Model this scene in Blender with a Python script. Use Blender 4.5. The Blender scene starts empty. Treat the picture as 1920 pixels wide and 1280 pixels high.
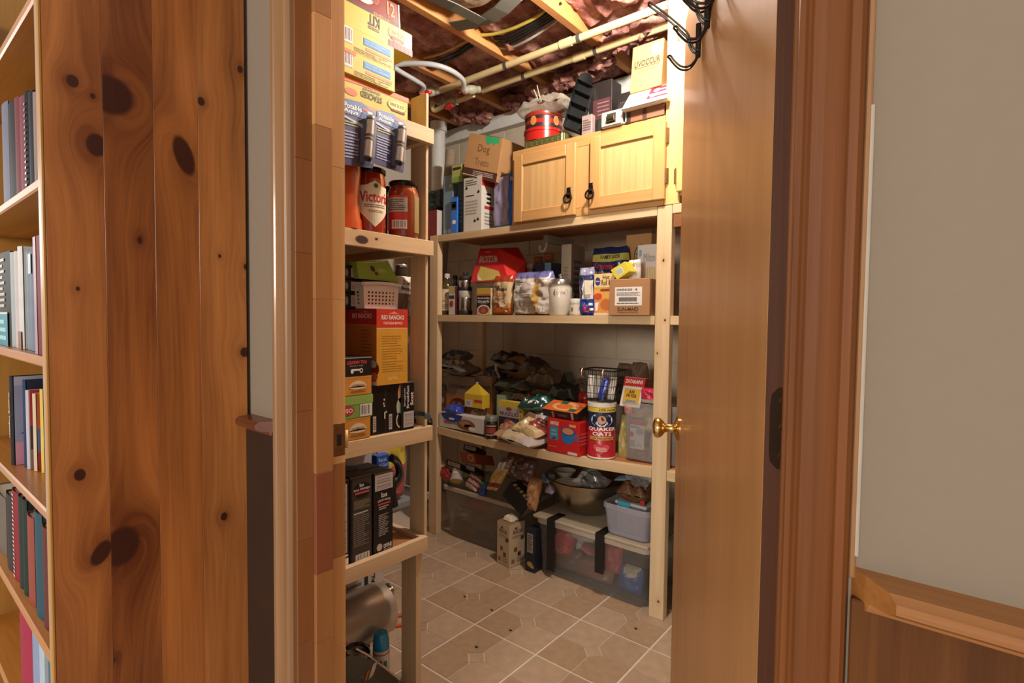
import bpy, bmesh, math, random
from mathutils import Vector, Matrix, noise
from math import sin, cos, pi, radians as R, sqrt, atan2
random.seed(7)
S = bpy.context.scene
COL = S.collection
V = Vector
# ------------------------------------------------------------------ camera
CF, YAW, PIT, ROL, EYE = 1015.66, R(39.339), R(2.356), R(0.607), 1.23
vv = V((-sin(YAW)*cos(PIT), cos(YAW)*cos(PIT), -sin(PIT)))
r0 = V((cos(YAW), sin(YAW), 0)); u0 = r0.cross(vv)
rt = r0*cos(ROL)+u0*sin(ROL); up = u0*cos(ROL)-r0*sin(ROL)
cam = bpy.data.cameras.new('camera'); co = bpy.data.objects.new('camera', cam); COL.objects.link(co)
m = Matrix((rt, up, -vv)).transposed().to_4x4(); m.translation = V((0, 0, EYE)); co.matrix_world = m
cam.sensor_width = 36; cam.lens = CF/1920*36; cam.clip_start = 0.02
S.camera = co
# ------------------------------------------------------------------ light and exposure
S.view_settings.view_transform = 'Standard'; S.view_settings.look = 'None'
S.view_settings.exposure = 0.0; S.view_settings.gamma = 1; S.view_settings.use_curve_mapping = False
W = bpy.data.worlds.new('hall_ambience'); S.world = W; W.use_nodes = True
bg = W.node_tree.nodes['Background']; bg.inputs[0].default_value = (1.0, .93, .86, 1); bg.inputs[1].default_value = 0.6
def lamp(name, kind, loc, energy, color, size=.1, size_y=None, aim=None):
    l = bpy.data.lights.new(name, kind); l.energy = energy; l.color = color
    if kind == 'AREA':
        l.size = size
        if size_y: l.shape = 'RECTANGLE'; l.size_y = size_y
    else: l.shadow_soft_size = size
    o = bpy.data.objects.new(name, l); COL.objects.link(o); o.location = loc
    if aim: o.rotation_euler = (V(aim)-V(loc)).to_track_quat('-Z', 'Y').to_euler()
    return o
lamp('pantry_bulb', 'POINT', (-.87, 1.66, 2.45), 78, (1, .95, .86), .04)
lamp('hall_fill_lamp', 'AREA', (.3, -4.4, 1.95), 175, (1, .92, .82), 1.0, 1.0, (-.9, 1.2, .9))  # unseen area light, placed far back in the hall to fill the pantry
lamp('hall_window_light', 'AREA', (-3.7, -.75, 1.66), 12, (1, .98, .95), .75, .5, (-1.1, .2, 1.35))
# ------------------------------------------------------------------ pixel rays (photo frame 1920x1280) to points on real planes
def ray(x, y): return vv*CF + rt*(x-960) + up*(640-y)
def onX(x, y, c): d = ray(x, y); d = d*(c/d.x); return V((d.x, d.y, d.z+EYE))
def onY(x, y, c): d = ray(x, y); d = d*(c/d.y); return V((d.x, d.y, d.z+EYE))
def onZ(x, y, c): d = ray(x, y); d = d*((c-EYE)/d.z); return V((d.x, d.y, c))
def onP(x, y, p, n): d = ray(x, y); e = V((0, 0, EYE)); return e + d*((V(p)-e).dot(n)/d.dot(n))
# ------------------------------------------------------------------ materials
def lin(h):
    if isinstance(h, tuple): return (*h[:3], 1)
    h = h.lstrip('#'); o = []
    for i in (0, 2, 4):
        c = int(h[i:i+2], 16)/255; o.append(c/12.92 if c <= .04045 else ((c+.055)/1.055)**2.4)
    return (*o, 1)
MC = {}
def mat(h, rough=.5, metal=0, alpha=1, var=.12, vs=30, spec=.5, bump=0, coat=0, name=None):
    key = (h, rough, metal, alpha, var, vs, spec, bump, coat)
    if key in MC: return MC[key]
    M = bpy.data.materials.new(name or 'm_'+str(h)); M.use_nodes = True
    nt = M.node_tree; N = nt.nodes; b = N['Principled BSDF']; L = nt.links.new
    b.inputs['Roughness'].default_value = rough; b.inputs['Metallic'].default_value = metal
    b.inputs['Specular IOR Level'].default_value = spec; b.inputs['Coat Weight'].default_value = coat
    tc = N.new('ShaderNodeTexCoord'); nz = N.new('ShaderNodeTexNoise'); nz.inputs['Scale'].default_value = vs; nz.inputs['Detail'].default_value = 3
    L(tc.outputs['Object'], nz.inputs['Vector'])
    mx = N.new('ShaderNodeMix'); mx.data_type = 'RGBA'
    c = lin(h); k = 1-var; mx.inputs[6].default_value = (c[0]*k, c[1]*k, c[2]*k, 1)
    k = 1+var; mx.inputs[7].default_value = (min(c[0]*k, 1), min(c[1]*k, 1), min(c[2]*k, 1), 1)
    L(nz.outputs['Fac'], mx.inputs[0]); L(mx.outputs[2], b.inputs['Base Color'])
    if bump:
        bp = N.new('ShaderNodeBump'); bp.inputs['Strength'].default_value = bump; bp.inputs['Distance'].default_value = .01
        L(nz.outputs['Fac'], bp.inputs['Height']); L(bp.outputs['Normal'], b.inputs['Normal'])
    if alpha < 1: b.inputs['Alpha'].default_value = alpha
    MC[key] = M; return M
def film(h, a, rough=.15):          # clear plastic: see-through share 1-a, slightly tinted, glossy
    key = ('film', h, a, rough)
    if key in MC: return MC[key]
    M = bpy.data.materials.new('film_'+h); M.use_nodes = True; nt = M.node_tree; N = nt.nodes; L = nt.links.new
    b = N['Principled BSDF']; b.inputs['Base Color'].default_value = lin(h); b.inputs['Roughness'].default_value = rough
    tr = N.new('ShaderNodeBsdfTransparent'); tr.inputs[0].default_value = (.93, .93, .93, 1)
    lw = N.new('ShaderNodeLayerWeight'); pw = N.new('ShaderNodeMath'); pw.operation = 'POWER'; pw.inputs[1].default_value = 4; L(lw.outputs['Facing'], pw.inputs[0]); fr = N.new('ShaderNodeMath'); fr.operation = 'MULTIPLY_ADD'; fr.inputs[1].default_value = .6; fr.inputs[2].default_value = .03; L(pw.outputs[0], fr.inputs[0])
    ad = N.new('ShaderNodeMath'); ad.operation = 'ADD'; ad.use_clamp = True; ad.inputs[1].default_value = a
    nz = N.new('ShaderNodeTexNoise'); nz.inputs['Scale'].default_value = 25; bp = N.new('ShaderNodeBump'); bp.inputs['Strength'].default_value = .25; bp.inputs['Distance'].default_value = .01
    L(nz.outputs[0], bp.inputs['Height']); L(bp.outputs[0], b.inputs['Normal'])
    mx = N.new('ShaderNodeMixShader'); L(fr.outputs[0], ad.inputs[0]); L(ad.outputs[0], mx.inputs[0]); L(tr.outputs[0], mx.inputs[1]); L(b.outputs[0], mx.inputs[2])
    L(mx.outputs[0], N['Material Output'].inputs['Surface']); MC[key] = M; return M
def glass(h='#ffffff', rough=.02):
    key = ('glass', h)
    if key in MC: return MC[key]
    return film(h, .12, rough)
def wood(name, dark, light, axis='z', rough=.45, ring=1.0, fiber=.35, scale=1.0, seed=0, coat=0.0, knots=(), spec=.4, contrast=.5, cross='x'):
    """procedural timber: stretched noise along the grain, fine fibre, and knots given as (c, z, rc, rz, tilt) in object metres"""
    M = bpy.data.materials.new(name); M.use_nodes = True; nt = M.node_tree; N = nt.nodes; L = nt.links.new
    b = N['Principled BSDF']; b.inputs['Roughness'].default_value = rough; b.inputs['Specular IOR Level'].default_value = spec; b.inputs['Coat Weight'].default_value = coat; b.inputs['Coat Roughness'].default_value = .12
    tc = N.new('ShaderNodeTexCoord'); oi = N.new('ShaderNodeObjectInfo')
    ax = 'xyz'.index(axis)
    def val(x): 
        n = N.new('ShaderNodeValue'); n.outputs[0].default_value = x; return n.outputs[0]
    def mth(op, a, b_=None, clamp=False):
        n = N.new('ShaderNodeMath'); n.operation = op; n.use_clamp = clamp
        for i, q in enumerate((a, b_)):
            if q is None: continue
            if isinstance(q, (int, float)): n.inputs[i].default_value = q
            else: L(q, n.inputs[i])
        return n.outputs[0]
    off = N.new('ShaderNodeVectorMath'); off.operation = 'ADD'
    cmb = N.new('ShaderNodeCombineXYZ')
    rr = mth('MULTIPLY', oi.outputs['Random'], 7.3)
    for i in range(3): L(mth('ADD', rr, seed*1.7+i*.37), cmb.inputs[i])
    L(tc.outputs['Object'], off.inputs[0]); L(cmb.outputs[0], off.inputs[1])
    vec = off.outputs[0]; kmask = None
    if knots:
        sp = N.new('ShaderNodeSeparateXYZ'); L(tc.outputs['Object'], sp.inputs[0]); cc = sp.outputs['xyz'.index(cross)]; zz = sp.outputs[ax]
        warp = None; kmask = None; ringm = None
        for (kc, kz, rc, rz, tl) in knots:
            dx = mth('SUBTRACT', cc, kc); dz = mth('SUBTRACT', zz, kz)
            ex = mth('ADD', mth('MULTIPLY', dx, cos(tl)/rc), mth('MULTIPLY', dz, sin(tl)/rc)); ez = mth('ADD', mth('MULTIPLY', dz, cos(tl)/rz), mth('MULTIPLY', dx, -sin(tl)/rz))
            d2 = mth('ADD', mth('MULTIPLY', ex, ex), mth('MULTIPLY', ez, ez))
            kk = mth('SUBTRACT', 1.0, mth('MULTIPLY', mth('SUBTRACT', d2, .75), 2.2, ), True)
            kk = mth('MAXIMUM', kk, 0)
            halo = mth('DIVIDE', 1.0, mth('ADD', 1.0, mth('MULTIPLY', d2, .22)))
            wv = mth('MULTIPLY', mth('DIVIDE', ex, mth('ADD', .6, mth('MULTIPLY', d2, .16))), rc*1.1)
            warp = wv if warp is None else mth('ADD', warp, wv)
            kmask = kk if kmask is None else mth('MAXIMUM', kmask, kk)
            ringm = halo if ringm is None else mth('MAXIMUM', ringm, halo)
        wv3 = N.new('ShaderNodeCombineXYZ'); L(mth('MULTIPLY', warp, -1), wv3.inputs['xyz'.index(cross)])
        a2 = N.new('ShaderNodeVectorMath'); a2.operation = 'ADD'; L(vec, a2.inputs[0]); L(wv3.outputs[0], a2.inputs[1]); vec = a2.outputs[0]
    def nz(scale_cross, scale_long, detail, rough_=.55, dist=0):
        mp = N.new('ShaderNodeMapping'); s = [scale_cross]*3; s[ax] = scale_long; mp.inputs['Scale'].default_value = s; L(vec, mp.inputs['Vector'])
        n = N.new('ShaderNodeTexNoise'); n.inputs['Scale'].default_value = scale; n.inputs['Detail'].default_value = detail; n.inputs['Roughness'].default_value = rough_; n.inputs['Distortion'].default_value = dist
        L(mp.outputs[0], n.inputs['Vector']); return n.outputs['Fac']
    g1 = nz(22*ring, 1.1, 3); g2 = nz(160, 4, 4, .7); g3 = nz(5, .8, 2)
    t = mth('ADD', mth('ADD', mth('MULTIPLY', mth('SUBTRACT', g1, .5), 1.7*contrast*2), mth('MULTIPLY', mth('SUBTRACT', g2, .5), fiber*2)), mth('MULTIPLY', mth('SUBTRACT', g3, .5), contrast*1.6))
    if knots: t = mth('SUBTRACT', t, mth('MULTIPLY', ringm, .45))
    t = mth('ADD', t, .5, True)
    mx = N.new('ShaderNodeMix'); mx.data_type = 'RGBA'; mx.inputs[6].default_value = lin(dark); mx.inputs[7].default_value = lin(light); L(t, mx.inputs[0]); col = mx.outputs[2]
    if knots:
        m2 = N.new('ShaderNodeMix'); m2.data_type = 'RGBA'; L(kmask, m2.inputs[0]); L(col, m2.inputs[6]); m2.inputs[7].default_value = lin('#3a160a'); col = m2.outputs[2]
    L(col, b.inputs['Base Color'])
    bp = N.new('ShaderNodeBump'); bp.inputs['Strength'].default_value = .12; bp.inputs['Distance'].default_value = .002; L(g2, bp.inputs['Height']); L(bp.outputs[0], b.inputs['Normal'])
    return M
# ------------------------------------------------------------------ mesh builder
ORG = {}
class MB:
    def __init__(s): s.v = []; s.f = []; s.m = []; s.mats = []; s.sm = []
    def mi(s, mt):
        if mt not in s.mats: s.mats.append(mt)
        return s.mats.index(mt)
    def add(s, vs, fs, mt, smooth=False):
        b = len(s.v); s.v += [V(p) for p in vs]; i = s.mi(mt) if not isinstance(mt, list) else None
        for k, f in enumerate(fs):
            s.f.append([b+q for q in f]); s.m.append(i if i is not None else s.mi(mt[k])); s.sm.append(smooth)
    def poly(s, pts, mt): s.add(pts, [list(range(len(pts)))], mt)
    def obox(s, O, U, D, Z, mt, c=.0015):           # chamfered box from corner O with edge vectors U (right), D (inward), Z (up)
        O, U, D, Z = V(O), V(U), V(D), V(Z); lu, ld, lz = U.length, D.length, Z.length
        c = min(c, lu*.3, ld*.3, lz*.3); vs = []; idx = {}
        for a in (0, 1):
            for b in (0, 1):
                for g in (0, 1):
                    P = O+U*a+D*b+Z*g; du = U/lu*(c if a == 0 else -c); dd = D/ld*(c if b == 0 else -c); dz = Z/lz*(c if g == 0 else -c)
                    idx[a, b, g, 'u'] = len(vs); vs.append(P+dd+dz); idx[a, b, g, 'd'] = len(vs); vs.append(P+du+dz); idx[a, b, g, 'z'] = len(vs); vs.append(P+du+dd)
        q = lambda *k: idx[k]; fs = []
        for a in (0, 1): f = [q(a, 0, 0, 'u'), q(a, 1, 0, 'u'), q(a, 1, 1, 'u'), q(a, 0, 1, 'u')]; fs.append(f if a else f[::-1])
        for b in (0, 1): f = [q(0, b, 0, 'd'), q(1, b, 0, 'd'), q(1, b, 1, 'd'), q(0, b, 1, 'd')]; fs.append(f[::-1] if b else f)
        for g in (0, 1): f = [q(0, 0, g, 'z'), q(1, 0, g, 'z'), q(1, 1, g, 'z'), q(0, 1, g, 'z')]; fs.append(f if g else f[::-1])
        for a in (0, 1):
            for b in (0, 1): fs.append([q(a, b, 0, 'u'), q(a, b, 1, 'u'), q(a, b, 1, 'd'), q(a, b, 0, 'd')])
        for a in (0, 1):
            for g in (0, 1): fs.append([q(a, 0, g, 'u'), q(a, 1, g, 'u'), q(a, 1, g, 'z'), q(a, 0, g, 'z')])
        for b in (0, 1):
            for g in (0, 1): fs.append([q(0, b, g, 'd'), q(1, b, g, 'd'), q(1, b, g, 'z'), q(0, b, g, 'z')])
        for a in (0, 1):
            for b in (0, 1):
                for g in (0, 1): fs.append([q(a, b, g, 'u'), q(a, b, g, 'd'), q(a, b, g, 'z')])
        s.add(vs, fs, mt)
    def box(s, x0, x1, y0, y1, z0, z1, mt, c=.0015): s.obox((x0, y0, z0), (x1-x0, 0, 0), (0, y1-y0, 0), (0, 0, z1-z0), mt, c)
    def grid(s, fn, nu, nv, mt, closed_u=False, smooth=True):
        vs = [fn(i/nu, j/nv) for j in range(nv+1) for i in range(nu+(0 if closed_u else 1))]; w = nu if closed_u else nu+1; fs = []; ml = []
        for j in range(nv):
            for i in range(nu):
                a = j*w+i; b = j*w+(i+1) % w; fs.append([a, b, b+w, a+w]); ml.append(mt((i+.5)/nu, (j+.5)/nv) if callable(mt) else mt)
        s.add(vs, fs, ml, smooth)
    def lathe(s, prof, mt, c=(0, 0, 0), n=24, axis=None, cap=True):   # prof: [(r,h)...]; mt may be list per segment
        c = V(c); Zx = V(axis).normalized() if axis else V((0, 0, 1)); X = Zx.orthogonal().normalized() if axis else V((1, 0, 0)); Y = Zx.cross(X)
        vs = [c+(X*cos(2*pi*i/n)+Y*sin(2*pi*i/n))*max(r, 1e-5)+Zx*h for r, h in prof for i in range(n)]; fs = []; ml = []
        for j in range(len(prof)-1):
            for i in range(n): a = j*n+i; b = j*n+(i+1) % n; fs.append([a, b, b+n, a+n]); ml.append(mt[j] if isinstance(mt, list) else mt)
        if cap:
            fs.append(list(range(n))[::-1]); ml.append(mt[0] if isinstance(mt, list) else mt); k = (len(prof)-1)*n; fs.append([k+i for i in range(n)]); ml.append(mt[-1] if isinstance(mt, list) else mt)
        s.add(vs, fs, ml, True)
    def tube(s, pts, r, mt, n=8, sub=0, closed=False):
        P = [V(p) for p in pts]
        if sub:
            Q = []; k = len(P); rng = range(k if closed else k-1)
            for i in rng:
                p0 = P[(i-1) % k] if (closed or i > 0) else P[i]; p1 = P[i]; p2 = P[(i+1) % k]; p3 = P[(i+2) % k] if (closed or i+2 < k) else p2
                for t in range(sub):
                    t /= sub; Q.append(.5*((2*p1)+(p2-p0)*t+(2*p0-5*p1+4*p2-p3)*t*t+(3*p1-p0-3*p2+p3)*t**3))
            if not closed: Q.append(P[-1])
            P = Q
        k = len(P); T = [(P[(i+1) % k]-P[i-1] if closed else P[min(i+1, k-1)]-P[max(i-1, 0)]).normalized() for i in range(k)]
        X = T[0].orthogonal().normalized(); vs = []
        for i in range(k):
            X = (X-T[i]*X.dot(T[i])).normalized(); Y = T[i].cross(X); rr = r(i/(k-1)) if callable(r) else r
            vs += [P[i]+(X*cos(2*pi*j/n)+Y*sin(2*pi*j/n))*rr for j in range(n)]
        fs = [[i % k*n+j, i % k*n+(j+1) % n, (i+1) % k*n+(j+1) % n, (i+1) % k*n+j] for i in range(k if closed else k-1) for j in range(n)]
        if not closed: fs += [list(range(n))[::-1], [(k-1)*n+j for j in range(n)]]
        s.add(vs, fs, mt, True)
    def extrude(s, prof, a, b, mt, fn):             # prof: 2D loop, fn(p2,t) -> 3D at t=a..b
        n = len(prof); vs = [fn(p, a) for p in prof]+[fn(p, b) for p in prof]
        fs = [[i, (i+1) % n, n+(i+1) % n, n+i] for i in range(n)]+[list(range(n))[::-1], list(range(n, 2*n))]; s.add(vs, fs, mt)
    def make(s, name, parent=None, label=None, cat=None, group=None, kind=None, origin=None):
        if not s.v: return None
        if parent is not None: og = ORG[parent]
        elif origin is not None: og = V(origin)
        else:
            xs = [p.x for p in s.v]; ys = [p.y for p in s.v]; og = V(((min(xs)+max(xs))/2, (min(ys)+max(ys))/2, min(p.z for p in s.v)))
        me = bpy.data.meshes.new(name); me.from_pydata([p-og for p in s.v], [], s.f); me.polygons.foreach_set('material_index', s.m)
        for t in s.mats: me.materials.append(t)
        me.polygons.foreach_set('use_smooth', s.sm)
        bm = bmesh.new(); bm.from_mesh(me); bmesh.ops.recalc_face_normals(bm, faces=bm.faces); bm.to_mesh(me); bm.free(); me.update()
        if any(s.sm):
            try: me.set_sharp_from_angle(angle=R(38))
            except Exception: pass
        o = bpy.data.objects.new(name, me); COL.objects.link(o); ORG[o] = og
        if parent is not None: o.parent = parent
        else: o.location = og
        tag(o, label, cat, group, kind); return o
def tag(o, label=None, cat=None, group=None, kind=None):
    for k, x in (('label', label), ('category', cat), ('group', group), ('kind', kind)):
        if x: o[k] = x
    return o
def thing(name, label, cat, loc, group=None):
    o = bpy.data.objects.new(name, None); o.empty_display_size = .05; COL.objects.link(o); o.location = loc; ORG[o] = V(loc); return tag(o, label, cat, group)
# ------------------------------------------------------------------ printing on faces
class Face:
    def __init__(s, o, u, v): s.o, s.u, s.v = V(o), V(u), V(v); s.n = s.u.cross(s.v).normalized(); s.nu = 1
    def at(s, a, b, l): return s.o+s.u*a+s.v*b+s.n*(.0005+.0003*l)
class Cyl:
    def __init__(s, c, r, z0, z1, span=R(150), mid=None):
        s.c = V(c); s.r = r; s.z0, s.z1 = z0, z1; md = atan2(-s.c.y, -s.c.x) if mid is None else mid; s.a0 = md-span/2; s.sp = span; s.nu = 14
    def at(s, a, b, l):
        t = s.a0+s.sp*a; r = (s.r(b) if callable(s.r) else s.r)+.0006+.0003*l; return V((s.c.x+r*cos(t), s.c.y+r*sin(t), s.z0+(s.z1-s.z0)*b))
class Surf:
    def __init__(s, fn): s.fn = fn; s.nu = 6
    def at(s, a, b, l):
        p = s.fn(a, b); e = .02; n = (s.fn(min(a+e, 1), b)-s.fn(max(a-e, 0), b)).cross(s.fn(a, min(b+e, 1))-s.fn(a, max(b-e, 0)))
        return p+(n.normalized() if n.length > 1e-9 else V((0, 0, 1)))*(.0012+.0004*l)
def rect(P, F, a0, b0, a1, b1, mt, l=0):
    nu = F.nu if F.nu == 1 else max(1, int(F.nu*abs(a1-a0)+.99)); nv = nu if isinstance(F, Surf) else 1
    P.grid(lambda i, j: F.at(a0+(a1-a0)*i, b0+(b1-b0)*j, l), nu, nv, mt, smooth=nu > 1)
def ell(P, F, ca, cb, ra, rb, mt, l=1, n=20, a0=0, a1=2*pi):
    P.poly([F.at(ca+ra*cos(a0+(a1-a0)*i/n), cb+rb*sin(a0+(a1-a0)*i/n), l) for i in range(n if a1-a0 > 6.2 else n+1)], mt)
def pol(P, F, pts, mt, l=1): P.poly([F.at(a, b, l) for a, b in pts], mt)
TC = {}
def text_mesh(st, bold):
    k = (st, bold)
    if k not in TC:
        c = bpy.data.curves.new('t', 'FONT'); c.body = st; c.resolution_u = 2; c.offset = .022 if bold else 0; o = bpy.data.objects.new('t', c)
        me = bpy.data.meshes.new_from_object(o); vs = [v.co.copy() for v in me.vertices]; fs = [list(p.vertices) for p in me.polygons]
        bpy.data.objects.remove(o); bpy.data.curves.remove(c); bpy.data.meshes.remove(me)
        x0 = min(v.x for v in vs); x1 = max(v.x for v in vs); y0 = min(v.y for v in vs); y1 = max(v.y for v in vs)
        TC[k] = ([((v.x-x0)/(x1-x0), (v.y-y0)/(y1-y0)) for v in vs], fs)
    return TC[k]
def txt(P, F, st, a0, b0, a1, b1, mt, l=2, flip=False, rot=0, bold=True, arc=0):
    vs, fs = text_mesh(st, bold); out = []
    for x, y in vs:
        if arc: y = y*.8+arc*(1-(2*x-1)**2)*.25
        if flip: x, y = 1-x, 1-y
        if rot == 1: x, y = 1-y, x
        if rot == -1: x, y = y, 1-x
        out.append(F.at(a0+(a1-a0)*x, b0+(b1-b0)*y, l))
    P.add(out, fs, mt)
def lines(P, F, a0, b0, a1, b1, n, mt, l=1, fill=.5):
    for i in range(n):
        b = b1-(b1-b0)*(i+.5)/n; h = (b1-b0)/n*fill/2; a = a0
        end = a1-(a1-a0)*random.choice((0, .02, .1, .3))
        while a < end-1e-6:
            w = min((a1-a0)*random.uniform(.1, .3), end-a); rect(P, F, a, b-h, a+w*.93, b+h, mt, l); a += w
def barcode(P, F, a0, b0, a1, b1, l=1, n=13, vert=True, bg='#d8d2cc', fg='#302a2a'):
    rect(P, F, a0, b0, a1, b1, mat(bg), l); g = mat(fg); 
    for i in range(n):
        if i % 4 == 3: continue
        w = .25+.5*((i*7) % 5)/5
        if vert: x = a0+(a1-a0)*(.08+.84*i/n); rect(P, F, x, b0+(b1-b0)*.15, x+(a1-a0)*.84/n*w, b1-(b1-b0)*.1, g, l+1)
        else: y = b0+(b1-b0)*(.08+.84*i/n); rect(P, F, a0+(a1-a0)*.1, y, a1-(a1-a0)*.1, y+(b1-b0)*.84/n*w, g, l+1)
# ------------------------------------------------------------------ generic things
class Carton: pass
def carton(name, label, cat, O, U, depth, Zv, mt, group=None, inward=None, flaps=True, side=None, topm=None, lean=0):
    """printed cardboard box: O = front bottom left corner, U = front width vector, Zv = height vector"""
    O, U, Zv = V(O), V(U), V(Zv) if not isinstance(Zv, (int, float)) else V((0, 0, Zv))
    D = (Zv.cross(U)).normalized()*depth if inward is None else V(inward).normalized()*depth
    b = MB(); b.obox(O, U, D, Zv, mt, .0018)
    c = Carton(); c.o = b.make(name, None, label, cat, group)
    c.front = Face(O, U, Zv); c.right = Face(O+U, D, Zv); c.left = Face(O+D, -D, Zv); c.top = Face(O+Zv, U, D); c.bottom = Face(O+D, U, -D)
    if flaps:
        f = MB(); tm = topm or mt; zn = Zv.normalized()*.001
        for k in (0, 1): f.obox(O+Zv+D*(.52*k+.01)+U*.015, U*.97, D*.47, zn, tm, .0003)
        f.make('top_flap', c.o)
    c.P = MB(); c.O, c.U, c.D, c.Z = O, U, D, Zv
    if side: rect(c.P, c.left, 0.01, .01, .99, .99, side, 0); rect(c.P, c.right, 0.01, .01, .99, .99, side, 0)
    return c
def done(c, name='printed_label'):                     # one print per face of the carton
    P = c.P; sets = {}
    for f, mi, sm in zip(P.f, P.m, P.sm):
        a, b_, d = (P.v[f[i]] for i in (0, len(f)//3, (2*len(f))//3)); n = (b_-a).cross(d-a).normalized(); sets.setdefault(max(((abs(n.dot(e.normalized())), k) for k, e in enumerate((c.U, c.Z, c.U.cross(c.Z)))))[1], []).append((f, mi, sm))
    for k, fs in sets.items():
        Q = MB(); Q.mats = P.mats; used = {}
        for f, mi, sm in fs:
            g = []
            for i in f:
                if i not in used: used[i] = len(Q.v); Q.v.append(P.v[i])
                g.append(used[i])
            Q.f.append(g); Q.m.append(mi); Q.sm.append(sm)
        Q.make(('printed_side', 'printed_top', name)[k], c.o)
def backbox(name, label, cat, xl, xr, ytop, z0, Y, depth, mt, Y2=None, ym=None, h=None, z0px=None, **k):
    ym = ym or (ytop+40); a = onY(xl, ym, Y); b = onY(xr, ym, Y2 or Y)
    O = V((a.x, Y, z0)); U = V((b.x-a.x, (Y2 or Y)-Y, 0)); hh = h or onY(xl, ytop, Y).z-z0
    return carton(name, label, cat, O, U, depth, hh, mt, **k)
def leftbox(name, label, cat, xl, xr, ytop, z0, X, depth, mt, ym=None, h=None, X2=None, xt=None, **k):
    ym = ym or (ytop+20); a = onX(xl, ym, X); b = onX(xr, ym, X2 or X)
    O = V((X, a.y, z0)); U = V(((X2 or X)-X, b.y-a.y, 0)); hh = h or onX(xt or (xl+xr)/2, ytop, X).z-z0
    return carton(name, label, cat, O, U, depth, hh, mt, **k)
def bagfn(C, U, Vv, N, seed=0, crimp=(1, 1), wr=.14, p=2.6, side=1):
    C, U, Vv, N = V(C), V(U), V(Vv), V(N); sc = max(U.length, Vv.length)
    def fn(s, t):
        a, b = 2*s-1, 2*t-1
        fa = max(0, 1-abs(a)**p)**.6; eb = crimp[1] if b > 0 else crimp[0]; fb = max(0, 1-abs(b)**(p+1.2))**.6 if eb else (max(0, 1-abs(b)**12))**.5
        nn = noise.noise(V((a*2.3, b*2.3, seed*3.1+side)))+.5*noise.noise(V((a*5.5, b*5.5, seed+side*5)))
        wob = noise.noise(V((a*1.3, b*1.3, seed*1.9)))
        w = 1-.10*abs(b)**3*eb
        return C+U*(a*.5*w+.03*wob)+Vv*(b*.5+.02*wob)+N*(side*.5*fa*fb*(1+.35*nn)+wr*nn*.5*fa)
    return fn
def bag(name, label, cat, C, U, Vv, N, mt, seed=0, crimp=(1, 1), wr=.14, group=None, n=18, backm=None, parent=None, p=2.6):
    b = MB(); f = bagfn(C, U, Vv, N, seed, crimp, wr, p); g = bagfn(C, U, Vv, N, seed, crimp, wr, p, -1)
    b.grid(f, n, n, mt); b.grid(g, n, n, backm or (mt if not callable(mt) else mt(.5, .5)))
    return b.make(name, parent, label, cat, group), Surf(f)
def rrect(w, d, r, n=5):
    pts = []
    for cx, cy, a in ((w/2-r, d/2-r, 0), (-w/2+r, d/2-r, pi/2), (-w/2+r, -d/2+r, pi), (w/2-r, -d/2+r, 3*pi/2)):
        pts += [(cx+r*cos(a+pi/2*i/n), cy+r*sin(a+pi/2*i/n)) for i in range(n+1)]
    return pts
def tubshell(b, c, w, d, h, mt, taper=.9, r=.03, rim=.012, th=.003, ang=0, rimmat=None):
    c = V(c); ca, sa = cos(ang), sin(ang); prof = [(taper-.02, 0), (taper, .008), (1, h-.02)]; rows = []
    def loop(k, z, e=0): return [V((c.x+(x*ca-y*sa), c.y+(x*sa+y*ca), c.z+z)) for x, y in rrect(w*k+e, d*k+e, r)]
    L = [loop(k, z) for k, z in prof]+[loop(1, h-.02, rim*2), loop(1, h, rim*2), loop(1, h, -th*2)]+[loop(k, z+th, -th*2) for k, z in prof[::-1]]
    n = len(L[0]); vs = [p for l in L for p in l]; fs = []; ml = []
    for j in range(len(L)-1):
        for i in range(n): fs.append([j*n+i, j*n+(i+1) % n, (j+1)*n+(i+1) % n, (j+1)*n+i]); ml.append(rimmat if rimmat and j in (2, 3, 4) else mt)
    fs.append(list(range(n))[::-1]); ml.append(mt); k = (len(L)-1)*n; fs.append([k+i for i in range(n)]); ml.append(mt); b.add(vs, fs, ml, True)
# ================================================================== SETTING
WY, WB, XL, XR, YB = .57, .684, -2.86, .40, 2.66      # door wall faces, pantry sides, back wall
OL, OR = -1.032, -.125                                 # door opening
pine = wood('pale_pine', '#b39268', '#dfc8a2', 'x', .6, contrast=.3, fiber=.22)
pine_z = wood('pale_pine_upright', '#b39268', '#dfc8a2', 'z', .6, contrast=.3, fiber=.22)
pine_y = wood('pale_pine_rail', '#b39268', '#dfc8a2', 'y', .6, contrast=.3, fiber=.22)
ply = wood('shelf_board_fir', '#8f5c36', '#b57d4c', 'x', .65, contrast=.35)
joistw = wood('fir_joist', '#a86a38', '#d79b5e', 'y', .7, contrast=.35)
M_block = mat('#c2b29c', .85, var=.16, vs=9, bump=.3)
M_conc = mat('#9a8d7c', .9, var=.12, vs=14, bump=.3)
M_white = mat('#d9d7d0', .6)
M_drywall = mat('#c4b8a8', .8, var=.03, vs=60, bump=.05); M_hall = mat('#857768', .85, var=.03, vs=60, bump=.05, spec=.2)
M_dark = mat('#1d1815', .6)
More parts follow.
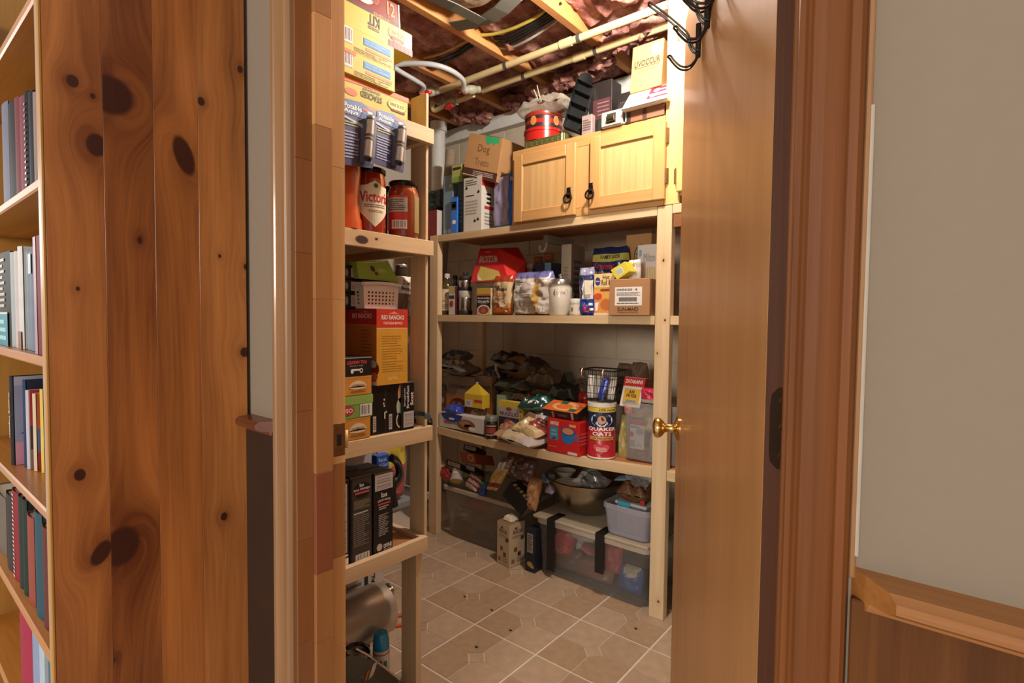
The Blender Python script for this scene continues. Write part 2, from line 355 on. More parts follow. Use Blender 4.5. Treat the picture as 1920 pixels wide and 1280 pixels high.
# floor: grout-coloured slab with 12 inch vinyl tiles, each of four clipped quarters round a small diamond
b = MB(); b.box(-4.2, 2.6, -3.2, YB+.1, -.06, -.0018, mat('#d6c8b6', .7, var=.08, vs=60)); floor = b.make('floor', None, kind='structure', origin=(0, 0, 0))
M_tile = [mat('#a8937a', .42, var=.22, vs=26, spec=.35), mat('#a38c70', .42, var=.22, vs=31, spec=.35), mat('#ae9a80', .42, var=.2, vs=23, spec=.35)]
pt = .3065; q = pt/2; gb, gt, dm = .0042, .0016, .040
def tile_mesh(sx, sy):
    pts = [(sx*(q-gb), sy*(q-gb)), (sx*gt, sy*(q-gb)), (sx*gt, sy*(dm)), (sx*dm, sy*gt), (sx*(q-gb), sy*gt)]
    if sx*sy > 0: pts = pts[::-1]
    b = MB(); n = 5; vs = [V((x, y, z)) for z in (-.002, 0) for x, y in pts]; b.add(vs, [[i, (i+1) % n, n+(i+1) % n, n+i] for i in range(n)]+[list(range(n, 2*n))], M_tile[0]); return b
quart = {}
for sx in (1, -1):
    for sy in (1, -1): quart[sx, sy] = tile_mesh(sx, sy)
db = MB(); d2 = dm-.0032; db.add([V((d2, 0, -.002)), V((0, d2, -.002)), V((-d2, 0, -.002)), V((0, -d2, -.002)), V((d2, 0, 0)), V((0, d2, 0)), V((-d2, 0, 0)), V((0, -d2, 0))], [[0, 1, 5, 4], [1, 2, 6, 5], [2, 3, 7, 6], [3, 0, 4, 7], [4, 5, 6, 7]], M_tile[0])
TM = {}
def placed(src, key, x, y, nm):
    mi_ = random.randrange(3); kk = (key, mi_)
    if kk not in TM:
        me = bpy.data.meshes.new(nm); me.from_pydata(src.v, [], src.f); me.materials.append(M_tile[mi_]); TM[kk] = me
    o = bpy.data.objects.new(nm, TM[kk]); COL.objects.link(o); o.parent = floor; o.location = (x, y, 0)
for i in range(8):
    for j in range(7):
        cx = -1.155+pt*(.5-4+i); cy = 1.8715+pt*(1.5-j)
        if cx < XL-.1 or cx > .12: continue
        for k2, bb in quart.items(): placed(bb, k2, cx, cy, 'tile')
        if j < 7: placed(db, 'd', cx, cy, 'tile_inset')
# back wall of painted concrete blocks with a white sill strip on top
b = MB(); b.box(XL-.1, XR+.1, YB+.005, YB+.12, 0, 2.42, M_block); wb = b.make('wall_back', None, kind='structure', origin=(0, 0, 0))
bx = MB(); bx.box(0, .402, 0, .03, 0, .199, M_block, .003); bm_ = None
for r_ in range(12):
    for k in range(9):
        x = XL+.0+k*.406-(.203 if r_ % 2 else 0); 
        if bm_ is None: o = bx.make('block', wb); bm_ = o.data; 
        else: o = bpy.data.objects.new('block', bm_); COL.objects.link(o); o.parent = wb
        o.location = V((x, YB, r_*.2027+.004))
b = MB(); b.box(XL, XR, YB-.05, YB+.1, 2.425, 2.512, M_white, .003); b.make('trim_1', None, kind='structure', origin=(0, 0, 0))
b = MB(); b.box(XL-.12, XL, WB, YB+.1, 0, 2.8, M_drywall); b.make('wall_left', None, kind='structure', origin=(0, 0, 0))
b = MB(); b.box(XR, XR+.1, WB, YB+.1, 0, 2.8, M_drywall); b.make('wall_right', None, kind='structure', origin=(0, 0, 0))
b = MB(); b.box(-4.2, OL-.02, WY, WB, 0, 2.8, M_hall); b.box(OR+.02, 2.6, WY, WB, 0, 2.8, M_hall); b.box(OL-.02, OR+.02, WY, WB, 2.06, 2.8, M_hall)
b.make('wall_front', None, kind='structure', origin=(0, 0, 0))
# ceiling: subfloor, joists, pink insulation batts
ZJ = 2.52
b = MB(); b.box(XL-.1, XR+.1, WB-.1, YB+.3, 2.76, 2.8, mat('#8a6a48', .8)); b.box(XL-.1, XR+.1, YB+.1, YB+.3, 2.3, 2.8, mat('#6d5238', .8)); ceil = b.make('ceiling', None, kind='structure', origin=(0, 0, 0))
JX = [-2.62, -2.204, -1.79, -1.36, -.93, -.50, -.07, .33]
for x in JX:
    b = MB(); b.box(x-.019, x+.019, WB, YB+.1, ZJ, 2.758, joistw, .002); b.make('joist', ceil)
def insul_mat():
    M = bpy.data.materials.new('pink_fibreglass'); M.use_nodes = True; nt = M.node_tree; N = nt.nodes; L = nt.links.new; bs = N['Principled BSDF']; bs.inputs['Roughness'].default_value = .75; bs.inputs['Specular IOR Level'].default_value = .35
    tc = N.new('ShaderNodeTexCoord'); n1 = N.new('ShaderNodeTexNoise'); n1.inputs['Scale'].default_value = 7; n1.inputs['Detail'].default_value = 8; n1.inputs['Roughness'].default_value = .65
    L(tc.outputs['Object'], n1.inputs[0]); cr = N.new('ShaderNodeValToRGB'); e = cr.color_ramp.elements; e[0].position = .3; e[0].color = lin('#5c332b'); e[1].position = .70; e[1].color = lin('#dcb09c')
    k = e.new(.5); k.color = lin('#9a645a'); L(n1.outputs[0], cr.inputs[0]); L(cr.outputs[0], bs.inputs['Base Color'])
    n2 = N.new('ShaderNodeTexNoise'); n2.inputs['Scale'].default_value = 26; n2.inputs['Detail'].default_value = 6; L(tc.outputs['Object'], n2.inputs[0]); bp = N.new('ShaderNodeBump'); bp.inputs['Strength'].default_value = .7; bp.inputs['Distance'].default_value = .02; L(n2.outputs[0], bp.inputs['Height']); L(bp.outputs[0], bs.inputs['Normal']); return M
M_ins = insul_mat()
edges = [XL]+JX+[XR]
for k in range(len(edges)-1):
    x0 = edges[k]+(.018 if k else 0); x1 = edges[k+1]-(.018 if k < len(JX) else 0)
    if x1-x0 < .05: continue
    def fn(s, t, x0=x0, x1=x1, k=k):
        x = x0+(x1-x0)*s; y = WB+(YB+.1-WB)*t; e = (1-(2*s-1)**4)
        z = 2.60-.03*e+.055*noise.noise(V((x*5, y*4.2, k*2)))+.035*noise.noise(V((x*13, y*11, 3+k)))+.018*noise.noise(V((x*30, y*27, 1)))
        if k == 3 and y < 1.85: z += .11
        if y > 2.2: z -= .16*(y-2.2)*(.5+noise.noise(V((x*6, y*5, 9))))
        return V((x, y, min(z, 2.72)))
    b = MB(); b.grid(fn, 34, 96, M_ins); b.make('insulation_batt', ceil)
# ragged tufts hanging over the sill
for k, (px, py, Y, r) in enumerate([(870, 215, 2.5, .07), (905, 222, 2.56, .05), (1015, 165, 2.5, .07), (1060, 150, 2.45, .06), (1100, 130, 2.45, .075), (1130, 118, 2.4, .05), (960, 190, 2.55, .06), (1165, 75, 2.3, .06), (1210, 60, 2.3, .07), (1130, 90, 2.3, .05)]):
    c = onY(px, py, Y)
    def fn(s, t, c=c, r=r, k=k):
        a = s*2*pi; p = (t-.5)*pi; d = V((cos(a)*cos(p)*1.3, sin(a)*cos(p), sin(p)*.7)); f = 1+.55*noise.noise(d*2.2+V((k*3, 0, 0)))+.25*noise.noise(d*6+V((0, k, 0)))
        return c+d*r*f
    b = MB(); b.grid(fn, 22, 14, M_ins, closed_u=True); b.make('insulation_tuft', ceil)
# ------------------------------------------------------------------ door frame (casings, jamb of finger-jointed blocks, stop)
casR = wood('stained_casing', '#552d10', '#824b20', 'z', .5, contrast=.4, fiber=.3, coat=.06, spec=.25, seed=3)
casL = wood('stained_casing_left', '#775236', '#a07c58', 'z', .34, contrast=.4, fiber=.3, coat=.4, seed=5)
def casing(name, x0, x1, z1, mt):                       # x0 = inner edge (opening side), x1 = outer edge
    w = x1-x0; prof = [(0, 0), (0, .008), (.03, .0115), (.12, .012), (.16, .010), (.20, .0105), (.26, .013), (.45, .0135), (.62, .0150), (.72, .0165), (.77, .0150), (.82, .0175), (.95, .018), (1, .014), (1, 0)]
    b = MB(); b.extrude([(x0+w*a, WY-d) for a, d in prof], 0, z1, mt, lambda p, t: V((p[0], p[1], t))); return b.make(name, None, kind='structure', origin=(0, 0, 0))
casing('trim_2', OL-.003, OL-.066, 2.10, casL); casing('trim_3', OR+.003, OR+.057, 2.10, casR)
b = MB(); b.box(OL-.066, OR+.057, WY-.0185, WY, 2.04, 2.10, casR); b.make('trim_4', None, kind='structure', origin=(0, 0, 0))
jt = ['#875a34', '#7c4e2b', '#8f6238', '#8a5c35', '#b88c5a', '#74412a', '#a87a4a', '#7d5030']
jm = [wood('jamb_wood_%d' % i, h, '#%02x%02x%02x' % tuple(min(255, int(int(h[j:j+2], 16)*1.22)) for j in (1, 3, 5)), 'z', .38, contrast=.25, fiber=.3, coat=.25, seed=i) for i, h in enumerate(jt)]
fr = MB(); fr.box(OR+.0, OR+.019, WY, WB, 0, 2.06, casR); fr.box(OL-.019, OR+.019, WY, WB, 2.042, 2.061, casR); fr.box(OR-.011, OR, WY+.035, WB-.037, 0, 2.04, casR); fr.box(OL, OR, WY+.035, WB-.037, 2.031, 2.042, casR)
frame = fr.make('trim_5', None, kind='structure', origin=(0, 0, 0))
def zj(py, X): return onX(578, py, X).z
def strip(y0, y1, x0, x1, cuts):                         # cuts: [(py, tint index)...] from the top down
    zs = [2.042]+[zj(p, OL) for p, _ in cuts[1:]]+[0]
    for k, (p, ti) in enumerate(cuts):
        b = MB(); b.box(x0, x1, y0, y1, zs[k+1]+.0003, zs[k], jm[ti], .0006); b.make('jointed_block', frame)
strip(WY, WY+.037, OL-.019, OL, [(-200, 1), (300, 7), (475, 1), (770, 7), (1010, 1), (1200, 7)])
strip(WY+.037, WY+.077, OL-.019, OL+.010, [(-200, 2), (20, 6), (232, 2), (560, 3), (890, 5), (1080, 0), (1210, 3)])
strip(WY+.077, WB, OL-.019, OL, [(-200, 4), (300, 4), (560, 4), (882, 0), (1066, 6), (1240, 6)])
M_brass_d = mat('#8c6c48', .4, .85, var=.25); M_brass = mat('#d9b673', .16, 1, var=.06)
# strike plate
sp_ = onX(632, 825, OL); b = MB(); y0, y1 = WB-.030, WB-.001
b.obox((OL+.0004, y0, sp_.z-.036), (0, y1-y0, 0), (-.002, 0, 0), (0, 0, .072), M_brass_d, .0006); b.obox((OL+.001, y1-.001, sp_.z-.02), (.006, .004, 0), (-.001, 0, 0), (0, 0, .04), M_brass_d, .0005)
for dz in (-.028, .028): b.lathe([(.0042, 0), (.0042, .0012), (.002, .0018)], M_brass_d, (OL+.0004, (y0+y1)/2, sp_.z+dz), 12, (1, 0, 0))
b.box(OL-.01, OL+.0006, y0+.008, y1-.009, sp_.z-.013, sp_.z+.013, M_dark, .0004); st = b.make('strike_plate', frame)
# ------------------------------------------------------------------ door, open about 61 degrees into the pantry
TH = R(61.5); ee = V((-cos(TH), sin(TH), 0)); nn = V((-sin(TH), -cos(TH), 0)); piv = V((-.137, WB, 0)); DW, DT = .90, .035
doorw = wood('door_veneer', '#936338', '#b8854f', 'z', .42, contrast=.22, fiber=.35, ring=.8, coat=.08, seed=2)
doore = wood('door_edge', '#3f2416', '#5a3522', 'z', .5, contrast=.2)
hc = piv+nn*DT                                          # hall-face hinge corner
b = MB(); b.obox(hc+V((0, 0, .012)), ee*DW, -nn*DT, (0, 0, 2.03), doorw, .0015); door = b.make('door_1', None, kind='structure', origin=piv)
b = MB(); b.obox(hc-ee*.0008+V((0, 0, .013)), ee*.0007, -nn*DT, (0, 0, 2.027), doore, .0002); b.make('edge_band', door)
hz = onP(1450, 802, hc, ee).z
for z in (hz, 1.86, .2):
    b = MB(); h = .047; pr = [(-.003, -h), (.020, -h), (.027, -h+.008), (.0285, -h+.02), (.0285, h-.02), (.027, h-.008), (.020, h), (-.003, h)]
    b.extrude(pr, 0, 1, mat('#3d2a1c', .4, .6), lambda p, t, z=z: piv+nn*(p[0]+.0015)-ee*(.0009+.0012*t)+V((0, 0, z+p[1])))
    for dz in (-.032, 0.001, .032): b.lathe([(.0045, 0), (.004, .0012), (.0015, .0015)], M_brass, piv+nn*(.016 if dz else .018)-ee*.002+V((0, 0, z+dz)), 10, -ee)
    b.lathe([(.006, -h), (.006, h)], M_brass_d, piv-nn*.004-ee*.003+V((0, 0, z)), 10); b.make('hinge', door)
# knob
kp = onP(1268, 795, hc, nn); ks = (kp-hc).dot(ee); ks = DW-.062; kc = hc+ee*ks+V((0, 0, kp.z))
b = MB(); b.lathe([(.032, 0), (.032, .004), (.028, .008), (.016, .011), (.0115, .016), (.0105, .030), (.012, .036), (.020, .042), (.0265, .050), (.0275, .057), (.0235, .064), (.012, .068), (.001, .069)], M_brass, kc, 28, nn, cap=False)
b.lathe([(.032, 0), (.032, .004), (.016, .011), (.0105, .030), (.020, .042), (.0275, .057), (.012, .068), (.001, .069)], M_brass, kc-nn*DT, 24, -nn, cap=False); b.make('knob', door)
# over-the-door hook rack
M_blk = mat('#17110e', .35, var=.1, spec=.4)
rack = thing('hook_rack', 'black wire hook rack hung over the open wooden door', 'hook rack', hc+ee*.68+V((0, 0, 1.93)))
be = onP(1309, 76, hc+nn*.006, nn); s1 = min((be-hc).dot(ee), DW-.02); zb = be.z
b = MB(); b.obox(hc+nn*.0015+ee*(s1-.42)+V((0, 0, zb-.009)), ee*.42, nn*.003, (0, 0, .020), M_blk, .0008); b.make('bar', rack)
for s in (s1-.05, s1-.36):
    b = MB(); b.obox(hc+nn*.0005+ee*s+V((0, 0, zb)), ee*.022, nn*.0014, (0, 0, 2.045-zb), M_blk, .0003); b.obox(hc+nn*.0015+ee*s+V((0, 0, 2.0435)), ee*.022, -nn*(DT+.004), (0, 0, .0014), M_blk, .0003); b.obox(hc-nn*(DT+.0012)+ee*s+V((0, 0, 2.02)), ee*.022, -nn*.0014, (0, 0, .025), M_blk, .0003); b.make('strap', rack)
def hook(s):
    b = MB(); f = lambda pts, w: [hc+nn*(n_+.005)+ee*(s+o_*w)+V((0, 0, zb+z_)) for n_, z_, o_ in pts]
    def loop(path, w=.0075, r=.0023):
        a = [(n_, z_, 1) for n_, z_ in path]; t = path[-1]; q_ = (t[0]+.004, t[1]+.002); c = [(n_, z_, -1) for n_, z_ in path[::-1]]
        b.tube(f(a+[(q_[0], q_[1], .45), (q_[0], q_[1], -.45)]+c, w), r, M_blk, 7, 3)
    loop([(0, -.030), (.012, -.024), (.020, -.008), (.028, .012), (.070, .052), (.104, .080)]); loop([(0, .0), (.014, -.006), (.028, .001), (.043, .017)]); loop([(0, -.034), (.010, -.052), (.022, -.062), (.038, -.060), (.052, -.047), (.060, -.036)])
    b.tube(f([(.002, -.04, 0), (.002, .03, 0)], 1), .006, M_blk, 8); b.make('hook', rack)
for s in (s1-.01, s1-.13, s1-.25, s1-.37): hook(s)
# ------------------------------------------------------------------ wainscot and cap rail right and left of the door
wains = wood('dark_wainscot', '#3a2010', '#70441f', 'z', .7, contrast=.5, spec=.15, seed=8)
capw = wood('cap_rail_wood', '#7a4822', '#aa733c', 'x', .35, contrast=.35, coat=.3, seed=4)
RX = OR+.058
b = MB(); b.box(RX+.002, 2.6, WY-.012, WY, 0, .985, wains); b.make('trim_6', None, kind='structure', origin=(0, 0, 0))
def cap(name, x0, x1, mit):
    pr = [(0, 1.010), (-.030, 1.007), (-.036, 1.001), (-.036, .992), (-.030, .988), (-.016, .986), (-.013, .978), (0, .978)]
    b = MB(); n = len(pr); vs = [V((x0+(-d*mit if mit > 0 else 0), WY+d, z)) for d, z in pr]+[V((x1-(-d if mit < 0 else 0), WY+d, z)) for d, z in pr]
    b.add(vs, [[i, (i+1) % n, n+(i+1) % n, n+i] for i in range(n)]+[list(range(n))[::-1], list(range(n, 2*n))], capw); b.make(name, None, kind='structure', origin=(0, 0, 0))
cap('trim_7', RX+.001, 2.6, 1)
capw_ = capw; capw = wood('cap_rail_left', '#4a2316', '#7a4028', 'x', .35, coat=.3); cap('trim_8', -1.24, OL-.068, -.6)
b = MB(); b.box(-4.0, OL-.068, WY-.012, WY, 0, .985, mat('#2a1a12', .5, var=.3, vs=12)); b.make('trim_9', None, kind='structure', origin=(0, 0, 0))
# thin seam of unpainted plaster beside the right casing
b = MB(); b.box(RX-.001, RX+.004, WY-.004, WY, 1.0, 2.1, mat('#94683e', .6)); b.box(RX+.002, RX+.006, WY-.0035, WY, 1.02, 1.42, mat('#b0a496', .8)); b.make('trim_10', None, kind='structure', origin=(0, 0, 0))
# ================================================================== BOOKCASE
BX, BF, BB = -1.229, .219, .562                         # right side face, front, back
bc = thing('bookcase', 'tall glossy knotty pine bookcase left of the door', 'bookcase', (-1.7, .39, 0)); og = ORG[bc]
def pk(px, py, rpy, rpz, tl=0):                         # a knot from the photo, in metres on the side panel (relative to the bookcase origin)
    p = onX(px, py, BX); return (p.y-og.y, p.z-og.z, rpy, rpz, tl)
seams = [BF+.019, onX(112, 300, BX).y, onX(193, 300, BX).y, onX(286, 300, BX).y, onX(368, 300, BX).y, BB]
seams = [BF, onX(194, 280, BX).y, onX(287, 180, BX).y, onX(372, 300, BX).y, BB]
KN = [[pk(136, 152, .009, .011), pk(181, 272, .016, .021), pk(150, 890, .009, .011), pk(190, 1036, .014, .024, -.5), pk(174, 180, .004, .005), pk(146, 541, .003, .004)],
      [pk(208, 178, .036, .036), pk(228, 1024, .030, .038, -.2), pk(262, 450, .004, .007), pk(210, 1243, .004, .009, -.5)],
      [pk(345, 292, .018, .040, .3), pk(274, 693, .003, .006)],
      [pk(377, 190, .007, .009), pk(420, 968, .007, .009), pk(466, 265, .007, .012), pk(461, 500, .005, .007), pk(459, 660, .010, .011), pk(470, 533, .008, .011), pk(450, 130, .006, .008), pk(412, 480, .003, .004)]]
TN = [('#743c18', '#b9743a'), ('#5f2c10', '#ab6630'), ('#6b3817', '#b26c34'), ('#74401c', '#bd783e')]
b = MB(); b.box(BX-.019, BX-.006, BF, BB, 0, 2.3, mat('#6f3f1e', .4)); side = b.make('side_panel', bc)
for k in range(4):
    mt = wood('panel_plank_wood_%d' % k, *TN[k], 'z', .34, contrast=.62, fiber=.42, ring=.8, coat=.2, seed=k*3+1, knots=KN[k], cross='y')
    b = MB(); b.box(BX-.007, BX, seams[k], seams[k+1]-.0004, 0, 2.3, mt, .0003); b.make('plank', side)
edgew = wood('pine_edge', '#9c6a30', '#c29048', 'z', .3, contrast=.25, fiber=.2, coat=.4); edgex = wood('pine_shelf', '#a05c20', '#cc8838', 'x', .35, contrast=.35, coat=.2)
b = MB(); b.box(BX-.021, BX+.0005, BF-.006, BF, 0, 2.3, edgew, .002); b.make('edge_moulding', bc)
b = MB(); b.box(-2.2, -2.18, BF-.004, BB, 0, 2.3, edgew); b.make('side_panel', bc)
backw = wood('bookcase_back', '#3a1c0e', '#54301a', 'z', .5, contrast=.35)
b = MB(); b.box(-2.2, BX-.019, BB, BB+.006, 0, 2.3, backw); b.make('back_panel', bc)
SHZ = [1.806, 1.4745, 1.152, .868, .597, .33, .06]
for z in SHZ:
    b = MB(); b.box(-2.18, BX-.0195, BF, BB, z-.019, z, edgex, .003); b.make('shelf', bc)
b = MB(); b.box(-2.18, BX-.02, BF-.003, BF+.02, 2.0, 2.06, edgex); b.make('valance', bc)
for x in (-1.36, -1.62):
    b = MB(); b.box(x-.008, x+.008, BB-.004, BB-.0005, .08, 2.2, mat('#33261c', .35, 1)); 
    for i in range(60): b.box(x-.003, x+.003, BB-.0046, BB-.004, .12+i*.034, .13+i*.034, M_dark, .0001)
    b.make('shelf_standard', bc)
# books: spines face the hall (-Y); px columns from the photo
M_page = mat('#cfc3ab', .8, var=.15, vs=200)
def book(label, x0, x1, z0, h, ys, d, cover, group, hard=True, extra=None, nm='book', lean=0):
    z0 = z0+.0008; x1 = min(x1, BX-.0215); w = x1-x0; t = .002 if hard else .0012; cm = mat(cover, .62, var=.12, vs=40, spec=.25) if isinstance(cover, str) else cover
    b = MB(); zz = V((lean, 0, h)); fx = lambda x, y, z: V((x+lean*(z-z0)/h, y, z))
    b.obox((x0, ys+.004, z0), (t, 0, 0), (0, d-.004, 0), zz, cm, .0005); b.obox((x1-t, ys+.004, z0), (t, 0, 0), (0, d-.004, 0), zz, cm, .0005)
    n = 6; sp = [(x0+w*i/n, ys+.004-.004*sin(pi*i/n)*(1 if w > .008 else .4)) for i in range(n+1)]; sp += [(x, y+t) for x, y in sp[::-1]]
    b.extrude(sp, z0, z0+h, cm, lambda p, q_: fx(p[0], p[1], q_)); o = b.make(nm, None, label, 'book', group)
    b = MB(); b.obox((x0+t, ys+.007, z0+.002), (w-2*t, 0, 0), (0, d-.012, 0), V((lean, 0, h-(.006 if hard else .002))), M_page, .0005); b.make('pages', o)
    if extra:
        P = MB(); F = Face((x0+w*.12, ys-.0002, z0), (w*.76, 0, 0), (lean, 0, h)); G = Face((x1, ys+.006, z0), (0, d-.008, 0), (lean, 0, h)); extra(P, F, G); P.make('printed_cover', o)
    return o
def brow(row, z0, ys, grp):
    for (xa, xb, top, label, cover, d, dy, ex) in row:
        y = ys+dy; ym = (top+onymid(z0))/2 if False else top+60
        a = onY(xa, ym, y).x; c = onY(xb, ym, y).x; h = min(onY((xa+xb)/2, top, y).z-z0, min(s for s in SHZ if s > z0+.1)-.026-z0)
        book(label, a, c-.0008, z0, h, y, d, cover, grp, extra=ex)
g1 = lambda c: (lambda P, F, G: (rect(P, F, .1, .78, .9, .9, mat(c)), rect(P, F, .1, .1, .9, .14, mat(c))))
def spiral(P, F, G):
    for i in range(16): ell(P, F, .5, .06+.055*i, .3, .012, mat('#cfd2d4', .3, 1), 1, 8)
def jacket(P, F, G): rect(P, F, 0, 0, 1, .34, mat('#2f8296')); rect(P, F, 0, .34, 1, .36, mat('#c9cfd0')); lines(P, F, .1, .04, .9, .3, 3, mat('#9ed0d8')); txt(P, F, 'POTTER', .2, .38, .8, .9, mat('#cfc9bd'), rot=-1) if False else lines(P, F, .25, .4, .8, .95, 9, mat('#b9b3a6'))
def braid(P, F, G):
    for i in range(20): rect(P, F, .3, .03+.048*i, .62, .05+.048*i, mat('#d8ccc4'), 1)
brow([(0, 12, 193, 'grey blue binder at the left of the top visible bookcase shelf', '#6c6b7c', .25, 0, None), (12.5, 24, 192, 'black book beside the grey blue binder on the top bookcase shelf', '#1d1a1c', .25, .004, None),
      (25, 33, 182, 'left of two maroon books on the top bookcase shelf', '#6e3038', .22, .002, None), (34, 43, 180, 'right maroon book, next to the spiral bound one', '#7a3840', .22, .002, None),
      (43.5, 50, 171, 'spiral bound black notebook with pale coil on the top bookcase shelf', '#151417', .24, .003, spiral), (50.5, 59, 171, 'glossy black binder right of the spiral notebook', '#16171a', .26, .004, None),
      (60, 65.5, 172, 'thin grey pink paper booklet near the end of the top bookcase shelf', '#8d7a76', .22, .003, None), (66, 71.5, 171, 'thin rust red booklet against the bookcase side on the top shelf', '#8c3c22', .22, .002, None)], 1.4745, BF+.018, 'books on the top visible shelf')
brow([(-8, 16, 474, 'thick dark book with a teal band at its foot', '#38342f', .16, 0, jacket), (17, 24.5, 473, 'pale grey book right of the teal banded one', '#9aa3a6', .17, .002, None), (25, 30.5, 471, 'thin off white booklet with pinkish edge on the second bookcase shelf', '#bdb2b0', .17, .001, None),
      (31, 38.5, 462, 'tall glossy white book with a brown foot on the second bookcase shelf', '#c7c6c4', .18, 0, lambda P, F, G: rect(P, F, 0, 0, 1, .17, mat('#8c6248'))), (39, 47, 470, 'dark plum book behind the tall white one', '#43242a', .2, .012, None),
      (47.5, 52.5, 472, 'left of two slate blue books on the second bookcase shelf', '#7d8894', .19, .004, None), (53, 60, 472, 'right slate blue book with a pale band near the top', '#6d7d90', .19, .002, lambda P, F, G: rect(P, F, 0, .78, 1, .98, mat('#a9b4ba'))),
      (61, 80, 442, 'tall maroon album leaning out at the end of the second bookcase shelf', '#6e2229', .24, -.010, lambda P, F, G: rect(P, F, 0, 0, .35, 1, mat('#a98084')))], 1.152, BF+.018, 'books on the second visible shelf')
def cover_mtn(P, F, G):
    txt(P, F, 'Creating Together', .2, .3, .85, .82, mat('#e4e0dc'), rot=-1); rect(P, G, 0, 0, 1, 1, mat('#8d8ea6')); pol(P, G, [(.1, .3), (.15, .85), (.5, .92), (.8, .75), (.95, .3)], mat('#575a78')); pol(P, G, [(.05, .35), (.3, .5), (.55, .7), (.9, .8), (.9, .32)], mat('#3d3c50'), 2); rect(P, G, 0, .0, 1, .26, mat('#c98a9c'), 2); rect(P, G, 0, .9, 1, 1, mat('#a4a3b4'), 2)
def cv(c1, c2, c3): return lambda P, F, G: (rect(P, G, 0, .55, 1, 1, mat(c1)), rect(P, G, 0, .25, 1, .55, mat(c2)), rect(P, G, .1, .3, .9, .45, mat(c3), 2), rect(P, G, 0, 0, 1, .25, mat(c3)))
zr = .868
def brow3(rows):
    for (px, pyb, top, w, d, label, cover, ex) in rows:
        a = onZ(px, pyb, zr); h = onY(px, top, a.y).z-zr; book(label, a.x, a.x+w, zr, h, a.y, d, cover, 'picture books on the third shelf', extra=ex)
brow3([(19, 869, 707, .030, .20, 'large picture book with mountain cover and black spine on the third shelf', '#1d1a20', cover_mtn), (44, 874, 714, .022, .21, 'dark navy book with a blue spine behind the red topped booklet', '#24365e', cv('#1c2438', '#26304a', '#1a2030')),
       (50, 879, 733, .014, .16, 'booklet with a red top and white spine on the third shelf', '#b8b2b8', cv('#a82a2c', '#3a2b2a', '#8a6a5c')), (62.5, 882, 739, .018, .17, 'paperback with an orange and blue picture on the third shelf', '#c8b49c', cv('#b8572c', '#51689a', '#a52f2c')),
       (77, 886, 731, .012, .16, 'thin yellow spined booklet on the third shelf', '#d6b95c', cv('#a8502c', '#8a4a30', '#5a3428')), (84, 893, 732, .020, .14, 'dark teal book with a pale spine at the end of the third shelf', '#5d8494', cv('#2c4650', '#2a3c48', '#40506a'))])
brow([(-14, 8, 925, 'grey brown book at the left of the fourth bookcase shelf', '#6a6055', .2, .004, None), (9, 20, 928, 'dark charcoal book with worn top on the fourth bookcase shelf', '#39302f', .2, .0, None), (20.5, 31, 922, 'red book with a white braided pattern down its spine', '#8a1f2c', .2, .0, braid),
      (32, 39, 932, 'left of two dark green books on the fourth bookcase shelf', '#22302b', .2, .0, None), (39.5, 47, 938, 'right dark green book on the fourth bookcase shelf', '#1f2c27', .2, .0, None), (48, 60, 969, 'brick red cloth book on the fourth bookcase shelf', '#8c4436', .18, .0, None),
      (61, 75, 962, 'teal blue cloth book on the fourth bookcase shelf', '#264a58', .19, .0, None), (76, 88, 990, 'left of two worn maroon books at the end of the fourth shelf', '#5c2a2b', .18, .0, None), (88.5, 100, 993, 'right worn maroon book against the bookcase side', '#5a2829', .18, .0, None)], .597, BF+.014, 'cloth books on the fourth shelf')
brow([(34, 56, 1142, 'glossy crimson binder on the lowest visible bookcase shelf', '#9a2142', .22, .0, None), (57, 69, 1163, 'slate blue folder next to the crimson binder', '#8294b4', .22, .0, None), (70, 80, 1175, 'pale blue folder on the lowest visible bookcase shelf', '#a9b6c6', .22, .0, None), (80.5, 88, 1190, 'grey folder on the lowest visible bookcase shelf', '#7d8a94', .22, .0, None),
      (88.5, 94, 1205, 'teal folder near the end of the lowest visible shelf', '#3e6670', .22, .0, None), (94.5, 99, 1215, 'white folder near the end of the lowest visible shelf', '#b9b5b4', .22, .0, None), (99.5, 104, 1225, 'dull pink folder against the bookcase side on the lowest shelf', '#8d5a62', .22, .0, None)], .33, BF+.012, 'folders on the lowest visible shelf')
# ================================================================== LEFT SHELVING UNIT (its open end faces the doorway)
CL, YE = -1.32, 1.205
LZ = dict(a=1.836, b=1.480, c=.878, d=.515)
lu = thing('shelving_unit', 'pale pine lumber shelving unit just inside the door at left, packed with boxes and jars', 'shelving', (-1.8, .95, 0))
knotb = wood('pine_rail_knotty', '#b39268', '#dfc8a2', 'y', .6, contrast=.3, fiber=.22, knots=[(LZ['b']-.028, -.02, .012, .022, 0), (LZ['b']-.02, .03, .004, .006, 0)], cross='z')
for k, z in LZ.items():
    b = MB(); b.box(CL-.019, CL, .69, YE if k != 'd' else YE-.02, z-.048, z, knotb if k == 'b' else pine_y, .0015)
    if k == 'd':
        pass
    b.make('end_rail', lu)
    b = MB(); b.box(-2.34, CL-.0195, 1.166, 1.186, z-.048, z-.001, pine, .0015); b.make('front_rail', lu)
    b = MB(); b.box(-2.34, CL-.0195, .69, 1.165, z-.021-(.012 if k == 'd' else 0), z-.003-(.012 if k == 'd' else 0), ply, .001); b.make('shelf_board', lu)
for (x, y0, y1, z0, z1, nm) in [(CL-.0195, 1.1645, 1.1925, .4675, 1.952, 'post'), (CL-.0195, 1.152, 1.1645+.012, 0, .4665, 'leg'), (-2.25, 1.187, 1.215, 0, 1.95, 'post')]:
    b = MB(); b.box(x-.075, x, y0+(.022 if nm == 'post' and x > -2 else 0)-.0, y1+(.0 if nm == 'leg' else .006), z0, z1, pine_z, .0015); b.make(nm, lu)
b = MB(); b.box(CL-.09, CL-.02, .69, .72, 0, 1.95, pine_z); b.make('post', lu)
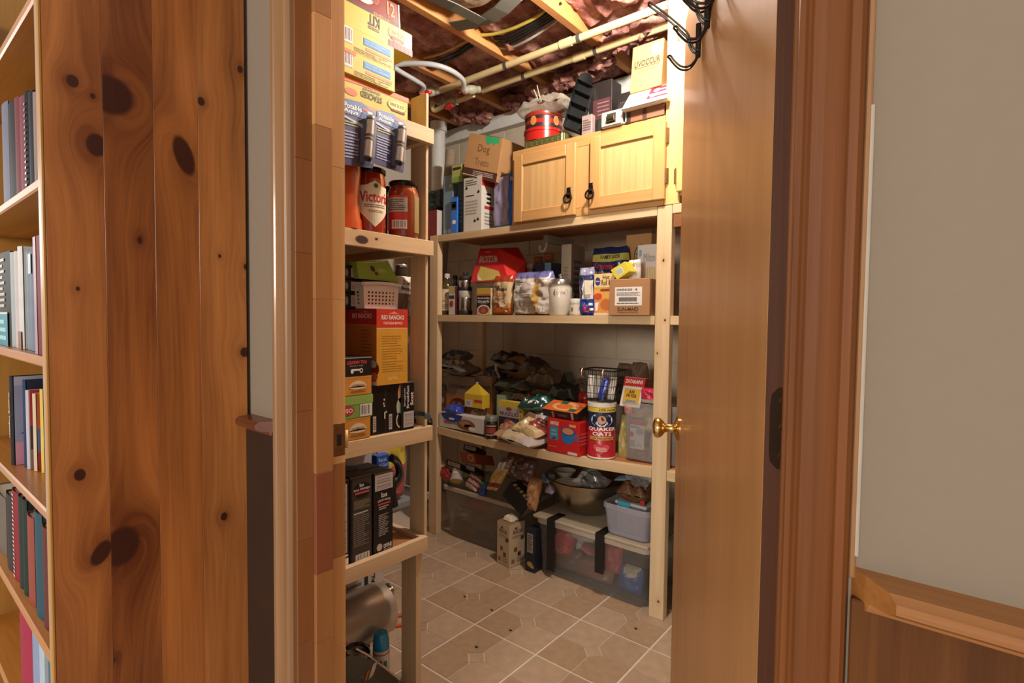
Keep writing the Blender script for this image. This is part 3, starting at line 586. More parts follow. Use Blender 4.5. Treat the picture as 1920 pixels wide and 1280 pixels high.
XF = CL-.004
blk = '#15110f'; Mblk = mat(blk, .35, var=.2); Mgold = mat('#d7b23c', .45, var=.06); Mred = mat('#b3261c', .45); Mwh = mat('#e4dfd8', .5, var=.04); Mgry = mat('#8c8784', .5); Mdk = mat('#2a2320', .5)
# --- top shelf: taco kits
zA = LZ['a']+.001
def lz(px, py, X): return onX(px, py, X).z
YL = '#c2ae34'
hb = lz(766, 187, XF)-zA
c = leftbox('food_box', 'yellow crunch kit carton with orange top standing behind the blue blister packs', 'box', 600, 765, 0, zA, XF-.004, .09, mat(YL, .45, var=.06), ym=205, h=hb, group='taco kit boxes', topm=mat('#c9774a'))
F = c.front; P = c.P; bl = mat('#2a1d18')
def fpx(F, O_, X, px, py): p = onX(px, py, X); return ((p.y-F.o.y)/F.u.y, (p.z-F.o.z)/F.v.z)
XA = XF-.004
A = lambda px, py: fpx(F, 0, XA, px, py)
rect(P, F, 0, .84, 1, 1, mat('#cf5a35'), 0); pol(P, F, [A(645, 150), A(645, 136), A(700, 158), A(766, 185), A(766, 193), A(720, 175)], mat('#d86a3a'), 1)
a0, b0 = A(716, 217); a1, b1 = A(676, 187); txt(P, F, 'STACKED', a1, .32, a0, .60, bl, 3, flip=True); txt(P, F, 'CRUNCH KIT', a1+.02, .66, a0-.02, .78, bl, 3, flip=True)
for (cx, cy) in [A(744, 205)]:
    ell(P, F, cx, .47, .12, .26, mat('#5f8a3a'), 2); ell(P, F, cx, .48, .108, .235, mat('#e9d27a'), 3); txt(P, F, 'OLD EL PASO', cx-.09, .42, cx+.09, .58, mat('#4a1d16'), 4, flip=True); rect(P, F, cx-.07, .20, cx+.10, .3, mat('#6a1e1a'), 4)
ell(P, F, A(658, 165)[0], A(658, 172)[1], .07, .16, mat('#c76a3a'), 2)
done(c)
z2 = zA+hb+.001; hh = lz(742, 128, XF+.004)-lz(742, 172, XF+.004)
def kit(z0, h, X, xr, lab, top_or, nm='food_box'):
    c = leftbox(nm, lab, 'box', 600, xr, 0, z0, X, .2, mat(YL, .45, var=.07), ym=130, h=h, group='taco kit boxes'); F, P = c.front, c.P
    f = lambda px: (onX(px, 110, X).y-F.o.y)/F.u.y
    barcode(P, F, f(640), .3, f(661), .95, 1, vert=True); rect(P, F, f(682), .50, f(732), .80, mat('#2c78b8'), 1); lines(P, F, f(684), .55, f(730), .76, 2, mat('#6fa8d4'), 2); rect(P, F, f(686), .30, f(735), .42, mat('#c9853a'), 1); lines(P, F, f(664), .06, f(735), .26, 3, mat('#8f7a2c'), 1)
    if top_or: rect(P, F, f(630), .82, f(658), .99, mat('#d4693a'), 2); ell(P, F, f(663), .9, .03, .09, mat('#d4693a'), 2)
    ell(P, F, f(706), .16, .035, .1, mat('#a8962f'), 2); done(c); return c
h2 = .066
kit(z2, h2, XF+.006, 741, 'lower of two flat yellow taco kit boxes with a blue panel', True)
kit(z2+h2+.001, h2, XF+.002, 739, 'upper of two flat yellow taco kit boxes with a blue panel', False)
z3 = z2+2*h2+.002
XK = XF-.005
c = leftbox('food_box', 'yellow dinner kit box lying upside down on the taco kits, sticking out furthest', 'box', 600, 773, 0, z3, XK, .19, mat(YL, .45, var=.06), ym=100, h=.068, group='taco kit boxes'); F, P = c.front, c.P
f = lambda px: (onX(px, 90, XK).y-F.o.y)/F.u.y
rect(P, F, f(728), .02, 1, .3, mat('#5c1a16'), 1); [rect(P, F, f(730+7*i), .04, f(733+7*i), .27, mat('#8d2a22'), 2) for i in range(6)]
txt(P, F, 'KIT', f(690), .5, f(712), .95, bl, 2, flip=True); lines(P, F, f(690), .32, f(712), .46, 2, bl)
ell(P, F, f(744), .64, (f(760)-f(744)), .34, mat('#a88a2a'), 1); ell(P, F, f(744), .64, (f(760)-f(744))*.9, .3, mat('#e2c75c'), 2); txt(P, F, 'OLD EL PASO', f(732), .58, f(757), .76, mat('#4a1d16'), 3, flip=True); rect(P, F, f(733), .38, f(757), .52, mat('#5c1a16'), 3); done(c)
z4 = z3+.069
p0 = onX(600, 22, XF-.012); p1 = onX(750, 56, XF-.012)
c = carton('food_box', 'dark red taco shell box with a big orange 12 on top of the yellow kits', 'box', (XF-.012, p0.y, z4), (0, p1.y-p0.y, 0), .17, V((-.006, 0, .074)), mat('#7a211b', .35, var=.2), inward=(-1, 0, 0)); F, P = c.front, c.P
f = lambda px: (onX(px, 30, XF-.012).y-F.o.y)/F.u.y
rect(P, F, 0, .0, 1, .2, mat('#4f1713'), 1); txt(P, F, '12', f(727), .34, f(741), .90, mat('#e58a45'), 2); lines(P, F, f(727), .24, f(741), .31, 1, mat('#d0733a'), 2); ell(P, F, f(683), .62, .13, .3, mat('#d9cfc0'), 1); txt(P, F, 'TACO', f(672), .52, f(693), .72, mat('#3a1a14'), 3); ell(P, F, f(704), .7, .055, .2, mat('#b3513a'), 1); ell(P, F, f(704), .7, .045, .165, mat('#7a211b'), 2); txt(P, F, 'SHELLS', f(700), .05, f(730), .17, mat('#c98a5a'), 2); rect(P, F, .985, 0, 1, 1, mat('#d5d5d8', .3, .6), 3); done(c)
b = MB(); q0 = onX(740, 172, XF-.03); b.obox((XF-.05, q0.y, z2), (0, .035, 0), (-.08, 0, 0), (0, 0, .022), mat('#c2ac74'), .001); b.obox((XF-.06, q0.y+.005, z2+.022), (0, .022, 0), (-.01, 0, .02), (.001, 0, .001), mat('#c2ac74'), .0003)
b.make('carton_flap', None, 'small torn buff carton lying on the crunch kit box by the post', 'carton')
# --- blister packs leaning in front of the rail
def blister(xs, lab):
    XB = CL+.012; q = [onX(x, y, XB) for x, y in xs]                         # TL TR BR BL outline on its own plane, bottom swings out
    q[2].x += .02; q[3].x += .02; th = V((-.0012, 0, 0))
    o_, u_, v_ = q[3], q[2]-q[3], q[0]-q[3]
    S4 = lambda a, b: q[3]*(1-a)*(1-b)+q[2]*a*(1-b)+q[1]*a*b+q[0]*(1-a)*b
    b = MB(); out = [(0.03, 0), (.97, 0), (1, .03), (1, .82), (.93, .9), (.72, .95), (.55, 1), (.35, .985), (.12, .97), (0, .93), (0, .03)]
    pr = [S4(a, bb) for a, bb in out]; n = len(pr); b.add(pr+[p+th for p in pr], [list(range(n)), list(range(n, 2*n))[::-1]]+[[i, (i+1) % n, n+(i+1) % n, n+i] for i in range(n)], mat('#2b2f55', .3, var=.15))
    o = b.make('water_purifier_pack', None, lab, 'blister pack', 'blue blister packs on the top shelf')
    class SF(Surf): pass
    F = SF(S4); F.nu = 1; F.at = lambda a, bb, l: S4(a, bb)+V((.0006+.0004*l, 0, 0))
    P = MB(); pol(P, F, [(.02, .76), (.98, .74), (.98, .83), (.93, .89), (.72, .94), (.55, .985), (.35, .975), (.12, .96), (.02, .92)], mat('#24508f'), 1)
    txt(P, F, 'Potable', .06, .84, .55, .92, Mwh, 3); txt(P, F, 'Aqua', .06, .76, .46, .835, Mwh, 3); pol(P, F, [(.0, .74), (.25, .7), (.6, .66), (.6, .6), (.3, .66), (0, .70)], mat('#9aa6bd'), 2); ell(P, F, .66, .90, .10, .022, mat('#b8342a'), 3); ell(P, F, .78, .875, .08, .02, Mwh, 3)
    lines(P, F, .05, .58, .5, .66, 2, mat('#8d8a5a'), 2); lines(P, F, .05, .1, .52, .52, 9, mat('#7d80a5'), 2); P.make('printed_card', o)
    t = MB(); ax0 = S4(.70, .10)+V((.014, 0, 0)); ax1 = S4(.74, .80)+V((.014, 0, 0)); L_ = (ax1-ax0).length; ch = mat('#c3bdb6', .25, .75); bk = Mblk
    t.lathe([(.010, 0), (.012, .003), (.012, L_*.06), (.012, L_*.42), (.012, L_*.47), (.012, L_*.50), (.012, L_*.56), (.0122, L_*.60), (.012, L_*.88), (.012, L_*.93), (.0118, L_*.97), (.009, L_)], [bk, bk, ch, bk, mat('#b08a4a'), bk, ch, ch, bk, ch, ch], ax0, 16, ax1-ax0); t.make('bottle', o)
    Q = MB(); g = film('#cfd3e2', .10); Q.grid(lambda i, j: S4(.55+.38*i, .07+.78*j)+V((.002+.028*sin(pi*i)**.5*min(1, sin(pi*j)*6), 0, 0)), 10, 12, g); Q.make('blister', o)
blister([(640, 178), (708, 203), (692, 318), (630, 310)], 'left blue blister pack of water tablets hanging below the yellow kit')
blister([(706, 200), (764, 224), (748, 327), (694, 309)], 'right blue blister pack of water tablets next to the post')
# --- second shelf: sauces
zB = LZ['b']+.001
M_sauce = mat('#8f2a14', .12, var=.25, vs=18, coat=.6); M_glass = glass()
def jar(label, pxm, width_px, ytop, z0, X, lidm, body, group=None, lab=None, name='sauce_jar', lidh=.014, shoulder=.03, neck=.8):
    c = onX(pxm, ytop+40, X); d = (c-V((0, 0, EYE))); depth = d.dot(vv); r = width_px*depth/CF/2; h = onX(pxm, ytop, X).z-z0
    o = thing(name, label, 'jar', (c.x, c.y, z0), group); cc = V((c.x, c.y, z0)); hb = h-lidh-.006
    b = MB(); b.lathe([(r*.86, 0), (r*.97, .004), (r, .012), (r, hb-shoulder), (r*.97, hb-shoulder*.6), (r*neck*1.02, hb-.004), (r*neck, hb), (r*neck, hb+.008)], body, cc, 32); b.make('jar_body', o)
    b = MB(); b.lathe([(r*neck*1.05, hb+.004), (r*neck*1.08, hb+.006), (r*neck*1.08, h-.003), (r*neck*1.0, h), (r*neck*.9, h-.001)], lidm, cc, 32); b.make('lid', o)
    P = MB()
    if lab: lab(P, cc, r, hb); P.make('paper_label', o)
    return o, cc, r, hb
M_blid = mat('#1b1712', .25, .6)
b = MB(); cB = onX(652, 380, XF-.03); hB = lz(655, 306, XF-.03)-zB; Mo = mat('#b3481c', .25, var=.12, coat=.4)
b.grid(lambda s, t: V((cB.x+.022*cos(2*pi*s)*(1-.08*sin(pi*t)), cB.y+.042*sin(2*pi*s)*(.93+.10*cos(2*pi*t*1.1)+(.08 if t < .2 else 0)), zB+hB*t)), 26, 20, Mo, closed_u=True); k = 26*20
b.lathe([(.022, hB), (.024, hB+.002), (.016, hB+.012), (.014, hB+.03)], mat('#c96a2a', .35), (cB.x, cB.y, zB), 20); b.lathe([(.001, 0), (.036, .0005)], Mo, (cB.x, cB.y, zB), 16)
b.make('sauce_bottle', None, 'orange plastic sauce bottle partly hidden by the door frame', 'bottle')
def labV(P, cc, r, hb):
    F = Cyl(cc, r, cc.z+.010, cc.z+hb-.022, R(168), atan2(-cc.y, -cc.x)+R(18)); cr = mat('#d9cdb2', .6, var=.05)
    nu = 20
    for i in range(nu):
        a0, a1 = i/nu, (i+1)/nu; lo = lambda a: .40-.36*(1-abs(2*a-1.0)*1.25) if abs(2*a-1) < .8 else .40; hi = lambda a: .90+.10*max(0, 1-abs(2*a-1)*2.6)
        pol(P, F, [(a0, lo(a0)), (a1, lo(a1)), (a1, hi(a1)), (a0, hi(a0))], cr, 0)
    txt(P, F, 'Victoria', .16, .55, .88, .78, mat('#b3231c'), 2); lines(P, F, .26, .44, .78, .52, 2, mat('#6a5a4a')); ell(P, F, .52, .9, .05, .05, mat('#3c5a2a')); pol(P, F, [(.30, .27), (.5, .33), (.74, .27), (.66, .2), (.38, .2)], mat('#d39a3c'), 1)
    lines(P, F, .36, .34, .7, .40, 2, mat('#8a7a64'))
jar('tall red sauce jar with a cream diamond label on the second shelf', 694, 57, 318, zB, XF-.05, M_blid, M_sauce, 'sauce jars', labV, neck=.93, shoulder=.02)
def labR(P, cc, r, hb):
    md = atan2(-cc.y, -cc.x); F = Cyl(cc, r, cc.z+.022, cc.z+hb-.028, R(95), md-R(32)); rect(P, F, 0, 0, 1, 1, Mred, 0); rect(P, F, 0, .52, 1, .93, mat('#a8a097'), 1); lines(P, F, .05, .55, .95, .9, 6, mat('#4d4744'), 2); barcode(P, F, .38, .03, .98, .28, 1)
    G = Cyl(cc, r, cc.z+.016, cc.z+hb-.026, R(60), md+R(74)); rect(P, G, 0, 0, 1, 1, mat('#8a7a48'), 0); pol(P, G, [(.1, .62), (.95, .55), (.95, .92), (.1, .9)], mat('#5f9a3a'), 1); pol(P, G, [(.05, .28), (.95, .3), (.95, .55), (.3, .5)], mat('#c9542a'), 1)
jar('shorter brown red salsa jar with a dark lid and barcode label by the post', 756, 58, 343, zB, XF-.045, M_blid, mat('#7a2f14', .12, var=.25, vs=18, coat=.6), 'sauce jars', labR, neck=.86, shoulder=.022)
jar('dark jar half hidden between the two sauce jars', 729, 30, 352, zB, XF-.13, M_blid, mat('#5a1f12', .15, var=.2, coat=.5), 'sauce jars', None, neck=.9, shoulder=.02)
b = MB(); b.box(-1.75, -1.738, 1.05, 1.16, zB, zB+.30, M_white); b.make('cutting_board', None, 'white flat board standing at the back behind the salsa jar', 'board')
# --- third shelf: stacks
zC = LZ['c']+.001
XS = XF+.002
def small(yt, yb, z0, lab, col, deco, xr=697, X=XS):
    z1 = lz(690, yt, X); h = z1-z0; c = leftbox('food_box', lab, 'box', 600, xr, 0, z0, X, .11, mat(col, .45, var=.06), ym=(yt+yb)/2, h=h, group='small stacked boxes on the third shelf'); F, P = c.front, c.P; f = lambda px: (onX(px, (yt+yb)/2, X).y-F.o.y)/F.u.y; deco(P, F, f); done(c); return z1+.0008
def org(P, F, f):
    rect(P, F, 0, .97, 1, 1, mat('#d9a860'), 1); cx = f(671); ell(P, F, cx, .42, f(687)-cx, .36, mat('#dcc7a4'), 1, 24, 0, pi); ell(P, F, cx, .42, f(687)-cx, .10, mat('#dcc7a4'), 1); txt(P, F, 'BREMNER', f(659), .44, f(684), .60, mat('#a88a68'), 2, arc=1); txt(P, F, 'WAFERS', f(657), .14, f(685), .27, mat('#7a4a1c'), 2)
def grn(P, F, f): rect(P, F, 0, .62, 1, .99, mat('#8cab52'), 1); barcode(P, F, f(675), .05, f(697), .6, 1, 12); ell(P, F, f(648), .38, (f(664)-f(648)), .22, mat('#b3283a'), 2); txt(P, F, 'BOSO', f(634), .28, f(661), .47, Mwh, 3)
def blkh(P, F, f): txt(P, F, 'FULL HARVEST', f(650), .66, f(687), .84, mat('#d94a4a'), 1, flip=True); txt(P, F, 'GREEN + ROASTED', f(655), .53, f(681), .60, mat('#9a948e'), 1, flip=True); rect(P, F, f(659), .30, f(676), .40, Mwh, 1); ell(P, F, f(660), .28, .03, .12, Mwh, 2); ell(P, F, f(677), .30, .035, .13, Mwh, 2); ell(P, F, f(677), .30, .018, .07, Mblk, 3); rect(P, F, 0, .97, 1, 1, mat('#b9b4ae'), 2)
z = zC; z = small(781, 818, z, 'lowest orange box in the small stack beside the strike plate', '#c98a38', org, 695); z = small(739, 781, z, 'light green box with a barcode between the two orange boxes', '#7a9a48', grn, 699); z = small(704, 739, z, 'upper orange box in the small stack, under the black one', '#c98a38', org, 697); zS = small(669, 704, z, 'black box with upside down red lettering topping the small stack', blk, blkh, 697)
# black boxes under the big red one
XB1 = XF-.012
c = leftbox('tea_box', 'black box with a white curved stem design on the third shelf', 'box', 697, 752, 0, zC, XB1, .16, Mblk, ym=770, h=lz(725, 721, XB1)-zC, group='black tea boxes on the third shelf'); F, P = c.front, c.P
f = lambda px: (onX(px, 770, XB1).y-F.o.y)/F.u.y
for px in (699, 729): rect(P, F, f(px), .06, f(px+6), .38, mat('#b7afa6'), 1); lines(P, F, f(px+1), .1, f(px+5), .34, 5, mat('#5a544e'), 2)
rect(P, F, f(722), 0, f(723), 1, mat('#3a3430'), 1)
ell(P, F, f(751), .22, .16, .17, mat('#c9c2ba'), 1, 18, pi*.55, pi*1.45); ell(P, F, f(751), .22, .125, .135, Mblk, 2, 18, pi*.5, pi*1.5); ell(P, F, f(751), .78, .10, .2, mat('#c9936a'), 1, 16, pi*.5, pi*1.5); ell(P, F, f(751), .5, .15, .2, mat('#a9b096'), 1, 16, pi*.5, pi*1.5)
for k, (px, bb) in enumerate([(719, .68), (718, .6), (719, .55), (723, .42), (720, .3)]): rect(P, F, f(px), bb, f(px+2.2), bb+.04+(.1 if k == 4 else 0), mat('#c9c2ba'), 2)
done(c)
XB2 = XF-.006
c = leftbox('tea_box', 'narrow black box with sideways white writing and barcode left of the post', 'box', 753.5, 777, 0, zC, XB2, .15, Mblk, ym=770, h=lz(765, 716, XB2)-zC, group='black tea boxes on the third shelf'); F, P = c.front, c.P
barcode(P, F, .12, .05, .93, .38, 1, 11, False, '#b5ada6', '#8a807a'); txt(P, F, 'Scot', .66, .5, .9, .78, Mwh, 1, rot=1); txt(P, F, 'Breakfast', .36, .45, .55, .93, mat('#cfc8c0'), 1, rot=1); txt(P, F, 'English', .15, .5, .3, .88, mat('#b9b0a8'), 1, rot=1); done(c)
# big red and yellow box
zR = zC+(lz(725, 721, XB1)-zC)+.001; XR2 = XF-.004
hR = lz(735, 580, XR2)-zR
c = leftbox('food_box', 'large red and yellow tostada bowl carton on the black boxes', 'box', 706, 764, 0, zR, XR2, .27, mat('#b2611f', .5, var=.06), ym=650, h=hR, topm=mat('#a9382c')); F, P = c.front, c.P
rect(P, F, 0, 0, 1, .75, mat('#c9932e'), 0); rect(P, F, 0, .75, 1, 1, mat('#c02f1d'), 0); rect(P, F, 0, .745, 1, .755, mat('#d9b878'), 1); txt(P, F, 'RIO RANCHO', .15, .865, .88, .925, Mwh, 2); pol(P, F, [(.35, .94), (.45, .955), (.55, .975), (.62, .958), (.72, .94)], mat('#d98a5a'), 1); txt(P, F, 'TOSTADA BOWLS', .2, .80, .82, .835, mat('#f0d2b0'), 2)
for k in range(3): lines(P, F, .17, .50-.17*k, .85, .66-.17*k, 5, mat('#9c6c1f'), 1, .3)
txt(P, F, 'Casa Fiesta', .34, .06, .66, .115, mat('#dcb87a'), 1)
L_ = c.left; rect(P, L_, 0, .8, 1, 1, mat('#a3211c'), 0); txt(P, L_, 'RIO RANCHO', .55, .88, .92, .945, mat('#d8b8ac'), 2); pol(P, L_, [(.68, .955), (.74, .965), (.8, .985), (.84, .968), (.9, .955)], mat('#c25a45'), 1); rect(P, L_, .0, 0, .94, .78, mat('#a2581f'), 0); lines(P, L_, .72, .42, .92, .74, 7, mat('#7a3c14'), 1, .3); ell(P, L_, .93, .22, .12, .11, mat('#8a2f2a'), 1); ell(P, L_, .94, .28, .07, .05, mat('#c9b8b0'), 2); ell(P, L_, .96, .12, .07, .05, mat('#c2683a'), 2); rect(P, L_, .9, 0, 1, .05, mat('#cdb9b4'), 2)  # left face print in darker tones, its shade put into the colours
done(c); zT = zR+hR+.002
# on top of it
XQ = XF-.115; z = zT
for k in range(3):
    yb = (577, 548, 523)[k]; yt = (549, 524, 499)[k]; h = lz(670, yt, XQ)-z
    c = leftbox('snack_box', ('bottom', 'middle', 'topmost')[k]+' of three black boxes with pink barcodes by the door frame', 'box', 615, 678, 0, z, XQ, .10, Mblk, ym=540, h=h-.001, group='black barcode boxes'); F, P = c.front, c.P; f = lambda px: (onX(px, 540, XQ).y-F.o.y)/F.u.y
    barcode(P, F, f(658), .15, f(676), .85, 1, 9, bg='#c9a9a4', fg='#7a5450'); ell(P, F, f(650), .5, .045, .28, mat('#8a8684'), 1); done(c); z += h
# white perforated basket
b = MB(); wm = mat('#cfcac2', .55, var=.04); XW = XF-.07; y0, y1 = onX(681, 550, XW).y, onX(748, 550, XW).y; hW = lz(715, 531, XW)-zT; g = []
o = thing('basket', 'white plastic basket with rows of round holes on the red carton', 'basket', (XW-.08, (y0+y1)/2, zT)); yc, wy = (y0+y1)/2, y1-y0
tp = lambda t: 1-.07*(1-t)
rows, cols = 6, 10
def wallgrid(pf, nu):                                   # a wall of hole cells: plate with square-to-octagon openings
    for i in range(nu):
        for j in range(rows):
            a0, a1, b0, b1 = i/nu, (i+1)/nu, j/rows*.84, (j+1)/rows*.84; hole = 0 < i < nu-1 and 0 < j < 5
            sq = [(a0, b0), ((a0+a1)/2, b0), (a1, b0), (a1, (b0+b1)/2), (a1, b1), ((a0+a1)/2, b1), (a0, b1), (a0, (b0+b1)/2)]
            if not hole: b.add([pf(*p) for p in (sq[0], sq[2], sq[4], sq[6])], [[0, 1, 2, 3]], wm); continue
            ca, cb = (a0+a1)/2, (b0+b1)/2; ra, rb = (a1-a0)*.26, (b1-b0)*.30; oc = [(ca+ra*cos(-3*pi/4+k*pi/4), cb+rb*sin(-3*pi/4+k*pi/4)) for k in range(8)]
            b.add([pf(*p) for p in sq+oc], [[k, (k+1) % 8, 8+(k+1) % 8, 8+k] for k in range(8)], wm)
    b.add([pf(0, .84), pf(1, .84), pf(1, 1), pf(0, 1)], [[0, 1, 2, 3]], wm)
dp = .2
wallgrid(lambda a, t: V((XW-.004*(1-t), yc+wy*(a-.5)*tp(t), zT+hW*t)), 10)
wallgrid(lambda a, t: V((XW-dp*a, yc-wy*.5*tp(t), zT+hW*t)), 10); wallgrid(lambda a, t: V((XW-dp*a, yc+wy*.5*tp(t), zT+hW*t)), 10)
b.poly([V((XW, yc-wy*.46, zT+.001)), V((XW, yc+wy*.46, zT+.001)), V((XW-dp, yc+wy*.46, zT+.001)), V((XW-dp, yc-wy*.46, zT+.001))], wm); b.make('basket_body', o)
b = MB(); b.tube([(XW+.004, yc-wy*.52, zT+hW-.004), (XW+.004, yc, zT+hW), (XW+.004, yc+wy*.52, zT+hW-.004)], .005, wm, 8, 4); b.tube([(XW+.004, yc+wy*.52, zT+hW-.004), (XW-dp, yc+wy*.52, zT+hW-.004)], .005, wm, 8); b.tube([(XW+.004, yc-wy*.52, zT+hW-.004), (XW-dp, yc-wy*.52, zT+hW-.004)], .005, wm, 8); b.make('rim', o)
# green sloping box lying on the basket
zG = zT+hW+.006; XG = XF-.09; q = [onX(px, py, XG) for px, py in ((673, 522), (748, 529), (727, 488), (668, 490))]; zg = q[0].z
b = MB(); th = V((-.07, 0, 0)); b.add(q+[p+th for p in q], [[0, 1, 2, 3], [4, 7, 6, 5], [0, 4, 5, 1], [1, 5, 6, 2], [2, 6, 7, 3], [3, 7, 4, 0]], mat('#8fa83c', .45, var=.05)); o = b.make('snack_box', None, 'lime green tilted box with a small dark fruit picture above the basket', 'box')
F = Surf(lambda a, bb: q[0]*(1-a)*(1-bb)+q[1]*a*(1-bb)+q[2]*a*bb+q[3]*(1-a)*bb); F.nu = 1; F.at = lambda a, bb, l: F.fn(a, bb)+V((.0006+.0004*l, 0, 0)); P = MB()
ell(P, F, .42, .6, .06, .16, mat('#4a1a22')); ell(P, F, .48, .35, .05, .1, mat('#6a2a30')); ell(P, F, .66, .5, .12, .12, mat('#a9bd5c')); lines(P, F, .2, .9, .9, .97, 1, mat('#d8deb0')); P.make('printed_label', o)
b = MB(); b.box(XF-.30, XF-.10, onX(690, 530, XW).y, onX(740, 530, XW).y, zT+.01, zG+.004, mat('#242a30', .4)); b.make('gadget', None, 'dark blue black gadget lying inside the white basket', 'gadget')
b, F = bag('mushroom_bag', 'clear bag of dried mushrooms with a white label beside the basket', 'bag', onX(757, 560, XF-.12), (0, .075, 0), (0, 0, .15), (.04, 0, 0), lambda s, t: mat('#c9c2b6', .4) if t > .62 else mat('#5e4a38', .4, var=.5, vs=90), 3, (0, 1))
P = MB(); txt(P, F, 'Dried', .3, .8, .7, .9, mat('#3a322c')); txt(P, F, 'Mushrooms', .2, .68, .85, .77, mat('#3a322c')); P.make('printed_label', b)
jar('small glass jar with a shiny metal lid behind the lime green box', 752, 27, 496, onX(752, 530, XF-.19).z, XF-.19, mat('#b9b4ac', .25, .9), film('#3a2f26', .6), None, None, 'glass_jar', .008)
b = MB(); b.box(XF-.5, XF-.12, onX(752, 593, XF-.12).y, onX(771, 593, XF-.12).y, onX(765, 601, XF-.12).z, onX(765, 589, XF-.12).z, pine_y, .001); b.make('wood_offcut', None, 'pale wood strip poking out beside the red and yellow carton', 'wood strip')
# watch strap lying on the shelf by the post
b = MB(); w0 = [onX(px, py, X_) for px, py, X_ in ((777, 776, XF-.02), (788, 775, XF-.01), (800, 778, XF-.004), (808, 786, XF-.002), (811, 795, XF-.006), (803, 795, XF-.05), (785, 792, XF-.06), (777, 786, XF-.05))]
n = 40
def strap(s, t):
    k = len(w0); x = s*k; i = int(x) % k; f_ = x-int(x); p0, p1, p2, p3 = w0[i-1], w0[i], w0[(i+1) % k], w0[(i+2) % k]
    p = .5*((2*p1)+(p2-p0)*f_+(2*p0-5*p1+4*p2-p3)*f_*f_+(3*p1-p0-3*p2+p3)*f_**3); return p+V((0, 0, .014*(t-.5)))
b.grid(strap, n, 2, mat('#20282c', .4), closed_u=True); o = b.make('wrist_band', None, 'dark grey blue watch strap lying on the third shelf by the post', 'watch')
b = MB(); pc = w0[2]; b.obox(pc+V((.001, -.013, -.010)), (-.002, .026, -.006), (.008, 0, 0), (0, 0, .02), mat('#4d5f6a', .3, .3), .003); b.make('watch_case', o)
# --- fourth shelf: black coffee boxes etc
zD = LZ['d']-.013
def cof(xl, xr, yt, lab, X, deco, h=None, col='#1b1714', d=.13):
    c = leftbox('coffee_box', lab, 'box', xl, xr, 0, zD+.001, X, d, mat(col, .35, var=.2), ym=960, h=h or (lz((xl+xr)/2, yt, X)-zD), group='black boxes on the fourth shelf'); deco(c.P, c.front); done(c)
def dA(P, F): rect(P, F, .60, .18, .9, .96, mat('#b3aca4'), 1); lines(P, F, .65, .22, .85, .9, 14, mat('#4a4440'), 2); rect(P, F, .55, .03, .95, .12, Mwh, 1); ell(P, F, .75, .15, .2, .015, Mwh, 1)
def dB(P, F): rect(P, F, .08, .03, .95, .99, mat('#3a332d'), 0); ell(P, F, .52, .84, .40, .09, Mblk, 1); txt(P, F, 'Scot', .4, .88, .6, .92, Mwh, 2); txt(P, F, 'FULL HARVEST', .15, .835, .9, .865, Mwh, 2, arc=1); rect(P, F, .2, .80, .85, .825, mat('#b54a5a'), 2); lines(P, F, .15, .63, .88, .73, 7, mat('#8a8064'), 2); lines(P, F, .12, .2, .85, .58, 17, mat('#857c72'), 2, .4); lines(P, F, .14, .57, .8, .60, 1, mat('#c2bab2'), 2); barcode(P, F, .22, .035, .86, .11, 2, 14)
def dC(P, F): barcode(P, F, .05, .79, .97, .985, 1, 9, False, '#b8b0ab', '#8d7470'); txt(P, F, 'Scot', .36, .70, .68, .76, Mwh, 1); txt(P, F, 'DECAF HOUSE', .2, .645, .85, .68, mat('#d0c8c0'), 1, arc=1); rect(P, F, .2, .61, .85, .63, mat('#b5443c'), 1); lines(P, F, .25, .55, .78, .6, 2, mat('#b9aca6'), 1); lines(P, F, .24, .23, .75, .50, 13, mat('#bcb6b0'), 1, .35); ell(P, F, .28, .1, .14, .045, mat('#b9b4b0'), 1); txt(P, F, 'DIVINE', .5, .07, .92, .12, Mwh, 1); rect(P, F, .5, .05, .92, .055, Mwh, 1)
cof(610, 655, 905, 'leftmost black box with a pale side strip on the fourth shelf', CL-.0225, dA); cof(657, 698, 893, 'black brown coffee box with grey print in the middle of the fourth shelf', CL-.0225, dB); cof(701, 737, 886, 'black coffee box with a wide pale barcode on its top', CL-.0225, dC)
zt_ = zD+(lz(719, 886, XF-.012)-zD)+.002
b, _ = bag('cloth_pouch', 'black folded pouch lying across the coffee boxes', 'pouch', onX(682, 884, XF-.13)+V((0, 0, .004)), (0, .15, -.010), (-.14, .0, .0), (0, 0, .020), mat('#211c19', .5, var=.3), 5, (1, 1), .2)
X_ = XF-.30; c = leftbox('printer_box', 'long white box marked 10 behind the black pouch', 'box', 600, 726, 843, lz(680, 880, X_), X_, .15, mat('#b8b4b6', .5, var=.04), ym=860, h=.055); F, P = c.front, c.P; f = lambda px: (onX(px, 860, X_).y-F.o.y)/F.u.y; txt(P, F, '10', f(700), .5, f(709), .95, mat('#4a4648')); lines(P, F, f(655), .1, f(690), .2, 1, mat('#5a6a9a')); done(c)
X_ = XF-.24; c = leftbox('snack_box', 'small royal blue box behind the coffee boxes', 'box', 706, 730, 853, lz(718, 890, X_), X_, .03, mat('#2350a8', .4), ym=868); P = c.P; txt(P, c.front, 'Rank', .15, .68, .8, .88, mat('#a9c0e8')); txt(P, c.front, 'of God', .15, .42, .9, .62, mat('#a9c0e8')); rect(P, c.front, .02, .02, .98, .3, mat('#a8765c')); done(c)
b = MB(); X_ = XF-.20; pts = [onX(px, py, X_) for px, py in ((733, 858), (741, 862), (747, 872), (749, 885), (745, 897), (738, 905), (735, 925), (740, 948))]; b.tube(pts, .014, mat('#171412', .4), 10, 4); b.tube([p+V((.01, .004, -.01)) for p in pts[:5]], .006, mat('#4a4844', .4), 8, 4); b.make('hose_coil', None, 'black coiled hose standing behind the black coffee box', 'hose')
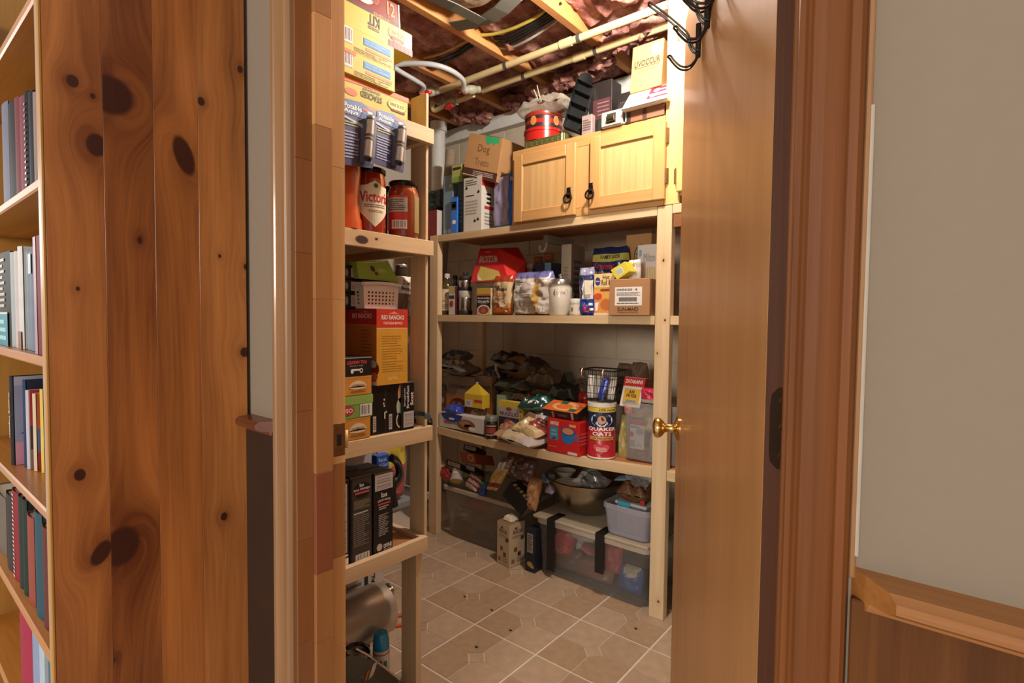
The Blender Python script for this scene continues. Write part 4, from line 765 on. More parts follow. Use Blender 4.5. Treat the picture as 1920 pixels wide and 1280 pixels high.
b = MB(); cT = onX(752, 958, XF-.37); tubshell(b, (-1.70, cT.y-.045, zD+.001), .22, .20, lz(752, 934, XF-.3)-zD, film('#8f9496', .55), .94, .02, .008); b.make('storage_bin', None, 'small translucent grey bin under the snack bag on the fourth shelf', 'bin')
b, F = bag('snack_bag', 'bright yellow and pink snack bag behind the post on the fourth shelf', 'bag', V((-1.70, cT.y-.045, zD+.14)), (0, .13, 0), (0, 0, .25), (.07, 0, 0), lambda s, t: mat('#b9a83c', .35) if t > .55 else mat('#a85a52', .35, var=.3), 8)
# --- on the floor under the unit
X_ = XF-.33; c = leftbox('water_filter_box', 'white carton with black lettering behind the steel canister', 'box', 600, 717, 1068, .0, X_, .2, mat('#c2bdb6', .5, var=.05), ym=1090, h=onX(717, 1063, X_).z, ); F, P = c.front, c.P; f = lambda px: (onX(px, 1090, X_).y-F.o.y)/F.u.y; rect(P, F, f(683), .5, f(690), 1, Mblk); txt(P, F, '5.5 GAL', f(696), .60, f(703), .97, Mblk, rot=1); lines(P, F, f(650), .6, f(681), .95, 4, mat('#7a7672')); done(c)
ms = mat('#c2b8ac', .36, .7, var=.06); dr = mat('#3a332c', .4)
cs = onX(700, 1160, XF-.02); ax = V((.10, 1, 0)).normalized(); ls = .42; r_ = .090; XC = XF-.22
o = thing('steel_canister', 'brushed stainless canister lying on its side with a spout, below the shelves', 'canister', (cs.x, cs.y-.2, cs.z-r_-.0)); end = onX(722, 1158, XC)
b = MB(); c0 = V((XC, end.y-ls, onX(690, 1150, XC).z)); prof = [(.02, 0), (r_*.8, .002), (r_, .02), (r_, ls-.045), (r_*.985, ls-.035), (r_*.97, ls-.012), (r_*.8, ls-.002), (.02, ls)]; b.lathe(prof, ms, c0, 36, (0, 1, 0)); b.lathe([(r_+.0006, .1), (r_+.0008, .101), (r_+.0008, .102), (r_+.0006, .103)], dr, c0, 36, (0, 1, 0), cap=False); b.make('canister_body', o)
b = MB(); s0 = c0+V((-.01, ls-.006, .034)); b.lathe([(.021, 0), (.019, .012), (.0175, .018), (.0175, .034), (.020, .036), (.020, .041), (.012, .042)], mat('#c9c4bc', .2, 1), s0, 20, (0, 1, .12)); b.lathe([(.008, .0), (.008, .016)], dr, s0+V((0, .024, .017)), 10); b.lathe([(.006, .0), (.004, .01)], dr, s0+V((0, .002, .022)), 10); b.make('spout', o)
b = MB(); 
for k, a in enumerate((-.5, .3)): b.tube([c0+V((r_*cos(-.6)*.99, .02, r_*sin(-.6)*1.0)), c0+V((r_*cos(-.6)*.99, ls-.06, r_*sin(-.6)))], .0012, dr, 6) if k == 0 else None
b.make('seam', o)
for y_ in (-.40, -.12):
    b = MB(); b.box(c0.x-.05, c0.x+.05, c0.y+ls+y_-.02, c0.y+ls+y_+.02, 0.0, c0.z-r_*.72, mat('#3a2f28', .5)); b.make('cradle', o)
# spray can
cc = onX(709, 1225, XF-.10); zc = 0; r_ = .027; h_ = onX(715, 1180, XF-.10).z
o = thing('spray_can', 'white and blue aerosol can standing under the steel canister', 'spray can', (cc.x, cc.y+.012, 0)); cc = V((cc.x, cc.y+.012, 0)); blu = mat('#2a86b0', .25, coat=.4)
b = MB(); b.lathe([(r_*.9, 0), (r_, .004), (r_, h_-.065), (r_*.98, h_-.06)], mat('#cfcac2', .35), cc, 24); b.make('can_body', o); b = MB(); b.lathe([(r_*.99, h_-.06), (r_, h_-.055), (r_*.96, h_-.03), (r_*.75, h_-.008), (r_*.3, h_)], blu, cc, 24); b.make('cap', o)
P = MB(); F = Cyl(cc, r_, .01, h_-.065, R(170)); rect(P, F, 0, .94, 1, .98, mat('#c4685a')); rect(P, F, .6, .55, .75, .8, mat('#2f6a3a')); lines(P, F, .2, .5, .55, .85, 3, Mdk); lines(P, F, .2, .1, .8, .4, 5, mat('#8a8784')); P.make('printed_label', o)
# black glossy kitchen appliance with chrome edge
o = thing('toaster', 'black glossy appliance with a chrome edge at the bottom of the photo', 'appliance', (XF-.06, onX(690, 1260, XF).y, 0)); bkg = mat('#14100e', .12, var=.2, coat=.8); chm = mat('#c9b8ac', .12, 1)
p0 = onX(640, 1215, XF-.07); p1 = onX(752, 1276, XF-.02)
b = MB(); y0, y1 = max(.74, p0.y-.12), p1.y; pr = [(y0, .0), (y1-.01, .0), (y1, .02), (p1.y-.004, p1.z), (onX(700, 1236, XF-.03).y, onX(700, 1236, XF-.03).z), (p0.y, p0.z), (y0, p0.z+.005)]
b.extrude(pr, XF-.072, XF-.022, bkg, lambda p, t: V((t, p[0], p[1]))); b.make('housing', o)
b = MB(); e0, e1 = onX(668, 1217, XF-.018), onX(750, 1274, XF-.018); b.tube([e0+V((-.005, 0, .001)), onX(700, 1236, XF-.018)+V((-.004, 0, .002)), e1], .0035, chm, 8, 5); b.obox(onX(690, 1275, XF-.020), (0, .02, .006), (-.004, 0, 0), (0, .018, .04), chm, .001); b.obox(onX(682, 1280, XF-.020), (0, .012, .004), (-.004, 0, 0), (0, .012, .03), mat('#a8643a', .2, 1), .001); b.make('chrome_trim', o)
b = MB(); b.tube([onX(px, py, XF-.05) for px, py in ((650, 1215), (662, 1208), (676, 1207), (688, 1212), (692, 1222))], .006, bkg, 8, 5); b.make('handle', o)
b = MB(); og_ = mat('#d9641f', .4); pts = [onZ(px, py, .006) for px, py in ((725, 1175), (730, 1163), (742, 1155), (760, 1154), (764, 1170), (748, 1172))]; b.tube(pts, .007, og_, 8, 5, True); b.make('plastic_clip', None, 'orange plastic loop lying on the floor tiles behind the post', 'clip')
# ================================================================== BACK SHELVING UNIT
YF = 2.08
bu = thing('shelving_unit', 'long pine shelving unit along the block wall, carrying the oak wall cabinet', 'shelving', (-1.3, 2.28, 0))
Z1, Z2, Z3 = 1.692, 1.250, .622
def sag(X): s = (X+2.245)/(2.245-.95); return -.018*max(0, 1-(2*s-1)**2)
XP0, XP1 = -.952, -.889
lumx = wood('lumber_board_long', '#af9064', '#dac29a', 'x', .6, contrast=.3, fiber=.22)
for z, th, sg, dp in ((Z1, .036, 0, .36), (Z2, .036, 0, .40), (Z3, .040, 1, .42)):
    for nm, y0, y1, zt, t_, mt in (('front_board', YF, YF+.036, z, th, lumx), ('shelf_board', YF+.0365, YF+dp, z-.001, .019, ply)):
        b = MB(); xe = XP0-.001 if nm == 'front_board' else .34
        def fn_(s, x0=-2.243, x1=xe): x = x0+(x1-x0)*s; return x, (sag(x) if sg and x < -.95 else 0)
        n = 12; vs = []
        for i in range(n+1):
            x, dz = fn_(i/n); vs += [V((x, y0, zt-t_+dz)), V((x, y1, zt-t_+dz)), V((x, y1, zt+dz)), V((x, y0, zt+dz))]
        fs = [[i*4+j, i*4+(j+1) % 4, i*4+4+(j+1) % 4, i*4+4+j] for i in range(n) for j in range(4)]+[[0, 1, 2, 3], [n*4+3, n*4+2, n*4+1, n*4]]; b.add(vs, fs, mt); b.make(nm, bu)
    b = MB(); b.box(XP1+.001, .34, YF, YF+.036, z-th, z, lumx); b.make('front_board', bu)
pine_k = wood('knotty_post', '#b39268', '#dfc8a2', 'z', .6, contrast=.3, fiber=.22, knots=[((XP0+XP1)/2+1.3, onY(1247, 488, YF).z, .004, .006, 0), ((XP0+XP1)/2+1.312, onY(1240, 600, YF).z, .004, .005, 0), ((XP0+XP1)/2+1.282, onY(1250, 663, YF).z, .003, .004, 0), ((XP0+XP1)/2+1.310, onY(1228, 1125, YF).z, .004, .005, 0)])
for x0, x1, zt in ((XP0, XP1, Z1-.002), (-2.31, -2.245, Z1+.0), (.30, .36, Z1)):
    b = MB(); b.box(x0, x1, YF-.001, YF+.037, 0, zt, pine_k if x0 == XP0 else pine_z, .002); b.make('post', bu)
for x0, x1 in ((XP0, XP1), (-2.30, -2.25)):
    b = MB(); b.box(x0, x1, YF+.38, YF+.418, 0, Z1-.04, pine_z); b.make('post', bu)
bx_ = onY(1036, 458, YF+.2).x; b = MB(); b.box(bx_-.014, bx_+.014, YF+.14, YF+.38, Z1-.075, Z1-.0375, mat('#8c8578', .8)); b.tube([(bx_, YF+.15, Z1-.06), (bx_, YF+.145, Z1-.095), (bx_-.012, YF+.14, Z1-.118), (bx_-.032, YF+.14, Z1-.112), (bx_-.036, YF+.14, Z1-.09)], .008, mat('#a8a296', .5), 8, 3); b.make('bracket', bu)
# ------------------------------------------------------------------ oak wall cabinet with two doors
oak = wood('oak_frame', '#a37540', '#cb9f66', 'x', .35, contrast=.28, fiber=.3, coat=.25); oakz = wood('oak_stile', '#a37540', '#cda269', 'z', .35, contrast=.28, fiber=.3, coat=.25)
oakp = wood('oak_panel', '#b08750', '#d2b07a', 'z', .35, contrast=.4, fiber=.3, ring=1.6, coat=.2)
CX0, CX1, CZ0, CZ1, CYF = -1.712, -.926, Z1+.001, 2.050, YF-.001
cabt = thing('wall_cabinet', 'oak wall cabinet with two framed doors and black ring pulls, set on the shelving', 'cabinet', (-1.32, 2.23, CZ0)); b = MB()
b.box(CX0, CX1, CYF+.02, 2.385, CZ0, CZ0+.018, oak); b.box(CX0, CX1, CYF+.02, 2.385, CZ1-.018, CZ1, oak); b.box(CX0, CX0+.016, CYF+.02, 2.385, CZ0+.018, CZ1-.018, oakz); b.box(CX1-.016, CX1, CYF+.02, 2.385, CZ0+.018, CZ1-.018, oakz); b.box(CX0+.016, CX1-.016, 2.377, 2.385, CZ0+.018, CZ1-.018, oak); b.make('carcass', cabt)
b = MB(); b.box(CX0, CX1, CYF, CYF+.0195, CZ1-.05, CZ1, oak); b.make('face_rail', cabt); b = MB(); b.box(CX0, CX1, CYF, CYF+.0195, CZ0, CZ0+.036, oak); b.make('face_rail', cabt)
for x0, x1 in ((CX0, CX0+.034), (-1.348, -1.276), (CX1-.034, CX1)):
    b = MB(); b.box(x0, x1, CYF, CYF+.0195, CZ0+.0365, CZ1-.0505, oakz); b.make('face_stile', cabt)
def cabdoor(par, x0, x1, z0, z1, yf, pull, frame=.052):
    t = .019; y1 = yf-.001; y0 = y1-t; b = MB(); b.box(x0, x0+frame, y0, y1, z0, z1, oakz, .003); b.box(x1-frame, x1, y0, y1, z0, z1, oakz, .003); b.box(x0+frame, x1-frame, y0, y1, z0, z0+frame, oak, .003); b.box(x0+frame, x1-frame, y0, y1, z1-frame, z1, oak, .003); d = b.make('cabinet_door', par)
    b = MB(); b.box(x0+frame-.004, x1-frame+.004, y0+.008, y1-.004, z0+frame-.004, z1-frame+.004, oakp, .001); b.make('panel', d)
    if pull:
        px_, pz = pull; bk = mat('#2b211b', .35, .7, var=.2); b = MB(); b.lathe([(.014, 0), (.0135, .003), (.006, .004)], bk, (px_, y0, pz), 16, (0, -1, 0)); b.obox((px_-.011, y0, pz-.006), (.022, 0, 0), (0, -.004, 0), (0, 0, .042), bk, .002); b.lathe([(.005, 0), (.005, .012), (.007, .014), (.002, .017)], bk, (px_, y0, pz+.004), 12, (0, -1, 0))
        b.tube([(px_+.020*cos(a), y0-.010-.003*(1-sin(a)), pz-.015+.020*sin(a)) for a in [2*pi*i/20 for i in range(20)]], .0042, bk, 8, 0, True); b.make('ring_pull', d)
    return d
pp1 = onY(1066, 370, CYF-.02); pp2 = onY(1108, 362, CYF-.02)
dl0 = onY(963, 345, CYF-.02).x; dl1 = onY(1078, 330, CYF-.02).x; dr0 = onY(1105, 330, CYF-.02).x; dr1 = onY(1246, 300, CYF-.02).x
cabdoor(cabt, dl0, dl1, onY(1078, 402, CYF-.02).z, onY(1078, 266, CYF-.02).z, CYF, (pp1.x+.002, pp1.z+.008)); d_ = cabdoor(cabt, dr0, dr1, onY(1105, 392, CYF-.02).z, onY(1105, 258, CYF-.02).z, CYF, (pp2.x, pp2.z+.008))
for z in (onY(1249, 255, CYF).z, onY(1249, 330, CYF).z):
    b = MB(); b.box(dr1+.0005, dr1+.010, CYF-.004, CYF-.0005, z-.03, z+.03, M_brass_d, .0005); b.lathe([(.004, -.03), (.004, .03)], M_brass_d, (dr1+.002, CYF-.006, z), 10); b.make('hinge', cabt)
# tall cabinet to the right, half hidden by the door
tc_ = thing('tall_cabinet', 'pale oak cabinet reaching to the joists beside the wall cabinet', 'cabinet', (-.66, 2.24, Z1)); oakl = wood('oak_light', '#c79a58', '#e6c081', 'z', .35, contrast=.22, coat=.25)
b = MB(); b.box(-.924, -.40, YF+.02, 2.40, Z1+.05, 2.505, oakl, .001); b.make('carcass', tc_)
b = MB(); b.box(-.9245, -.862, YF-.0, YF+.0195, Z1+.001, 2.505, oakl); b.box(-.862, -.40, YF, YF+.0195, 2.45, 2.505, oak); b.make('face_frame', tc_)
b = MB(); b.box(-.86, -.40, YF+.0, YF+.0195, Z1+.03, Z1+.085, oakz); b.make('bottom_rail', tc_)
b = MB(); b.box(-.868, -.42, YF-.020, YF-.001, 1.735, 2.44, oakl, .003); d_ = b.make('cabinet_door', tc_)
for py in (60, 328):
    z = onY(1264, py, YF-.02).z; b = MB(); b.lathe([(.0042, -.03), (.0046, -.028), (.0046, .028), (.0042, .03)], M_brass_d, (-.874, YF-.006, z), 10); b.box(-.884, -.874, YF-.003, YF-.0005, z-.028, z+.028, M_brass_d, .0004); b.make('hinge', tc_)
b = MB(); b.box(-.885, -.83, YF+.002, YF+.05, Z1-.09, Z1-.037, wood('brown_block', '#6a4326', '#8a5a34', 'z')); b.make('blocking', bu)
# ------------------------------------------------------------------ pipes, valves, cables, duct under the joists
M_cpvc = mat('#d8c08c', .4, var=.08, vs=8); M_pex = mat('#c9cacb', .35, var=.04); M_rv = mat('#c8201c', .4); M_vb = mat('#b5ae94', .45, var=.12)
ZP = 2.500
pA = [onZ(817, 176, ZP), onZ(1250, 5, ZP)]; pB = [onZ(905, 170, ZP), onZ(1250, 48, ZP)]
yA = (pA[0].y+pA[1].y)/2; yB = (pB[0].y+pB[1].y)/2
def pipe(x0, x1, y, lab, cl):
    o = thing('water_pipe', lab, 'pipe', ((x0+x1)/2, y, ZP)); b = MB(); b.tube([(x0, y, ZP), (x1, y, ZP)], .0165, M_cpvc, 14); b.make('pipe_run', o)
    b = MB(); b.tube([(cl-.03, y, ZP), (cl+.03, y, ZP)], .0205, M_cpvc, 14); b.make('coupling', o)
    for x in JX[2:5]:
        b = MB(); b.tube([(x-.008+.0, y, ZP), (x+.008, y, ZP)], .0195, mat('#4d4844', .5), 14); b.box(x-.008, x+.008, y-.006, y+.006, ZP+.012, ZJ-.0005, mat('#4d4844', .5), .0005); b.make('hanger', o)
    return o
pipe(pA[0].x, -.928, yA, 'front cream water pipe slung under the joists', onZ(1058, 78, ZP).x); pipe(pB[0].x, -.928, yB, 'rear cream water pipe nearer the block wall', onZ(1085, 105, ZP).x)
def valve(p, d, lab, hd):
    d = V(d).normalized(); o = thing('shutoff_valve', lab, 'valve', p, 'red handled shutoff valves'); b = MB(); b.lathe([(.016, -.05), (.021, -.048), (.021, -.03), (.017, -.028), (.024, -.018), (.026, 0), (.024, .018), (.017, .028), (.021, .03), (.021, .048), (.016, .05)], M_vb, p, 16, d); b.lathe([(.010, 0), (.010, .032)], M_vb, p, 12, hd); b.make('valve_body', o)
    b = MB(); h = V(hd).normalized(); s = d; q_ = h.cross(s); b.obox(V(p)+h*.030-s*.034-q_*.010, s*.068, q_*.020, h*.014, M_rv, .004); b.lathe([(.016, .024), (.016, .045)], M_rv, p, 14, h); b.make('handle', o)
v1 = onZ(806, 172, 2.47); v2 = onZ(884, 168, 2.47); v3 = onZ(846, 193, 2.46)
valve(v1, pA[0]-v1+V((.12, 0, 0)), 'red handled shutoff valve where the white hose meets the front pipe', (.1, -.8, -.5)); valve(v2, pB[0]-v2+V((.05, .0, 0)), 'red handled shutoff valve at the start of the rear pipe', (-.5, -.7, -.4)); valve(v3, (1, .0, .0), 'red handled shutoff valve lowest of the three, on the short cream pipe', (.1, -.6, -.8))
def line(name, lab, cat, pts, r, mt, grp=None, sub=6, n=10): b = MB(); b.tube(pts, r, mt, n, sub); return b.make(name, None, lab, cat, grp)
line('water_hose', 'upper white plastic hose curving from the taco boxes to the rear valve', 'hose', [onZ(735, 122, 2.50), onZ(765, 119, 2.50), onZ(810, 121, 2.49), onZ(845, 132, 2.48), onZ(868, 150, 2.475), v2-(pB[0]-v2+V((.05, 0, 0))).normalized()*.05], .013, M_pex)
line('water_hose', 'lower white plastic hose running to the front valve', 'hose', [onZ(738, 126, 2.47), onZ(752, 135, 2.47), onZ(778, 150, 2.47), onZ(795, 162, 2.47), v1-(pA[0]-v1+V((.12, 0, 0))).normalized()*.05], .012, M_pex)
line('water_pipe', 'short cream pipe joined to the lowest valve', 'pipe', [onZ(888, 178, 2.46), onZ(868, 186, 2.46), v3+V((.05, 0, 0))], .014, M_cpvc, sub=2)
line('water_pipe', 'cream pipe elbow dropping left of the lowest valve', 'pipe', [v3-V((.05, 0, 0)), onZ(818, 206, 2.455), onZ(812, 205, 2.46), onZ(811, 192, 2.50)], .014, M_cpvc, sub=3)
ZC = 2.56; kb = mat('#1d1a1b', .45); ky = mat('#c4ac4c', .45)
line('electric_cable', 'yellow cable looping between the joists in front of the black ones', 'cable', [onZ(898, 66, ZC), onZ(930, 63, ZC-.01), onZ(965, 52, ZC-.02), onZ(1000, 35, ZC-.02), onZ(1020, 22, ZC), onZ(1040, 8, ZC+.03)], .0075, ky)
for k in range(4): line('electric_cable', ['uppermost', 'second', 'third', 'lowest'][k]+' black cable of the bundle crossing the middle joists', 'cable', [onZ(925+1.5*k, 69+4*k, ZC+.001*k), onZ(953, 68+5*k, ZC-.015), onZ(985, 51+5.5*k, ZC-.025), onZ(1020, 30+5.5*k, ZC-.015), onZ(1052, 6+6*k, ZC)], .0062, kb, 'black cables between the middle joists')
line('electric_cable', 'pale grey cable under the black bundle', 'cable', [onZ(930, 88, ZC), onZ(955, 90, ZC-.02), onZ(990, 75, ZC-.03), onZ(1030, 49, ZC-.01), onZ(1050, 33, ZC)], .006, mat('#9b9792', .45))
for k in range(2): line('electric_cable', ['upper', 'lower'][k]+' black cable left of the middle joist', 'cable', [onZ(780, 125+7*k, ZC), onZ(805, 119+7*k, ZC-.02), onZ(835, 109+7*k, ZC-.03), onZ(862, 95+7*k, ZC-.01), onZ(885, 80+6*k, ZC)], .0075, kb, 'black cables left of the middle joist')
line('electric_cable', 'yellow brown cable left of the middle joist', 'cable', [onZ(795, 108, ZC), onZ(825, 101, ZC-.015), onZ(860, 85, ZC-.02), onZ(888, 69, ZC)], .007, mat('#b08a4a', .5))
# foil-wrapped flexible duct with grey tape
dA_, dB_ = onZ(770, -30, 2.52), onZ(950, 45, 2.50); M_foil = mat('#b39a80', .35, .2, var=.35, vs=18, bump=.9)
o = thing('flexible_duct', 'foil wrapped flexible duct bulging between the joists at the top of the photo', 'duct', (-1.58, 1.34, 2.5)); ax = (dB_-dA_); 
def dfn(s, t):
    a = 2*pi*s; c = V((-1.60+.03*t, .95+.78*t, 2.52)); e = V((1, 0, 0)); r = .085*(max(0.02, 1-(abs(2*t-1))**5))**.5*(1+.14*noise.noise(V((cos(a)*2, sin(a)*2, t*14)))); return c+e*r*cos(a)*1.75+V((0, 0, .045+r*sin(a)*.6))
b = MB(); b.grid(dfn, 28, 40, M_foil, closed_u=True); b.make('foil_wrap', o)
M_tape = mat('#6f6f68', .4, .1, var=.12, vs=14)
def tape(pts, w, nm='tape_strip'):
    b = MB(); n = len(pts); vs = []
    for i, p in enumerate(pts):
        t = (pts[min(i+1, n-1)]-pts[max(i-1, 0)]).normalized(); e = t.cross(V((0, 0, 1))).normalized(); vs += [p+e*w/2, p-e*w/2, p-e*w/2+V((0, 0, .004)), p+e*w/2+V((0, 0, .004))]
    b.add(vs, [[i*4+j, i*4+(j+1) % 4, i*4+4+(j+1) % 4, i*4+4+j] for i in range(n-1) for j in range(4)]+[[0, 1, 2, 3], [n*4-1, n*4-2, n*4-3, n*4-4]], M_tape); b.make(nm, o)
tape([onZ(850, 51, 2.512), onZ(880, 46, 2.505), onZ(915, 36, 2.495), onZ(940, 20, 2.495), onZ(965, -5, 2.505)], .075); tape([onZ(800, -8, 2.50), onZ(850, 14, 2.49), onZ(905, 42, 2.495)], .055)
# ------------------------------------------------------------------ TOP SHELF, left of the cabinet
z = Z1+.001; B = backbox
c = B('paperback', 'small red spined box with a white side, leftmost on the top shelf', 'box', 800, 819, 396, z, YF+.03, .09, mat('#7c1f24', .45), ym=420, side=mat('#c2bcb4', .6)); done(c)
b, _ = bag('crumpled_bag', 'dark green black crumpled bag with a bright green tip behind the red spined box', 'bag', onY(818, 376, YF+.10), (.16, 0, 0), (0, 0, .12), (0, -.06, 0), lambda s, t: mat('#2f8a4a', .4) if (s < .45 and t > .82) else mat('#1c2620', .45, var=.4), 11, (1, 0), .3)
c = B('filter_box', 'tall translucent grey blue package with a round seal on the top shelf', 'box', 831, 849, 331, z, YF+.06, .05, mat('#6f8896', .3, var=.2), ym=390); P, F = c.P, c.front; ell(P, F, .7, .08, .22, .035, mat('#c2c7c4')); ell(P, F, .3, .08, .2, .035, mat('#9fb0b8')); ell(P, F, .75, .82, .14, .03, mat('#b3b0a8')); done(c)
c = B('slim_box', 'slim bright blue box with an orange badge in front of the grey blue package', 'box', 845, 857, 371, z, YF+.035, .02, mat('#2f6fd0', .35), ym=410); P, F = c.P, c.front; rect(P, F, .1, .66, .9, .88, mat('#1c2430')); rect(P, F, .2, .72, .8, .82, mat('#d8884a')); rect(P, F, .2, .84, .8, .87, Mwh); ell(P, F, .55, .33, .3, .06, Mwh); done(c)
c = B('food_box', 'dark teal box between the blue slim box and the white treat box', 'box', 858, 871, 341, z, YF+.05, .12, mat('#22353d', .4, var=.2), ym=390); lines(c.P, c.front, .2, .2, .8, .7, 6, mat('#40606a')); done(c)
c = B('treat_box', 'white carton with black bone shapes and a red topped side on the top shelf', 'box', 869, 903, 343, z, YF+.02, .11, mat('#c9c4ba', .5, var=.04), ym=390, h=.285, side=None); P, F, G = c.P, c.front, c.right
lines(P, F, .1, .84, .75, .96, 3, mat('#6a645c')); lines(P, F, .12, .64, .6, .68, 1, Mdk); lines(P, F, .1, .3, .8, .58, 5, mat('#a39c92')); [pol(P, F, [(a, b_), (a+.09, b_+.05), (a+.16, b_), (a+.08, b_-.02)], Mblk) for a, b_ in ((.08, .80), (.74, .70), (.55, .18), (.72, .20))]; rect(P, G, 0, .82, 1, 1, mat('#c03024')); [ell(P, G, .5, .68-.08*k, .18, .025, Mdk) for k in range(3)]; rect(P, G, .2, .40, .85, .46, mat('#a82a2a')); lines(P, G, .2, .1, .8, .35, 4, mat('#8a847c')); done(c)
q = [onY(918, 433, YF+.03), onY(962, 430, YF+.03), onY(960, 322, YF+.05), onY(924, 330, YF+.05)]
o_, F = bag('zip_bag', 'lavender grey pouch with bright blue edge stripe at the end of the top shelf', 'bag', (q[0]+q[1]+q[2]+q[3])/4+V((0, .03, 0)), (q[1]-q[0]), (0, 0, q[2].z-q[1].z), (0, -.045, 0), lambda s, t: (mat('#2b62c9', .2, coat=.4) if s > .72 else (mat('#3f8fc0', .25) if t < .12 else (mat('#1f2a4a', .3) if (t > .93 and s > .3) else mat('#8d86a6', .18, coat=.4, var=.15)))), 13, (1, 1), .25)
P = MB(); rect(P, F, .04, .03, .28, .11, mat('#23306a')); txt(P, F, 'EXPO', .78, .86, .98, .93, Mwh); P.make('printed_label', o_)
# cardboard box marked by hand, tilted on top of the row
kraft = mat('#a57a4c', .75, var=.07, vs=22); kraftd = mat('#8d653c', .75, var=.07)
zt1 = Z1+.305
p0, p1 = onY(867, 328, YF+.012), onY(930, 342, YF+.03); p2 = onY(880, 249, YF+.045)
c = carton('cardboard_box', 'small cardboard box hand marked Dog Treats with green tape, balanced above the treat box', 'box', p0, p1-p0, .21, p2-p0, kraft, topm=kraft, inward=(0, 1, 0)); P, F = c.P, c.front
rect(P, F, 0, 0, 1, .2, mat('#4a2a1e'), 0); lines(P, F, .3, .06, .9, .17, 3, mat('#a8998c')); rect(P, F, .0, .03, .5, .05, mat('#b5a698'), 1); txt(P, F, 'Dog', .34, .56, .68, .78, mat('#6a4a30'), 1, bold=False); txt(P, F, 'Treats', .3, .30, .72, .46, mat('#7a5a3c'), 1, bold=False)
tg = mat('#2f9a62', .35); pol(P, F, [(.50, .99), (.92, .99), (.90, .84), (.84, .88), (.78, .80), (.7, .87), (.62, .80), (.54, .86)], tg, 2); rect(P, c.top, .5, 0, .92, .3, tg, 5); done(c)
c = B('snack_box', 'small yellow green box wedged left under the cardboard box', 'box', 847, 866, 311, onY(856, 341, YF+.03).z, YF+.03, .06, mat('#a8a85c', .45), ym=325); rect(c.P, c.front, .1, .7, .9, .85, Mdk); rect(c.P, c.front, 0, .0, 1, .3, mat('#7d9a4a')); done(c)
b, _ = bag('shoe_bag', 'black crumpled plastic bag lying between the cardboard box and the cabinet', 'bag', onY(948, 312, YF+.16), (.07, 0, 0), (0, 0, .09), (0, -.07, 0), mat('#171513', .3, var=.3), 15, (1, 1), .3)
b = MB(); b.box(-1.775, -1.72, YF+.11, YF+.30, z, z+.265, mat('#2a2422', .5)); b.make('storage_case', None, 'plain dark case standing against the left side of the cabinet', 'case')
# vertical white waste pipe and cardboard tube at the corner
cp = onY(822, 300, YF+.42); b = MB(); b.tube([(cp.x, cp.y, 1.70), (cp.x, cp.y, onY(822, 248, YF+.42).z)], .045, M_white, 20); b.lathe([(.045, 0), (.056, .002), (.056, .06), (.05, .066)], M_white, (cp.x, cp.y, onY(822, 248, YF+.42).z), 24); b.make('waste_pipe', None, 'vertical white plastic pipe with a cap in the far corner', 'pipe')
line('cardboard_tube', 'grey brown cardboard tube leaning in the corner behind the top shelf', 'tube', [V((-2.60, YF+.20, .012)), onY(846, 282, YF+.27)], .033, mat('#94826c', .8), sub=0, n=18)
# ------------------------------------------------------------------ ON TOP OF THE CABINET
zt = CZ1+.001
c = B('tin_box', 'olive green tin with swirl pattern under the red cake tins', 'tin', 983, 1058, 254, zt, YF+.02, .2, mat('#5a5a2c', .4, .2, var=.15), ym=268, h=.040, flaps=False); P = c.P
for k in range(7): F = c.front; a = .08+.13*k; ell(P, F, a, .5, .05, .38, mat('#38381c'), 1, 14); ell(P, F, a, .5, .036, .27, mat('#6d6a34'), 2, 14); ell(P, F, a+.01, .5, .018, .13, mat('#38381c'), 3, 10)
rect(P, c.front, .93, 0, .97, 1, mat('#b9c4b0'), 4); done(c)
z5 = zt+.041; cx = onY(1019, 250, YF+.11)
def tin(lab, z0, h, r, cols, lid):
    o = thing('cake_tin', lab, 'tin', (cx.x, cx.y, z0), 'red round tins'); cc = V((cx.x, cx.y, z0)); b = MB(); n = len(cols); prof = [(r, 0)]; 
    for k in range(n): prof += [(r, h*.74*(k+1)/n)]
    b.lathe(prof, cols, cc, 40); b.make('tin_body', o); b = MB(); b.lathe([(r+.002, h*.70), (r+.003, h*.72), (r+.003, h-.004), (r-.002, h), (.001, h)], lid, cc, 40, cap=False); b.make('lid', o); return cc
r_t = 36*onY(1019, 250, YF+.11).y*1.28/CF; r_t = .0905
mr = mat('#b3221c', .25, .1, var=.08, coat=.5); mb_ = mat('#2a201e', .35)
hT1 = onY(1019, 233, YF+.02).z-z5; tin('plain red round tin, lower of the two on the cabinet', z5, hT1, r_t+.004, [mr, mr], mr)
hT2 = onY(1019, 203, YF+.02).z-z5-hT1; cc = tin('red round tin with black bands and gold medallions, upper of the two', z5+hT1+.001, hT2, r_t, [mb_, mr, mb_], mat('#8f2a20', .3)); 
P = MB(); F = Cyl(cc, r_t, cc.z, cc.z+hT2, R(150))
for a in (.28, .78): ell(P, F, a, .42, .07, .3, mat('#a8864a'), 1, 16); ell(P, F, a, .42, .045, .2, mat('#c96a3a'), 2, 12)
P.make('printed_medallion', bpy.data.objects['cake_tin.001'])
zz = cc.z+hT2; g_ = mat('#a8957c', .25, alpha=1, var=.35, vs=18, coat=.5)
b, _ = bag('plastic_bag', 'crumpled clear bag of brown scraps and sticks on the red tins', 'bag', (cc.x+.02, cc.y, zz+.03), (.30, 0, 0), (0, .16, 0), (0, 0, .10), film('#b9ad9c', .42, .2), 17, (1, 1), .5)
bag('scraps', None, None, (cc.x+.03, cc.y, zz+.026), (.17, 0, 0), (0, .10, 0), (0, 0, .05), mat('#7a4630', .5, var=.5, vs=60), 18, (1, 1), .5, parent=b)
